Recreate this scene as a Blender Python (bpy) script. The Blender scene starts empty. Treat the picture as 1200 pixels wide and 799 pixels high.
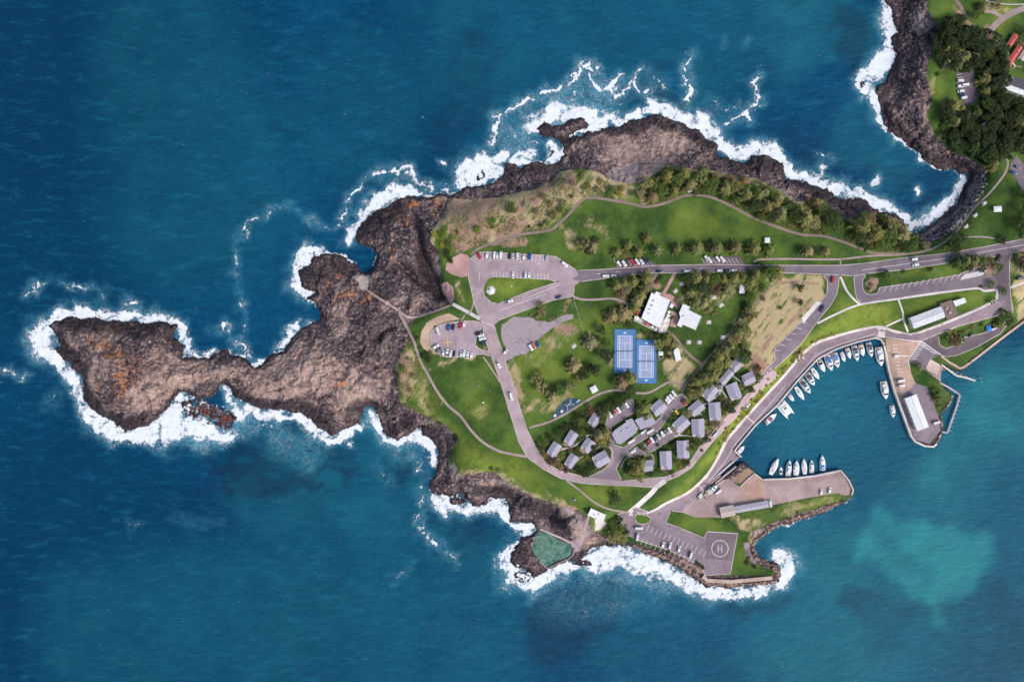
import bpy, math, random
import numpy as np
from mathutils import Vector, Matrix
from mathutils.geometry import delaunay_2d_cdt
R = math.radians
random.seed(7)
scene = bpy.context.scene
COL = scene.collection
S = 2.0 / 3.0            # metres on the water per map unit
H = 622.0                # height of the camera above the water
CX, CY = 600.0, 399.5

# ------------------------------------------------------------------ numpy helpers
X0, Y0, X1, Y1 = -60, -80, 1320, 880
GW, GH = X1 - X0 + 1, Y1 - Y0 + 1

_yy, _xx = np.mgrid[0:GH, 0:GW].astype(np.float32)
def vnoise(cell, seed, cx=None):
    cx = cx or cell
    rng = np.random.default_rng(seed)
    th = rng.random() * 1.2 + .2
    u = (_xx * math.cos(th) + _yy * math.sin(th)) / cx; v = (-_xx * math.sin(th) + _yy * math.cos(th)) / cell
    u -= u.min(); v -= v.min()
    g = rng.random((int(v.max()) + 3, int(u.max()) + 3)).astype(np.float32)
    ui = u.astype(np.int32); vi = v.astype(np.int32)
    fx = u - ui; fy = v - vi
    fx = fx * fx * fx * (fx * (6 * fx - 15) + 10); fy = fy * fy * fy * (fy * (6 * fy - 15) + 10)
    n = g.shape[1]; g = g.ravel(); k = vi * n + ui
    a = g[k]; a += (g[k + 1] - a) * fx
    c = g[k + n]; c += (g[k + n + 1] - c) * fx
    return a + (c - a) * fy

def fbm(cell, seed, octs=4, gain=.5):
    s = 0; a = 1; t = 0
    for k in range(octs):
        s = s + a * vnoise(max(cell / 2 ** k, 1.3) * (1 + .07 * k), seed + 31 * k); t += a; a *= gain
    return s / t

def ridged(cell, seed, octs=4, gain=.55):
    s = 0; a = 1; t = 0
    for k in range(octs):
        s = s + a * (1 - np.abs(2 * vnoise(max(cell / 2 ** k, 1.4) * (1 + .05 * k), seed + 17 * k) - 1)); t += a; a *= gain
    return s / t

def boxb(a, r):
    r = int(r)
    for ax in (0, 1):
        p = np.pad(a, [(r + 1, r) if i == ax else (0, 0) for i in (0, 1)], mode='edge')
        c = np.cumsum(p, axis=ax)
        n = a.shape[ax]
        a = (np.take(c, range(2 * r + 1, 2 * r + 1 + n), ax) - np.take(c, range(0, n), ax)) / (2 * r + 1)
    return a

def blur(a, r):
    return boxb(boxb(a, r), r)

def rast(poly):
    m = np.zeros((GH, GW), bool)
    P = [(x - X0, y - Y0) for x, y in poly]
    n = len(P)
    xs = np.arange(GW)
    for j in range(max(0, int(min(p[1] for p in P))), min(GH, int(max(p[1] for p in P)) + 2)):
        cr = []
        for k in range(n):
            (ax, ay), (bx, by) = P[k], P[(k + 1) % n]
            if (ay <= j) != (by <= j):
                cr.append(ax + (j - ay) / (by - ay) * (bx - ax))
        cr.sort()
        for a, b in zip(cr[::2], cr[1::2]):
            m[j, max(0, math.ceil(a)):max(0, min(GW, math.floor(b) + 1))] = True
    return m

def pm(poly, r=2, v=1.0):
    a = rast(poly).astype(float)
    return (blur(a, r) if r else a) * v

def seg_window(ax, ay, bx, by, rad):
    i0 = max(0, int(min(ax, bx) - rad - X0)); i1 = min(GW, int(max(ax, bx) + rad - X0) + 2)
    j0 = max(0, int(min(ay, by) - rad - Y0)); j1 = min(GH, int(max(ay, by) + rad - Y0) + 2)
    if i1 <= i0 or j1 <= j0: return None
    x = np.arange(i0, i1)[None] + X0 - ax; y = np.arange(j0, j1)[:, None] + Y0 - ay
    dx, dy = bx - ax, by - ay; L = dx * dx + dy * dy
    t = np.clip((x * dx + y * dy) / L, 0, 1) if L > 0 else np.zeros(np.broadcast(x, y).shape)
    return (slice(j0, j1), slice(i0, i1)), np.hypot(x - t * dx, y - t * dy), t

def stroke(m, pts, v=1.0, soft=1.5):
    """pts: (x, y, halfwidth); paints v*clamp(soft - d/hw)"""
    if len(pts) == 1: pts = [pts[0], (pts[0][0] + .01, pts[0][1], pts[0][2])]
    for a, b in zip(pts, pts[1:]):
        rad = max(a[2], b[2]) * soft + 1
        w = seg_window(a[0], a[1], b[0], b[1], rad)
        if w is None: continue
        sl, d, t = w
        hw = a[2] + (b[2] - a[2]) * t
        m[sl] = np.maximum(m[sl], v * np.clip(soft - d / hw, 0, 1))

def sdist(polys, inside, rad=48):
    d = np.full((GH, GW), float(rad))
    for poly in polys:
        for a, b in zip(poly, poly[1:] + poly[:1]):
            w = seg_window(a[0], a[1], b[0], b[1], rad)
            if w is None: continue
            d[w[0]] = np.minimum(d[w[0]], w[1])
    return np.where(inside, d, -d)

def sst(a, b, x):
    t = np.clip((x - a) / (b - a), 0, 1); return t * t * (3 - 2 * t)

# ------------------------------------------------------------------ the coast
COAST = [(55,380),(67,374.7),(79,371),(105,372.8),(126,376),(147,376.8),(168,378.6),(184,378.6),(207,381),(203,393),(214,406),(215,418),
(230,418),(249,417.5),(252.5,413),(268,411.4),(282,418.6),(297.6,430),(305.5,425),(320,413),(331,410.8),(338,400),(351.6,385),(363,380),
(376,378),(378,369),(370,355),(360,348),(369,343),(354,334),(349.4,318),(363,312),(363,304),(374,299),(392,298),(402,301),(412,308),(423,318),
(433,318),(440,310),(440,298),(433,290),(420,288),(416,280),(417,268),(426,260),(444,246),(460,238),(472,232),(489,229),(504,229),(528,227),
(540,222),(556,218),(580,214),(588,204),(592,194),(604,193),(610,198),(626,188),(642,194),(652,189),(662,182),(660,172),(654,163),(638,160),
(628,152),(638,143),(648,148),(660,146),(670,137),(684,140),(688,146),(678,152),(668,160),(680,159),(692,156),(712,150),(726,149),(738,143),
(750,140),(762,134),(778,136),(790,142),(806,148),(820,152),(828,164),(842,170),(840,181),(856,186),(874,191),(881,183),(896,181),(907,186),
(919,192),(920,211),(934.5,210),(949,217),(975,223.6),(979,229),(992,235),(1007,231),(1019,240.6),(1034,248),(1051,249),(1060,258),(1062,268),
(1066,274),(1080,272),(1094,262),(1112,246),(1124,230),(1132,216),(1138,204),(1124,202),(1108,198),(1088,192),(1080,180),(1064,171),
(1048,160),(1034,145),(1030,125.5),(1025,106),(1030,98),(1037,95.7),(1045,78.7),(1051,66),(1045,47),(1053,38),(1045,23),(1045,12),(1038,0),
(1030,-40),(1020,-140),(1400,-140),(1400,300),(1290,320),(1198,380),(1168,402),(1140,423),(1126,435),(1118,433),(1111,430),(1105,427),(1111,437),(1102,448),
(1106,454),(1112,459),(1117,464),(1112,474),(1103,484),(1103,492),(1105,508),(1102,514),(1098,520),(1094,524.5),(1084,523),(1072,518),(1068,512),
(1058,486),(1048,458),(1041,432),(1038,412),(1035,401),(1027,396),(1004,401.5),(981.6,409),(959,420.5),(934,447.6),(912,474.6),(885,499),
(862,526),(860,529),(867,535),(852,548),(840,560),(836,564),(838,567),(846,562),(860,549),(866,542),(872,541),(885,553),(895,561.5),(926,560.5),(955.7,557),
(986,550.5),(996,562.8),(1001,574),(999,581),(987,589),(967,600),(946.7,606.7),(924,612),(906,620),(892.6,628),(883.6,637),(882.5,646),
(888,655),(901.6,660),(911.8,660),(914,672),(912,679),(901.6,683),(856.6,687),(829.5,686.7),(814,678),(796,665),(780,656),(747,643),(730,638),
(709,639),(696,642),(683,655),(670.6,655),(651.5,661),(634.5,672),(626,678),(611,672),(598,658),(601,643),(612,630),(624,627),(630,621),
(621.7,613),(598,611),(596,597),(592,585),(577,585),(570,591),(556,592),(546,584),(538,583),(528,580),(508,578),(504,570),(509,558),(512,542),(513,528),(506,516),(496,506),(492,502),
(478,509),(466,515),(454,508),(443,490),(438,476),(426,476),(422,497),(397,506),(390,514),(378,506),(363,490),(347,483),(329,482),(315.6,479),
(288.6,472),(275,465),(263,446),(255,455),(246,466),(228,464),(210,458),(194,480),(171,500),(147,506),(136,496),(113,482),(97,469),(97,443),(76,422),(64,409),
(71,406),(64,392)]
REEFS = [[(212,470),(235,470),(262,477),(278,488),(272,499),(262,504),(250,497),(235,492),(218,487)],
         [(530,580),(543,579),(546,588),(538,591),(530,589)],
         [(561,203),(566,199),(569,207),(563,212),(558,210)],
         [(640,181),(648,176),(652,182),(646,186)],
         [(606,662),(618,668),(624,680),(612,684),(604,676)],
         [(672,655),(690,657),(700,663),(686,664),(672,660)],
         [(1007,98),(1011,95),(1013,100),(1009,103)]]
LOW = [(1036,383),(1080,384),(1124,392),(1210,350),(1210,420),(1130,450),(1125,530),(1060,540),(1030,430),(1020,405),(960,425),(880,505),(870,530),(1010,540),(1010,590),
       (915,640),(890,700),(780,670),(700,650),(700,612),(740,598),(780,585),(815,570),(838,540),(848,512),(870,485),(905,450),(935,412),(985,388)]
QUAY = [(1022,388),(1068,398),(1100,425),(1190,360),(1205,385),(1125,440),(1118,470),(1110,515),(1085,530),(1066,520),(1030,410),(985,415),(962,426),(890,506),
        (875,535),(890,548),(990,542),(1006,575),(990,584),(925,572),(830,575),(850,512),(930,430),(1000,390)]
POOL = [(634.5,622),(671,641),(667.5,652),(652,656),(640,665),(632,655),(622,644),(628,629)]
SOIL = [(480,383),(484,398),(474,408),(463,430),(466,444),(470,472),(486,480),(496,486),(520,496),(538,512),(528,530),(528,544),(540,557),(560,554),(576,552),
(592,562),(600,568),(613,577),(634.5,585),(653.6,591),(662,599),(675,597),(688,604),(694,620),(709,628),(724,631),(734,634),(780,645),(802,654),(827,665),(826,675),(905,675),
(912,667),(897,665),(875,657),(874,646),(881,635),(884,621),(906,612),(938,601),(967,592),(987,585),(1004,590),(1004,540),(880,545),(840,575),(864,530),(860,524),
(1034,388),(1042,440),(1060,488),(1074,514),(1092,520),(1100,500),(1100,484),(1112,470),(1116,462),(1100,440),(1116,440),(1140,419),(1168,398),(1200,372),(1290,310),(1400,300),
(1400,-140),(1085,-140),(1088,-20),(1088,12),(1100,30),(1093,60),(1086,80),(1087,96),(1092,119),(1086,136),(1096,158),(1116,178),(1138,186),(1160,202),(1152,218),(1144,238),(1124,262),(1100,282),
(1080,284),(1062,276),(1056,266),(1041,255),(1013,247),(1000,262),(988,257),(964,234),(934.5,237),(913,223),(888,210),(860,206),(840,201),(800,197),(780,195),
(766,205),(752,214),(734,216),(710,208),(696,200),(680,198),(656,201),(646,213),(628,222),(606,226),(580,232),(550,235),(528,232),(520,254),(508,268),
(504,282),(514,292),(518,320),(516,334),(528,352),(515,362),(498,370),(486,374)]

yy, xx = np.mgrid[Y0:Y1 + 1, X0:X1 + 1].astype(float)
inside = rast(COAST)
for r_ in REEFS: inside |= rast(r_)
sd = sdist([COAST] + REEFS, inside)
quay = np.clip(pm(QUAY, 3) * 1.6, 0, 1)
amp = (1 - quay)
sdn = sd + amp * ((fbm(11, 11, 5, .62) - .5) * 9.5 + (ridged(5, 12, 3) - .5) * 3)
land_s = blur(inside.astype(float), 26)
soil = np.clip(pm(SOIL, 1) + (fbm(7, 21, 4) - .5) * .9 * (blur(rast(SOIL).astype(float), 3) > .03) * (blur(rast(SOIL).astype(float), 3) < .97) * (1 - quay), 0, 1)
soil *= sst(-.5, 1.5, sdn)
rock = 1 - blur(soil, 2)
low = pm(LOW, 7)
reefm = np.zeros_like(sd)
for r_ in REEFS: reefm = np.maximum(reefm, pm(r_, 2))
reefm = np.clip(reefm * 1.5, 0, 1); reefm *= (pm([(200,460),(290,460),(290,515),(200,515)], 2) > .2) | True
d0 = np.clip(sdn, 0, 48)
high = 1.0 * np.clip(d0 / 2.5, 0, 1) + 9.5 * (1 - np.exp(-d0 / 22)) + 6 * sst(.75, 1, land_s)
relief = (fbm(34, 41, 5, .55) - .5) * 9 - (ridged(30, 42, 5, .6) ** 3 - .25) * 5.5 + (ridged(9, 45, 3) - .6) * 2.0
_r = (fbm(20, 46, 3) - .5) * 24; _ri = np.clip((_yy + _r).round().astype(int), 0, GH - 1); _rj = np.clip((_xx + _r[::-1]).round().astype(int), 0, GW - 1)
relief = relief[_ri, _rj] + (fbm(3, 47, 2) - .5) * .8
z_rock = high * .85 + relief * np.clip(d0 / 7, 0, 1) * 1.0
_w = z_rock + (fbm(16, 48, 3) - .5) * 3
_t = _w / 1.9; _fr = _t - np.floor(_t)
z_rock = z_rock + ((np.floor(_t) + sst(.5, 1, _fr)) * 1.9 - _w) * .75
# shelves of the lower platforms by the water
shelf = .5 + .9 * np.clip(d0 / 6, 0, 1) + (ridged(7, 43, 4) - .5) * 2.2
shm = np.zeros_like(sd)
for s_ in ([(700,160,16),(742,172,20),(800,168,14)], [(600,630,18),(620,655,14),(640,605,12)], [(1040,20,14),(1040,110,10)], [(560,588,8),(580,570,6)], [(652,150,14),(625,205,12)]):
    stroke(shm, s_, 1, 1.8)
shm = np.maximum(blur(shm, 3) * .75, reefm)
z_rock = z_rock * (1 - shm) + shelf * shm
z_soil = high
z = z_rock * rock + z_soil * (1 - rock)
z = blur(z, 2) * (1 - rock) + z * rock
gul = np.zeros_like(sd)
for s_ in ([(478,248,2),(489,262,3),(491,290,4),(497,315,6),(504,330,8),(512,345,5),(526,350,2)], [(463,305,1.5),(478,318,2),(492,330,3)], [(652,200,2.5),(645,215,1.5)], [(196,470,1),(204,456,2)]):
    stroke(gul, s_, 1, 1.8)
gul = blur(gul, 2)
z = z - gul * 11 * np.clip(d0 / 8, 0, 1)
zl = 2.6 - 1.0 * (1 - np.clip(sd / 1.2, 0, 1)) * quay + (1 - quay) * ((ridged(4, 51, 3) - .5) * 1.2 * rock) - (1 - quay) * 1.8 * (1 - np.clip(sdn / 5, 0, 1))
z = z * (1 - low) + zl * low
under = -.25 - np.clip(-sdn, 0, 9) * .45
z = np.where(sdn > 0, np.maximum(z, .15 + .25 * np.clip(sdn, 0, 3) * (1 - quay) - 0.2 * quay), under)
z = z * (1 - reefm) + reefm * np.where(sdn > -1, (ridged(5, 44, 4) - .62) * 4.4 + .18, under)
# beach in the bay: a gentle slope
bch = np.zeros_like(sd)
stroke(bch, [(1072,276,7),(1092,268,8),(1112,252,8),(1130,232,8),(1140,212,7)], 1, 1.7)
z = np.where(sdn > 0, z * (1 - bch) + (.15 + .09 * np.clip(sdn, 0, 30) + (ridged(4, 52, 3) - .5) * .8 * sst(4, 14, sdn)) * bch, z)
prim = np.zeros_like(sd)
stroke(prim, [(628,618,4),(640,621,4),(655,628,4.5),(670,636,6),(678,642,6),(672,652,5),(655,660,4),(642,666,4),(630,655,3)], 1, 1.8)
prim = blur(prim, 1) * (sdn > 0); z = z * (1 - prim) + prim * np.minimum(z, .75)
pool = pm(POOL, 1)
z = z * (1 - pool) - 1.2 * pool
lag = pm([(636,605),(646,603),(648,616),(642,622),(634,620)], 1)
z = z * (1 - lag) + .25 * lag
# hollow for the boat ramp
ramp = rast([(1092,421),(1105,429),(1112,438),(1103,449),(1086,435)])
z = np.where(ramp, 0.9 - 1.5 * np.clip(((np.arange(GW)[None] + X0) - 1094) * .055 + ((np.arange(GH)[:, None] + Y0) - 428) * .03, -.6, 1.2), z)
ZT = z.copy()

def zs(x, y):
    i = min(max(x - X0, 0), GW - 1.001); j = min(max(y - Y0, 0), GH - 1.001)
    a, b = int(i), int(j); f, g = i - a, j - b
    return float((ZT[b, a] * (1 - f) + ZT[b, a + 1] * f) * (1 - g) + (ZT[b + 1, a] * (1 - f) + ZT[b + 1, a + 1] * f) * g)

def P(x, y, z=None, dz=0.0):
    """where map position x, y lies in the world at height z"""
    if z is None: z = zs(x, y)
    z += dz
    k = S * (H - z) / H
    return Vector(((x - CX) * k, (CY - y) * k, z))

# ------------------------------------------------------------------ object helpers
def tag(o, label=None, cat=None, group=None, kind=None):
    if label: o['label'] = label
    if cat: o['category'] = cat
    if group: o['group'] = group
    if kind: o['kind'] = kind
    return o

def link(o, parent=None):
    COL.objects.link(o)
    if parent is not None: o.parent = parent
    return o

def empty(name, loc=(0, 0, 0), rz=0.0):
    o = bpy.data.objects.new(name, None); COL.objects.link(o)
    o.location = loc; o.rotation_euler = (0, 0, rz); o.empty_display_size = .5
    return o

class MB:
    def __init__(s): s.v = []; s.f = []; s.sm = []
    def add(s, v, f, smooth=False):
        n = len(s.v); s.v += [tuple(p) for p in v]
        for q in f: s.f.append(tuple(i + n for i in q)); s.sm.append(smooth)
        return s
    def box(s, x0, x1, y0, y1, z0, z1, M=None):
        v = [Vector((x, y, z)) for z in (z0, z1) for x, y in ((x0, y0), (x1, y0), (x1, y1), (x0, y1))]
        if M is not None: v = [M @ p for p in v]
        return s.add(v, [(3, 2, 1, 0), (4, 5, 6, 7), (0, 1, 5, 4), (1, 2, 6, 5), (2, 3, 7, 6), (3, 0, 4, 7)])
    def prism(s, poly, z0, z1, inset=0):
        n = len(poly)
        cx = sum(p[0] for p in poly) / n; cy = sum(p[1] for p in poly) / n
        top = [(cx + (p[0] - cx) * (1 - inset), cy + (p[1] - cy) * (1 - inset), z1) for p in poly]
        return s.add([(p[0], p[1], z0) for p in poly] + top,
                     [tuple(range(n))[::-1], tuple(range(n, 2 * n))] + [(i, (i + 1) % n, n + (i + 1) % n, n + i) for i in range(n)])
    def cyl(s, a, b, r0, r1=None, n=8, smooth=True):
        a = Vector(a); b = Vector(b); r1 = r0 if r1 is None else r1
        d = (b - a).normalized(); u = d.orthogonal().normalized(); w = d.cross(u)
        ring = lambda c, r: [c + (u * math.cos(2 * math.pi * i / n) + w * math.sin(2 * math.pi * i / n)) * r for i in range(n)]
        return s.add(ring(a, r0) + ring(b, r1), [tuple(range(n))[::-1], tuple(range(n, 2 * n))] + [(i, (i + 1) % n, n + (i + 1) % n, n + i) for i in range(n)], smooth)
    def loft(s, secs, smooth=True, caps=True):
        n = len(secs[0]); v = [p for q in secs for p in q]; f = []
        for k in range(len(secs) - 1):
            for i in range(n):
                f.append((k * n + i, k * n + (i + 1) % n, (k + 1) * n + (i + 1) % n, (k + 1) * n + i))
        s.add(v, f, smooth)
        if caps:
            m = len(s.v) - len(v); L = len(secs) - 1
            s.f += [tuple(m + i for i in range(n))[::-1], tuple(m + L * n + i for i in range(n))]; s.sm += [False, False]
        return s
    def mesh(s, name, mat):
        me = bpy.data.meshes.new(name); me.from_pydata(s.v, [], s.f)
        me.polygons.foreach_set('use_smooth', s.sm)
        if mat: me.materials.append(mat)
        me.update(); return me
    def build(s, name, mat, parent=None):
        return link(bpy.data.objects.new(name, s.mesh(name, mat)), parent)

def np_mesh(name, verts, faces, mats, smooth=True):
    me = bpy.data.meshes.new(name)
    nf, k = faces.shape
    me.vertices.add(len(verts)); me.vertices.foreach_set('co', verts.astype(np.float32).ravel())
    me.loops.add(nf * k); me.loops.foreach_set('vertex_index', faces.astype(np.int32).ravel())
    me.polygons.add(nf); me.polygons.foreach_set('loop_start', np.arange(0, nf * k, k, dtype=np.int32))
    try: me.polygons.foreach_set('loop_total', np.full(nf, k, dtype=np.int32))
    except Exception: pass
    me.polygons.foreach_set('use_smooth', np.full(nf, smooth))
    for m in mats: me.materials.append(m)
    me.update(calc_edges=True)
    return me

# ------------------------------------------------------------------ materials
def srgb(r, g, b, k=1.0):
    f = lambda c: (c / 255 / 12.92 if c <= 10 else ((c / 255 + .055) / 1.055) ** 2.4) * k
    return (f(r), f(g), f(b), 1)

class NT:
    def __init__(s, name):
        s.m = bpy.data.materials.new(name); s.m.use_nodes = True
        s.t = s.m.node_tree; s.n = s.t.nodes; s.b = s.n['Principled BSDF']
    def new(s, t, **k):
        n = s.n.new(t)
        for a, b in k.items(): setattr(n, a, b)
        return n
    def L(s, a, b): s.t.links.new(a, b); return s
    def val(s, x, sock):
        if isinstance(x, (int, float)): sock.default_value = x
        elif isinstance(x, tuple): sock.default_value = x
        else: s.t.links.new(x, sock)
    def math(s, op, a, b=0.0, c=0.0, clamp=False):
        n = s.new('ShaderNodeMath', operation=op, use_clamp=clamp)
        s.val(a, n.inputs[0]); s.val(b, n.inputs[1]); s.val(c, n.inputs[2]); return n.outputs[0]
    def mix(s, f, a, b, mode='MIX'):
        n = s.new('ShaderNodeMix', data_type='RGBA', blend_type=mode)
        s.val(f, n.inputs[0]); s.val(a, n.inputs[6]); s.val(b, n.inputs[7]); return n.outputs[2]
    def noise(s, scale, detail=4, rough=.6, vec=None, dist=0.0, dim='3D'):
        n = s.new('ShaderNodeTexNoise'); n.inputs['Scale'].default_value = scale; n.inputs['Detail'].default_value = detail
        n.inputs['Roughness'].default_value = rough; n.inputs['Distortion'].default_value = dist
        s.L(vec if vec is not None else s.pos(), n.inputs['Vector']); return n.outputs['Fac']
    def vor(s, scale, feat='F1', vec=None):
        n = s.new('ShaderNodeTexVoronoi', feature=feat); n.inputs['Scale'].default_value = scale
        s.L(vec if vec is not None else s.pos(), n.inputs['Vector']); return n.outputs['Distance']
    def pos(s):
        if not hasattr(s, '_p'): s._p = s.new('ShaderNodeNewGeometry').outputs['Position']
        return s._p
    def obj(s):
        if not hasattr(s, '_o'): s._o = s.new('ShaderNodeTexCoord').outputs['Object']
        return s._o
    def step(s, a, b, x):
        n = s.new('ShaderNodeMapRange', interpolation_type='SMOOTHSTEP', clamp=True)
        s.val(x, n.inputs[0]); s.val(a, n.inputs[1]); s.val(b, n.inputs[2]); return n.outputs[0]
    def attr(s, name):
        n = s.new('ShaderNodeAttribute', attribute_name=name)
        sp = s.new('ShaderNodeSeparateColor'); s.L(n.outputs['Color'], sp.inputs[0])
        return sp.outputs[0], sp.outputs[1], sp.outputs[2], n.outputs['Alpha']
    def bump(s, h, strength=.5, dist=1.0):
        n = s.new('ShaderNodeBump'); n.inputs['Strength'].default_value = strength; n.inputs['Distance'].default_value = dist
        s.L(h, n.inputs['Height']); s.L(n.outputs[0], s.b.inputs['Normal'])
    def fin(s, col=None, rough=None, spec=None, metal=None):
        if col is not None: s.val(col, s.b.inputs['Base Color'])
        if rough is not None: s.val(rough, s.b.inputs['Roughness'])
        if spec is not None: s.val(spec, s.b.inputs['Specular IOR Level'])
        if metal is not None: s.val(metal, s.b.inputs['Metallic'])
        return s.m

_simple = {}
def mat(name, col, rough=.6, var=.12, scale=.8, metal=0.0, spec=.4, space='obj'):
    if name in _simple: return _simple[name]
    t = NT(name)
    v = t.obj() if space == 'obj' else t.pos()
    n = t.noise(scale, 4, .65, v)
    dark = tuple(c * (1 - 1.6 * var) for c in col[:3]) + (1,); lite = tuple(min(1, c * (1 + 1.2 * var)) for c in col[:3]) + (1,)
    _simple[name] = t.fin(t.mix(t.step(.3, .7, n), dark, lite), rough, spec, metal)
    return _simple[name]

def tint_mat(name, rough=.35, var=.08, scale=1.0, spec=.5, metal=0.0, coat=0.0):
    """paint whose colour is the object's own colour"""
    t = NT(name)
    oi = t.new('ShaderNodeObjectInfo')
    n = t.step(.3, .7, t.noise(scale, 3, .6, t.obj()))
    c = t.mix(t.math('MULTIPLY', n, var), oi.outputs['Color'], (0.02, .02, .02, 1))
    t.b.inputs['Coat Weight'].default_value = coat
    return t.fin(c, rough, spec, metal)

# ------------------------------------------------------------------ ground cover masks
wx_ = (fbm(22, 171, 4) - .5) * 26; wy_ = (fbm(22, 172, 4) - .5) * 26
wi = np.clip((_yy + wy_).round().astype(int), 0, GH - 1); wj = np.clip((_xx + wx_).round().astype(int), 0, GW - 1)
wi2 = np.clip((_yy + wy_ * .35).round().astype(int), 0, GH - 1); wj2 = np.clip((_xx + wx_ * .35).round().astype(int), 0, GW - 1)
def paint(shapes, r=2):
    m = np.zeros((GH, GW))
    for sh in shapes:
        v = sh[0]
        if sh[1] == 'p': m = np.maximum(m, pm(sh[2], sh[3] if len(sh) > 3 else r, v))
        else: stroke(m, sh[2], v, sh[3] if len(sh) > 3 else 1.6)
    return m
nz1 = fbm(10, 61, 4); nz2 = fbm(26, 62, 4); nz3 = fbm(4, 63, 3)
dry = paint([(.42,'s',[(564,482,11)],1.5),
 (.95,'p',[(968,322),(966,345),(945,375),(915,405),(905,425),(893,440),(880,436),(868,426),(880,410),(862,402),(868,385),(880,372),(885,352),(892,338),(900,324)],4),
 (.7,'p',[(848,400),(860,372),(880,368),(868,402),(850,425)],4), (.75,'p',[(780,404),(798,400),(822,430),(800,458),(780,448),(776,424)],4),
 (.6,'p',[(745,386),(775,390),(772,400),(748,398)],2),
 (.75,'p',[(530,240),(600,235),(640,215),(700,205),(740,216),(750,236),(690,230),(664,250),(640,268),(560,290),(528,300),(522,262)],5),
 (.8,'p',[(1186,330),(1220,330),(1210,372),(1190,376)],2), (.5,'p',[(1184,296),(1220,286),(1220,330),(1186,330)],3),
 (.42,'s',[(655,262,9),(668,285,8)]), (.35,'s',[(690,262,12),(705,275,8)]),
 (.55,'s',[(544,560,7),(580,558,6),(610,575,6),(640,588,6),(668,598,5)]), (.45,'s',[(500,430,5),(492,455,6),(500,478,6),(520,494,5)]),
 (.8,'s',[(478,415,9),(476,440,9),(478,462,8)]), (.55,'s',[(515,425,4),(545,420,3),(570,418,4)]),
 (.6,'s',[(870,612,6),(888,618,10),(885,635,6)]), (.4,'s',[(920,600,8),(950,592,6),(975,585,6)]), (.35,'s',[(850,606,5),(870,608,5)]),
 (.5,'s',[(606,440,6),(612,470,8),(640,480,7),(660,462,6)]), (.35,'s',[(625,420,14),(650,400,10)]), (.4,'s',[(655,385,10),(668,392,8)]),
 (.4,'s',[(690,395,6),(715,420,6),(712,440,5)]), (.5,'s',[(755,396,4),(770,395,4)]),
 (.6,'s',[(536,333,5),(538,345,4)]), (.85,'s',[(505,285,5),(508,270,5),(524,256,5),(532,236,5),(560,236,5),(600,230,5),(630,224,5),(650,204,5),(680,200,4),(700,204,5),(735,219,4),(752,217,4)]),(.6,'s',[(766,207,4),(800,200,4),(850,205,4),(888,212,4),(930,240,4),(962,238,4)]),(.55,'p',[(640,575),(668,588),(660,596),(636,584)],3),
 (.2,'s',[(1000,262,6)]), (.6,'s',[(884,560,3)]), (.5,'s',[(1150,330,3)]), (.5,'s',[(1090,90,6),(1092,110,4)]), (.4,'s',[(1096,165,4),(1110,180,4)]),
 (.5,'s',[(1160,10,8),(1185,12,6)]), (.4,'s',[(1175,150,9),(1190,165,8)]),
 (.6,'s',[(700,616,4),(714,620,3)]), (.5,'s',[(596,420,5),(604,455,5),(612,486,4)]),
 (.45,'s',[(830,350,12),(850,345,8),(870,344,8)]), (.55,'s',[(848,425,12),(830,440,8)]),
 ])
dry = blur(np.clip(dry * .35 + dry[wi, wj] * .75, 0, 1), 1); dry = np.clip(dry * (.35 + 1.3 * nz1), 0, 1)
dirt = paint([(.6,'s',[(525,246,9),(545,240,9),(575,240,8),(610,245,8),(640,222,8),(670,208,6)],1.7),(.6,'s',[(470,420,8),(474,445,8)],1.7),
 (.85,'p',[(528,236),(555,232),(570,250),(575,285),(556,292),(530,300),(524,270)],5), (.8,'s',[(600,268,9),(590,278,8),(612,262,6)],2),
 (.85,'s',[(755,232,3),(753,238,4)]), (.75,'s',[(592,285,5),(612,284,6)]),
 (.5,'s',[(640,372,3),(655,375,5),(664,356,4),(668,350,3)]), (.6,'s',[(660,385,8),(672,388,5)],2), (.7,'s',[(605,446,2.5),(610,458,2.5),(612,464,1.5)]),
 (.8,'s',[(886,436,6),(896,430,5),(885,422,5)],2), (.7,'s',[(880,352,2),(905,334,2),(925,329,2),(960,332,2)]), (.8,'s',[(915,390,2),(948,355,2)]),(.7,'s',[(893,415,2),(905,396,2),(870,430,2),(868,418,2)]),
 (.9,'s',[(668,602,7),(682,615,6),(676,640,3)],2), (.5,'s',[(690,496,2),(704,560,2)]),
 (.95,'p',[(1012,334),(1018,326),(1030,326),(1028,336),(1020,343),(1014,340)],1), (.95,'p',[(1128,326),(1140,310),(1152,308),(1153,318),(1150,322)],1),(.9,'p',[(1150,304),(1162,303),(1168,318),(1156,323)],2),
 (.9,'p',[(866,541),(884,554),(880,562),(866,566),(852,562)],1), (.9,'s',[(1180,55,3),(1160,42,4),(1155,30,3)]), (.7,'s',[(1135,30,5),(1128,15,4),(1120,5,4)]),
 (.6,'s',[(727,353,6),(735,348,6)]), (.8,'s',[(765,330,5),(770,333,5)]), (.7,'s',[(1196,340,4)]), (.6,'s',[(1126,120,3),(1142,125,3)]),(.5,'s',[(1165,165,6)]),
 (.5,'s',[(660,534,3),(650,545,3),(640,532,3),(634,520,3)],2), (.5,'s',[(700,480,5),(690,477,4)]),(.7,'s',[(1170,182,5)]), (.55,'s',[(850,470,4),(866,470,4),(838,500,4),(815,518,4)],2)
 ])
dirt = blur(np.clip(dirt * .3 + dirt[wi2, wj2] * .7, 0, 1), 1); dirt = np.clip(dirt * (.3 + 1.3 * nz1), 0, 1)
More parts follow.
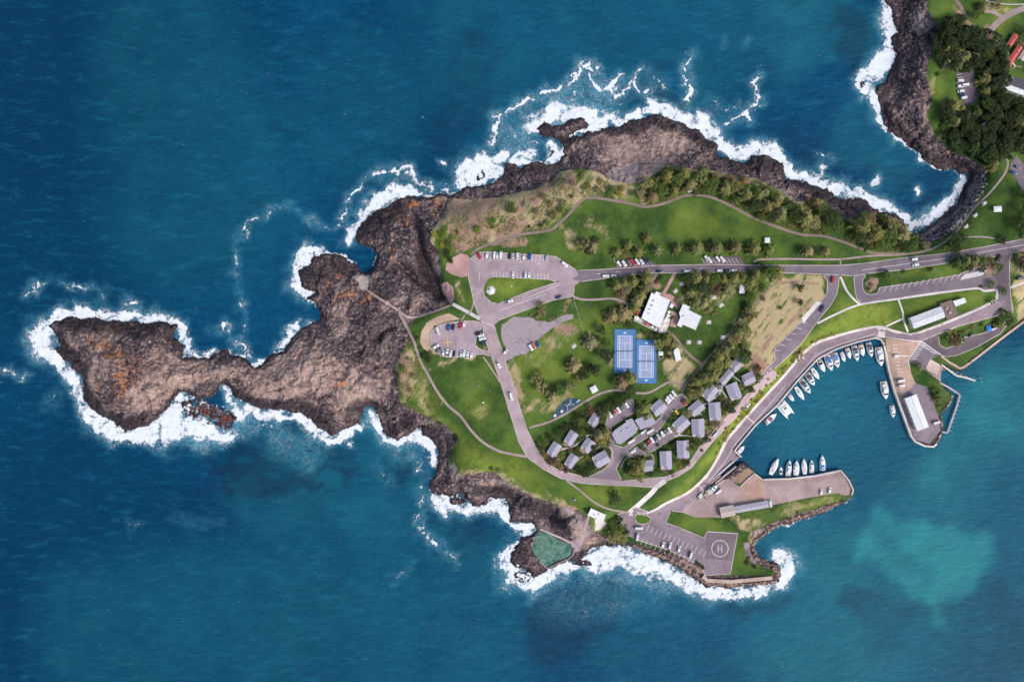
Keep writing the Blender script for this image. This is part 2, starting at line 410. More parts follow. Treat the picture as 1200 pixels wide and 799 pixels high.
bright = paint([(.4,'s',[(610,430,10),(640,410,20),(665,395,16),(690,380,12),(640,460,16),(690,450,8)],1.8),(1,'s',[(950,400,8),(915,432,7),(880,474,7),(852,506,6)],1.7),
 (.9,'p',[(958,381),(1006,358),(1050,352),(1060,373),(1036,382),(990,391),(950,400)],3), (.95,'p',[(905,440),(945,402),(985,388),(958,402),(915,448),(870,495),(850,520),(834,545),(790,588),(760,596),(780,586),(815,556),(846,508),(880,468)],2),
 (.8,'s',[(985,362,8),(1030,362,6)]), (.7,'p',[(488,425),(500,450),(512,480),(540,510),(570,530),(610,540),(650,562),(640,582),(590,560),(540,550),(530,520),(500,490),(480,460)],5),
 (.6,'s',[(690,575,10),(730,580,8)]), (.7,'s',[(570,340,6),(590,336,7),(630,330,4)]), (.6,'s',[(538,340,5),(540,352,4)]),
 (.6,'s',[(560,475,12)]), (.5,'s',[(650,425,12),(640,400,12)]), (.5,'s',[(700,370,10),(690,392,8)]), (.8,'s',[(1100,102,7),(1098,112,5)]), (.5,'s',[(1110,10,6),(1130,70,5)]),
 (.6,'s',[(520,274,6),(526,290,6),(523,306,4)]), (.5,'s',[(800,260,14),(840,262,10)]), (.5,'s',[(870,650,3),(880,660,5),(890,664,4)]), (.6,'s',[(925,598,6),(945,594,5),(980,583,6)]), (.5,'s',[(800,612,6),(840,610,5)]),
 (.5,'s',[(1075,360,12),(1130,350,8),(1150,350,6)]), (.6,'s',[(1180,8,8),(1165,50,5)]), (.5,'s',[(1120,320,4),(1060,320,4)]), (.7,'s',[(1180,80,4),(1186,75,3)]),(.5,'s',[(686,536,5)]),
 ])
bright = blur(bright * .3 + bright[wi, wj] * .7, 3); bright = np.clip(bright * (.6 + .8 * nz2), 0, 1)
tan = paint([(1,'s',[(664,602,5),(676,612,8),(690,622,7),(684,634,6),(694,634,6)],1.8),(.8,'s',[(600,572,4),(620,584,4),(645,594,4)],1.6),
 (.95,'p',[(180,400),(215,420),(300,435),(335,412),(352,390),(380,395),(430,440),(440,468),(420,475),(412,495),(395,497),(375,470),(340,470),(300,465),(270,442),(250,450),(205,450),(180,478),(140,490),(118,470),(150,460)],5),
 (.5,'p',[(85,380),(190,384),(200,400),(150,440),(100,460)],6), (.8,'s',[(400,380,8),(385,400,8),(380,430,8),(400,360,5)],2), (.6,'s',[(450,440,10),(440,460,8)],2),
 (.95,'p',[(700,160),(740,155),(770,152),(800,165),(810,185),(780,192),(752,214),(715,204),(690,185)],5), (.7,'s',[(790,160,10),(815,175,9)]), (.6,'s',[(660,185,8),(680,180,8),(640,205,7)]),
 (.7,'s',[(446,488,6),(460,496,6)]), (.7,'s',[(530,502,5),(520,515,4)]), (.8,'s',[(655,600,6),(675,610,8),(690,620,5),(680,632,5)],2),(.6,'s',[(548,560,5),(560,562,6),(592,566,4)]),
 (.7,'s',[(880,215,8),(915,228,8),(930,235,7),(905,222,6)]), (.7,'s',[(1016,248,4),(1050,258,5)]), (.6,'s',[(490,262,4),(500,300,5),(512,300,5),(495,345,5),(450,360,5)],2),
 (.55,'s',[(505,240,9),(520,238,8),(540,234,8),(560,230,8)],2), (.5,'s',[(1060,105,10),(1050,130,10),(1062,80,6)],2), (.6,'s',[(1070,120,6),(1080,110,5),(1088,155,5)],2),
 (.7,'s',[(800,662,5),(815,668,4),(920,606,4),(960,596,4),(890,625,3)],2),
 ])
tan = blur(tan * .3 + tan[wi, wj] * .7, 2); tan = np.clip(tan * (.4 + 1.2 * nz2) + (fbm(40, 69, 5, .6) - .5) * 1.3, 0, 1)
peb = paint([(.55,'s',[(664,600,4),(678,612,6),(688,622,5)],1.8),(1,'p',[(590,378),(600,373),(618,372),(634,379),(645,378),(662,370),(673,366),(672,373),(658,380),(640,390),(630,399),(616,412),(600,418),(592,420),(590,414),(594,406),(590,396)],1),(1,'s',[(733,204,9),(722,206,8),(742,200,7)],1.6), (.95,'s',[(1078,22,9),(1083,32,9)],1.5), (.9,'s',[(1084,273,2),(1100,264,3),(1118,250,3.5),(1132,236,4),(1143,216,3.5),(1144,206,3)],1.6),
 (.6,'s',[(875,640,4),(878,650,3),(886,657,3)]), (.5,'s',[(530,548,5),(536,556,4)]), (.6,'s',[(560,572,3),(550,574,3)]),(.9,'p',[(412,324),(432,322),(432,340),(420,339),(421,330)],1), (.6,'s',[(232,468,7),(246,474,5)],1.6)])
peb = peb[wi2, wj2]; peb = np.clip(peb * (.75 + .5 * nz1), 0, 1)
lich = paint([(1,'s',[(112,403,7),(125,408,8),(138,420,6)],1.7),(.9,'s',[(113,453,4)],1.8),(.9,'s',[(138,440,5),(142,456,7)],1.8),(.5,'s',[(150,435,14)],1.8),(1,'s',[(396,324,3),(388,330,3.5),(378,340,3)],1.8),(1,'s',[(466,260,3.5),(474,260,5)],1.8),
 (.9,'s',[(480,240,3),(488,238,3)],1.8),(.8,'s',[(508,232,3),(514,240,4),(510,250,4)],1.8),(.9,'s',[(456,292,4),(460,300,3)],1.8),(.9,'s',[(392,450,4),(402,448,4)],1.8),(.4,'s',[(450,240,8),(460,250,5)],1.8),(.4,'s',[(236,436,8)],1.8),(.8,'s',[(950,231,4)],1.6),
 (.5,'s',[(430,345,9),(400,350,6)],1.8),(.8,'s',[(531,330,2.5),(536,329,2)],1.6),(.6,'s',[(700,612,3),(709,600,2)],1.6)])
lich = np.clip(lich * sst(.42, .62, nz3 * .6 + nz1 * .4) * 1.0, 0, 1)
wet_dark_strokes = paint([(1,'s',[(62,392,8),(78,412,7),(92,430,7),(100,465,7),(118,485,6),(145,498,8),(165,490,6)],1.7),(.9,'s',[(75,378,6),(110,382,7),(160,386,7),(200,390,7),(207,404,6)],1.7),
 (.9,'s',[(425,275,12),(445,256,12),(470,245,8)],1.6),(.85,'s',[(365,325,12),(390,312,12),(412,315,8)],1.6),(.9,'s',[(275,462,5),(300,470,5),(330,477,6),(350,472,8),(372,485,6),(388,503,5)],1.6),
 (.9,'s',[(410,490,7),(420,474,7),(432,472,5),(446,480,4),(460,505,5),(480,495,8)],1.6),(.8,'s',[(500,500,4),(510,510,4),(516,530,4)],1.5),(.8,'s',[(600,640,10),(612,655,9)],1.6),(.9,'s',[(640,150,8),(655,168,5),(690,150,5),(720,155,6),(765,142,7),(800,152,6),(832,170,8)],1.5),
 (.9,'s',[(860,192,9),(890,192,9),(910,195,8),(940,215,6),(975,232,9),(1000,240,8),(1015,245,6)],1.6),(.8,'s',[(590,208,7),(605,202,8),(640,200,7),(655,192,5)],1.6),(.8,'s',[(1040,20,8),(1050,60,7),(1048,90,7),(1032,110,6),(1040,140,6),(1070,170,7),(1100,190,7),(1130,198,8)],1.6),
 (1,'s',[(1068,272,4),(1085,268,4),(1108,252,5),(1126,234,5),(1136,212,4)],1.6),(.9,'s',[(1156,205,4),(1150,225,4),(1135,250,4),(1110,272,4),(1085,282,4)],1.4),(.9,'s',[(730,641,5),(760,650,5),(800,672,5),(830,684,4),(900,684,4),(912,668,4)],1.5),
 (.9,'s',[(560,575,6),(590,575,7),(620,590,8),(650,600,7),(665,625,6)],1.6),(.8,'s',[(535,520,5),(528,512,4)],1.5),(.6,'s',[(500,280,10),(500,330,12),(480,320,8),(520,345,6)],1.7),(1,'s',[(490,300,4),(500,325,7),(512,345,4)],1.5),(.45,'s',[(420,420,14),(440,400,16),(450,380,14),(430,370,10)],1.7),(.8,'s',[(1110,40,6),(1095,50,5)],1.5)])  # blowhole chasm strokes paint in the darkness of the deep cleft
wet_dark_strokes = wet_dark_strokes[wi2, wj2] * .8 + wet_dark_strokes * .2
wet = np.clip(np.maximum(wet_dark_strokes * (.6 + .8 * nz1), sst(7, 1.5, sdn) * .95 * (sdn > -3)), 0, 1)
redr = reefm * (nz1 > .40) * (xx < 300); frac = ridged(13, 66, 4, .6)[_ri, _rj]
wet = np.clip(np.maximum(wet, sst(.70, .84, frac) * .75 * (1 - .5 * tan)), 0, 1)  # dark fracture network, added to the mask of the wet shore rock

def col_attr(me, name, chans, idx):
    a = me.color_attributes.new(name, 'FLOAT_COLOR', 'POINT')
    arr = np.stack([c.ravel()[idx] for c in chans], 1).astype(np.float32)
    a.data.foreach_set('color', arr.ravel())

# ------------------------------------------------------------------ ground and water materials
def ground_material():
    t = NT('ground_cover')
    soil_, dry_, dirt_, bri_ = t.attr('ma'); tan_, wet_dark_, lic_, peb_ = t.attr('mb'); red_ = t.new('ShaderNodeAttribute', attribute_name='mr').outputs['Fac']
    n1 = t.noise(.55, 5, .65); n2 = t.noise(.16, 5, .6); n3 = t.noise(1.6, 3, .7); n4 = t.noise(.045, 4, .55)
    wn = t.new('ShaderNodeTexNoise'); wn.inputs['Scale'].default_value = .16; wn.inputs['Detail'].default_value = 5; wn.inputs['Roughness'].default_value = .7; t.L(t.pos(), wn.inputs['Vector'])
    wv = t.new('ShaderNodeVectorMath', operation='MULTIPLY_ADD'); t.L(wn.outputs['Color'], wv.inputs[0]); wv.inputs[1].default_value = (14, 14, 6); t.L(t.pos(), wv.inputs[2])
    mp = t.new('ShaderNodeMapping'); mp.inputs['Rotation'].default_value = (0, 0, .6); mp.inputs['Scale'].default_value = (1, .45, 1); t.L(wv.outputs[0], mp.inputs[0])
    crack = t.vor(.33, 'DISTANCE_TO_EDGE', wv.outputs[0]); crack2 = t.vor(.11, 'DISTANCE_TO_EDGE', mp.outputs[0])
    # rock
    tn = t.step(.3, .8, tan_); ntn = t.math('SUBTRACT', 1.0, t.math('MULTIPLY', tn, .65)); n5 = t.noise(.028, 5, .62, dist=1.0)
    sp = t.new('ShaderNodeMapping'); sp.inputs['Rotation'].default_value = (0, 0, -.5); sp.inputs['Scale'].default_value = (1, 3.2, 1); t.L(t.pos(), sp.inputs[0]); ns = t.noise(.09, 6, .72, sp.outputs[0], dist=.8)
    a = t.math('ADD', tan_, t.math('MULTIPLY', t.math('SUBTRACT', n2, .5), 1.5))
    rk = t.mix(t.step(.25, .85, a), srgb(96,82,88), srgb(172,146,136))
    rk = t.mix(t.step(.50, .68, n1), rk, srgb(192,164,152))
    rk = t.mix(t.math('MULTIPLY', t.step(.50, .36, n1), ntn), rk, srgb(52,40,47)); rk = t.mix(t.math('MULTIPLY', t.step(.5, .36, ns), .75), rk, srgb(58,44,50)); rk = t.mix(t.math('MULTIPLY', t.step(.45, .3, n5), .6), rk, srgb(70,55,62)); rk = t.mix(t.math('MULTIPLY', t.step(.56, .7, n5), .45), rk, srgb(186,158,144))
    rk = t.mix(t.math('MULTIPLY', t.step(.55, .75, n3), .5), rk, srgb(205,180,165))
    rk = t.mix(t.math('MULTIPLY', t.step(.07, .0, crack), .45), rk, srgb(44,34,40))
    rk = t.mix(t.math('MULTIPLY', t.math('MULTIPLY', t.step(.05, .0, crack2), t.step(.4, .6, n4)), .8), rk, srgb(44,34,40))
    rk = t.mix(t.math('MULTIPLY', peb_, .85), rk, t.mix(n3, srgb(130,116,120), srgb(185,165,165)))
    rk = t.mix(t.math('MULTIPLY', lic_, t.step(.40, .58, n1)), rk, srgb(200,126,62)); rk = t.mix(t.math('MULTIPLY', red_, .85), rk, t.mix(n1, srgb(62,36,36), srgb(132,78,62)))
    wet_dark_v = t.math('MULTIPLY', wet_dark_, t.step(.2, .5, t.math('ADD', wet_dark_, t.math('MULTIPLY', t.math('SUBTRACT', n2, .5), .9))))
    rk = t.mix(t.math('MULTIPLY', wet_dark_v, .93), rk, t.mix(t.step(.42, .68, n1), srgb(30,22,28), srgb(66,52,58)))
    # grass and soil
    g = t.mix(t.step(.36, .64, t.math('ADD', t.math('MULTIPLY', n4, .75), t.math('MULTIPLY', n1, .25))), srgb(44,72,26), srgb(88,112,44))
    g = t.mix(t.math('MULTIPLY', bri_, t.step(.15, .75, n2)), g, srgb(142,154,58))
    g = t.mix(t.math('MULTIPLY', t.step(.55, .72, n3), .35), g, srgb(112,124,62))
    fs = t.new('ShaderNodeMapping', vector_type='TEXTURE'); fs.inputs['Rotation'].default_value = (0, 0, 1.0); fs.inputs['Scale'].default_value = (4.0, .8, 1); t.L(t.pos(), fs.inputs[0]); nst = t.noise(.22, 5, .65, fs.outputs[0])
    dry_ = t.math('MULTIPLY', dry_, t.math('ADD', .25, t.math('MULTIPLY', t.step(.32, .56, nst), .75)))
    dr = t.math('ADD', dry_, t.math('MULTIPLY', t.math('SUBTRACT', n1, .5), .7), clamp=True)
    g = t.mix(t.step(.18, .75, dr), g, t.mix(n2, srgb(160,142,102), srgb(204,182,144)))
    di = t.math('ADD', dirt_, t.math('MULTIPLY', t.math('SUBTRACT', n1, .5), .8))
    g = t.mix(t.step(.3, .75, di), g, t.mix(n1, srgb(120,92,78), srgb(190,156,136)))
    g = t.mix(t.step(.25, .6, t.math('ADD', peb_, t.math('MULTIPLY', t.math('SUBTRACT', n1, .5), .6))), g, t.mix(n1, srgb(138,122,128), srgb(184,168,172)))
    g = t.mix(t.math('MULTIPLY', t.step(.52, .7, n2), .35), g, srgb(52,62,28))
    sm = t.step(.35, .6, t.math('ADD', soil_, t.math('MULTIPLY', t.math('SUBTRACT', n1, .5), .5)))
    c = t.mix(sm, rk, g)
    h = t.math('ADD', t.math('MULTIPLY', n1, 1.0), t.math('MULTIPLY', n3, .35))
    h = t.math('MULTIPLY', h, t.math('SUBTRACT', t.math('ADD', .25, ntn), t.math('MULTIPLY', sm, .9)))
    t.bump(h, .7, 1.0)
    return t.fin(c, t.math('SUBTRACT', .95, t.math('MULTIPLY', wet_dark_v, .35)), .3)

def water_material():
    t = NT('sea_water')
    foam_, aqua_, shoal_, reef_ = t.attr('mw')
    deep_ = t.new('ShaderNodeAttribute', attribute_name='md').outputs['Fac']
    p = t.pos()
    n1 = t.noise(.30, 6, .72, dist=.6); n2 = t.noise(.9, 4, .7, dist=.4); n4 = t.noise(.012, 4, .6, dist=.5); n5 = t.noise(.035, 5, .62, dist=.8)
    c = t.mix(t.step(.3, .7, n4), srgb(5,58,90), srgb(8,70,104)); c = t.mix(t.math('MULTIPLY', t.step(.45, .7, n1), .35), c, srgb(20,92,124))
    c = t.mix(deep_, c, srgb(5,53,82)); ws = t.new('ShaderNodeMapping'); ws.inputs['Rotation'].default_value = (0, 0, .9); ws.inputs['Scale'].default_value = (1, 3.4, 1); t.L(p, ws.inputs[0]); nsw = t.noise(.055, 6, .72, ws.outputs[0], dist=.5); c = t.mix(t.math('MULTIPLY', t.step(.5, .72, nsw), .5), c, srgb(26,100,128)); c = t.mix(t.math('MULTIPLY', t.step(.5, .3, nsw), .4), c, srgb(2,44,74)); c = t.mix(t.math('MULTIPLY', t.step(.60, .72, t.noise(.42, 3, .7, ws.outputs[0])), .4), c, srgb(60,128,152))  # swell lines and ripple sparkle painted in as lighter and darker colour
    c = t.mix(t.math('MULTIPLY', shoal_, t.step(-.15, .55, n5), clamp=True), c, srgb(42,128,136))
    rf = t.math('MULTIPLY', reef_, t.step(.25, .7, t.math('ADD', t.math('MULTIPLY', reef_, .55), t.math('MULTIPLY', t.math('SUBTRACT', n5, .25), 1.0))))
    c = t.mix(t.math('MULTIPLY', rf, .78), c, srgb(20,42,66))
    aq = t.math('MULTIPLY', aqua_, t.step(.3, .65, t.math('ADD', n1, t.math('MULTIPLY', aqua_, .12))))
    c = t.mix(t.math('MULTIPLY', aq, .8), c, srgb(82,150,172))
    sc = t.new('ShaderNodeMapping'); sc.inputs['Rotation'].default_value = (0, 0, .5); sc.inputs['Scale'].default_value = (1, 2.6, 1); t.L(p, sc.inputs[0])
    lace = t.math('ABSOLUTE', t.math('SUBTRACT', t.noise(.22, 5, .6, dist=1.2), .5))
    n3 = t.noise(.085, 4, .6, dist=1.0)
    f = t.math('ADD', foam_, t.math('MULTIPLY', t.math('SUBTRACT', n1, .5), 1.3))
    f = t.math('ADD', f, t.math('MULTIPLY', t.math('SUBTRACT', n2, .5), .7))
    f = t.math('ADD', f, t.math('MULTIPLY', t.math('SUBTRACT', n3, .5), 1.3))
    f1 = t.step(.38, .66, f)
    f1 = t.math('MULTIPLY', f1, t.step(.02, .16, foam_))
    f2 = t.math('MULTIPLY', t.step(.035, .0, lace), t.step(.25, .7, t.math('ADD', aqua_, t.math('SUBTRACT', n3, .5))))
    cap = t.math('MULTIPLY', t.step(.735, .79, t.noise(.16, 3, .5, sc.outputs[0])), .25)
    ff = t.math('MAXIMUM', t.math('MAXIMUM', f1, t.math('MULTIPLY', f2, .4)), cap)
    col = t.mix(t.math('MULTIPLY', ff, t.step(.1, .52, t.math('ADD', n1, t.math('MULTIPLY', foam_, .25)))), c, t.mix(n2, srgb(214,222,232), srgb(246,248,250)))
    w1 = t.noise(.10, 3, .5, sc.outputs[0]); w2 = t.noise(.5, 4, .6, sc.outputs[0])
    h = t.math('ADD', t.math('MULTIPLY', w1, .9), t.math('MULTIPLY', w2, .45))
    t.bump(t.math('ADD', h, t.math('MULTIPLY', ff, .6)), .8, 1.3)
    return t.fin(col, t.math('ADD', .4, t.math('MULTIPLY', ff, .5)), t.math('SUBTRACT', .06, t.math('MULTIPLY', ff, .03)))

FOAM = [  # chains of (x, y, half width)
 [(50,384,8),(45,396,9),(52,408,11),(64,420,8),(78,434,6),(90,450,5.5),(94,468,5),(104,482,7),(118,496,10),(132,508,9),(146,511,7),(165,509,7),(180,508,9),(192,498,11),(203,486,10),(208,478,6)],
 [(55,378,5),(68,369,5),(80,365,5),(105,367,5),(130,369,5.5),(150,371,5),(170,373,5),(200,375,5.5),(213,383,5),(219,398,4),(219,415,3.5)],
 [(178,512,8),(200,510,10),(222,500,9),(240,504,11),(258,512,7),(272,508,5)],[(205,462,4),(214,466,4),(222,478,3)],[(264,455,2),(268,466,3),(276,478,3.5),(282,490,4)],
 [(230,415,2),(244,419,3),(252,410,2)],[(276,415,2),(284,416,2)],[(300,428,3),(310,420,2)],[(328,406,3),(334,398,3.5),(344,388,3),(350,380,2)],
 [(350,300,6),(358,294,7),(352,308,7),(362,303,6),(370,296,4),(380,294,2.5)],[(347,318,4),(348,332,7),(356,342,6),(366,346,4)],[(376,376,1.5),(365,380,2)],
 [(410,284,5),(412,272,5),(420,262,4),(426,250,5),(436,240,6),(448,232,7),(462,225,8),(476,224,7),(486,225,5),(496,226,2)],
 [(540,218,6),(548,208,9),(554,196,10),(566,192,11),(578,196,9),(586,188,7),(590,182,5)],[(552,215,6),(570,206,6),(580,206,5)],[(604,188,5),(614,184,7),(624,180,4)],[(644,168,4),(652,176,5),(654,184,5),(646,188,4)],
 [(624,150,6),(628,142,8),(640,134,9),(654,131,9),(662,138,6),(676,133,7),(690,135,7),(700,142,5)],[(668,157,3),(680,153,4),(698,149,5),(712,142,6),(728,142,5),(746,136,5),(760,130,5),(768,128,5),(780,130,7),(794,136,8),(810,143,7),(826,150,8),(838,160,8),(846,170,6),(856,180,5),(866,185,4),(873,180,7),(885,176,7),(898,175,6),(908,177,6),(918,188,5),(924,200,6),(934,206,4),(946,210,5),(966,216,5),(984,222,7),(996,230,5),(1006,224,6),(1018,234,5),(1036,242,6),(1052,247,4),(1062,257,5),(1066,266,5),(1080,261,6),(1096,252,5.5),(1110,240,5),(1120,228,5),(1128,214,4),(1126,203,3)],
 [(760,122,4),(770,124,3)],[(820,134,3),(828,142,5)],[(1025,213,4),(1026,210,3)],[(963,196,2.5),(964,202,2)],[(515,192,2.6),(520,194,2.6)],[(537,202,2)],[(1074,221,2.5),(1076,228,2)],
 [(1080,186,4),(1076,178,2.5),(1066,171,1.8),(1056,166,1.8),(1046,157,3.5),(1038,149,3.5),(1032,140,3.5),(1027,124,4),(1020,111,6),(1010,98,6),(1008,86,5),(1020,88,8),(1030,76,9),(1042,66,7),(1043,51,5),(1046,42,6),(1040,28,6),(1040,12,4),(1036,-2,4),(1028,-40,4)],
 [(288,478,4),(300,484,6),(310,488,6),(330,486,4),(350,488,4),(364,498,4),(376,510,4),(392,518,4),(400,510,4),(416,503,4),(424,500,3)],[(412,520,2.6)],[(430,482,3.5),(436,492,3),(443,500,3),(450,508,3)],
 [(454,512,3),(466,518,4.5),(478,512,4),(486,508,4),(496,514,6),(504,524,6),(509,536,3.5),(510,546,2)],
 [(508,583,3),(516,588,6),(524,597,6),(522,584,4),(536,594,5),(548,598,6),(548,588,4),(560,598,3),(572,592,4.5),(586,590,6),(592,600,4)],
 [(564,594,3),(578,589,5),(590,594,5),(594,606,4),(602,614,4),(618,616,5),(627,621,4),(622,627,4),(610,630,4),(602,637,4),(594,650,4),(596,664,6),(606,677,8),(620,686,8),(634,677,7),(650,670,6),(666,664,7),(681,660,8),(696,659,10),(713,653,12),(730,650,12),(745,658,12),(762,663,10),(778,668,9),(796,676,9),(812,685,8),(834,693,8),(870,694,6.5),(897,690,6.5),(914,682,7),(923,668,8),(918,655,8),(910,648,4)],
]
STREAK = [
 ([(395,264,1.4),(406,248,1.6),(410,230,2),(423,219,1.8),(432,206,1.5)],.8),([(438,206,1.5),(446,202,2),(460,200,2),(475,196,2.8),(482,198,2.5),(486,208,2.2),(494,215,2.4),(506,220,2),(524,222,3)],.85),
 ([(573,166,2.5),(579,156,2.6),(583,138,2.8),(594,133,2),(606,128,2.6),(620,112,2.4),(630,109,2),(640,108,3),(652,106,2.4),(658,98,2.4),(672,94,2.2),(680,82,2.4),(686,78,2.8),(700,84,2)],.95),
 ([(690,86,1.8),(694,100,2.2),(704,103,2.5),(716,98,4),(726,87,1.6)],1),([(708,101,2.5),(716,106,2),(722,113,2.2),(730,110,2),(740,101,1.6),(744,97,2),(745,90,1.6),(757,82,1.2)],.85),([(743,100,1.8),(750,107,2.4),(762,106,2.8),(764,102,1.6)],1),
 ([(808,60,1.6),(804,80,2),(805,94,2.2),(809,97,2.8),(811,108,1.8),(804,114,1.8),(808,121,1.4)],.9),([(888,90,1.6),(883,98,2),(889,106,1.8),(888,120,2),(876,130,1.8),(862,138,2),(850,146,1.8)],.85),([(875,132,2),(878,142,1.8)],.9),([(838,136,1.6),(852,128,1.4),(862,124,1.2)],.6),
 ([(342,240,1.3),(325,245,1.2),(308,252,1.5),(290,262,1.8),(279,278,1.4),(276,300,1.3),(280,335,1.6),(283,360,1.3),(287,385,1.1)],.68),([(355,258,1.3),(370,262,2),(384,266,1.8)],.8),([(338,244,1.2),(352,255,1)],.6),
 ([(30,347,1.2),(42,333,1.8),(56,326,1.6)],.8),([(74,330,1.2),(88,336,2),(98,338,2),(110,334,1.4),(120,340,1.4),(122,348,1.6)],.7),([(148,354,2),(158,357,1.6)],.85),([(2,431,1.4),(12,437,1.8),(26,441,1.6),(34,445,1)],.75),([(252,386,1.8),(262,381,2.2),(270,383,1.4)],.85),([(273,396,1.6),(284,402,2),(288,408,1.8)],.85),([(291,410,1.6),(296,416,1.8)],.9),
 ([(486,534,1.8),(490,544,1.8),(488,552,1.8),(494,550,1)],.7),([(500,560,1.2),(506,545,1.4)],.5),([(494,568,1.8),(496,582,2),(489,600,2.2),(492,620,1.6),(506,634,2),(520,642,1.8),(532,652,2),(538,660,1)],.72),([(442,545,2),(452,560,2),(460,568,1.4)],.45),
 ([(581,655,2),(580,672,1.6),(586,688,1.6),(596,692,1)],.6),([(454,684,1),(470,672,1.2),(482,662,1)],.5),([(150,616,1.4),(160,614,1.2)],.4),([(200,612,1.2),(225,611,1.4),(255,612,1)],.3),([(925,788,1),(935,795,1)],.3),
 ([(956,181,1),(963,182,1.2),(970,185,1.6),(978,187,1)],.6),([(950,200,2),(960,206,2)],.6),([(600,150,2),(606,160,2),(612,164,1.4),(624,166,1.5),(632,165,1.5)],.75),([(672,105,3),(670,120,4),(664,130,4)],.55),([(724,122,3),(722,135,4)],.55),([(845,46,1),(848,52,1)],.5),([(872,50,1),(880,42,1)],.5),([(668,158,2),(655,60,0.5)],0),
 ([(60,470,3),(66,460,2)],.4),([(316,500,5),(310,496,4)],.4),([(830,120,3),(840,122,3)],.5),([(768,92,3),(775,98,3),(780,104,2)],.5),
]
foam = np.zeros((GH, GW)); aqua = np.zeros((GH, GW))
for ch in FOAM:
    stroke(foam, [(a, b, c * .92 + .6) for a, b, c in ch], .74, 1.8); stroke(aqua, [(a, b, c * 1.6 + 2) for a, b, c in ch], .8, 1.5)
for ch, v in STREAK:
    if v > 0:
        stroke(foam, [(a, b, c * .85) for a, b, c in ch], v * .82, 1.7); stroke(aqua, [(a, b, c * 2 + 2) for a, b, c in ch], v * .6, 1.8)
# wiggle the foam so that no stroke reads as drawn
gx = (fbm(14, 71, 4, .65) - .5) * 24; gy = (fbm(14, 72, 4, .65) - .5) * 24
ii = np.clip((np.arange(GH)[:, None] + gy).round().astype(int), 0, GH - 1); jj = np.clip((np.arange(GW)[None] + gx).round().astype(int), 0, GW - 1)
warp = lambda a: blur(a[ii, jj], 0) if False else a[ii, jj]
foam = foam * .35 + warp(foam) * .65; foam = np.maximum(foam, np.clip(aqua - .1, 0, 1) * sst(.48, .8, ridged(16, 79, 4)) * .62); aqua = blur(warp(aqua), 2)
harb = pm([(868,535),(885,500),(934,450),(960,423),(1004,404),(1028,399),(1036,405),(1050,460),(1075,525),(1040,560),(1000,552),(885,552)], 6)
shore = sst(-4.0, -.5, sdn) * (1 - quay) * (1 - harb)
east = sst(1060, 1110, xx) * sst(360, 400, yy)
shore *= (1 - east)
foam = np.clip(np.maximum(foam, shore * .5 * (.1 + 1.5 * fbm(20, 78, 4))), 0, 1.1)
aqua = np.clip(aqua + paint([(.6,'s',[(264,455,4),(275,480,8),(290,505,12)]),(.5,'s',[(330,520,18),(365,530,14),(360,545,12)]),(.5,'s',[(434,485,7),(446,510,10),(470,530,14)]),(.45,'s',[(660,120,14),(700,115,18),(640,150,8)]),(.4,'s',[(600,160,14),(610,175,12)]),(.5,'s',[(240,510,20)]),(.4,'s',[(660,700,30),(760,690,24)])]) * .8, 0, 1)
shoal = paint([(1,'s',[(1085,640,44),(1100,670,30),(1110,640,40),(1060,665,30)],1.35),(.75,'s',[(1090,600,36),(1110,560,34)],1.8),(.75,'s',[(1170,440,26),(1150,470,34),(1170,500,40),(1130,500,24)],1.7),(.6,'s',[(920,630,16),(950,640,26),(980,660,30)],2),
 (.75,'s',[(960,20,60),(1000,40,20)],2),(.5,'s',[(1020,150,24),(1050,190,24),(1000,160,20)],2),(.55,'s',[(400,540,50),(330,580,40),(450,590,40)],2),(.4,'s',[(620,30,90),(800,30,70)],2),(.35,'s',[(200,60,60),(240,220,80)],2),(.4,'s',[(900,700,60),(1000,740,60)],2),
 (.5,'s',[(605,150,20),(640,120,16)],2),(.4,'s',[(520,720,80),(130,740,60)],2),(.35,'s',[(760,740,60),(860,730,60)],2),(.35,'s',[(960,470,60),(930,500,40)],1.6),(.3,'s',[(410,130,60)],2)])
se = sst(1000, 1050, xx) * sst(350, 420, yy)
sea_e = pm([(1012,610),(1030,598),(1055,608),(1075,600),(1110,608),(1150,638),(1152,665),(1132,690),(1112,715),(1108,732),(1090,712),(1068,706),(1048,690),(1020,668)], 2)
sea_e = np.maximum(sea_e, .55 * pm([(1120,470),(1150,430),(1180,424),(1210,400),(1210,540),(1180,530),(1150,520),(1120,560),(1080,600),(1050,590),(1090,540)], 8))
_i3 = np.clip((_yy + (fbm(30, 83, 5, .65) - .5) * 60).round().astype(int), 0, GH - 1); _j3 = np.clip((_xx + (fbm(30, 84, 5, .65) - .5) * 60).round().astype(int), 0, GW - 1)
sea_e = blur(np.clip(sea_e[_i3, _j3] * (.45 + .9 * fbm(26, 85, 5, .65)), 0, 1), 5) * .85
shoal = shoal[wi, wj]; shoal = blur(shoal * .42 * (1 - se) + np.maximum(sea_e, shoal * .3 * se), 2); shoal = np.clip(shoal * (.45 + 1.1 * fbm(30, 81, 5)) + .22 * sst(830, 930, xx) * sst(380, 440, yy), 0, 1)
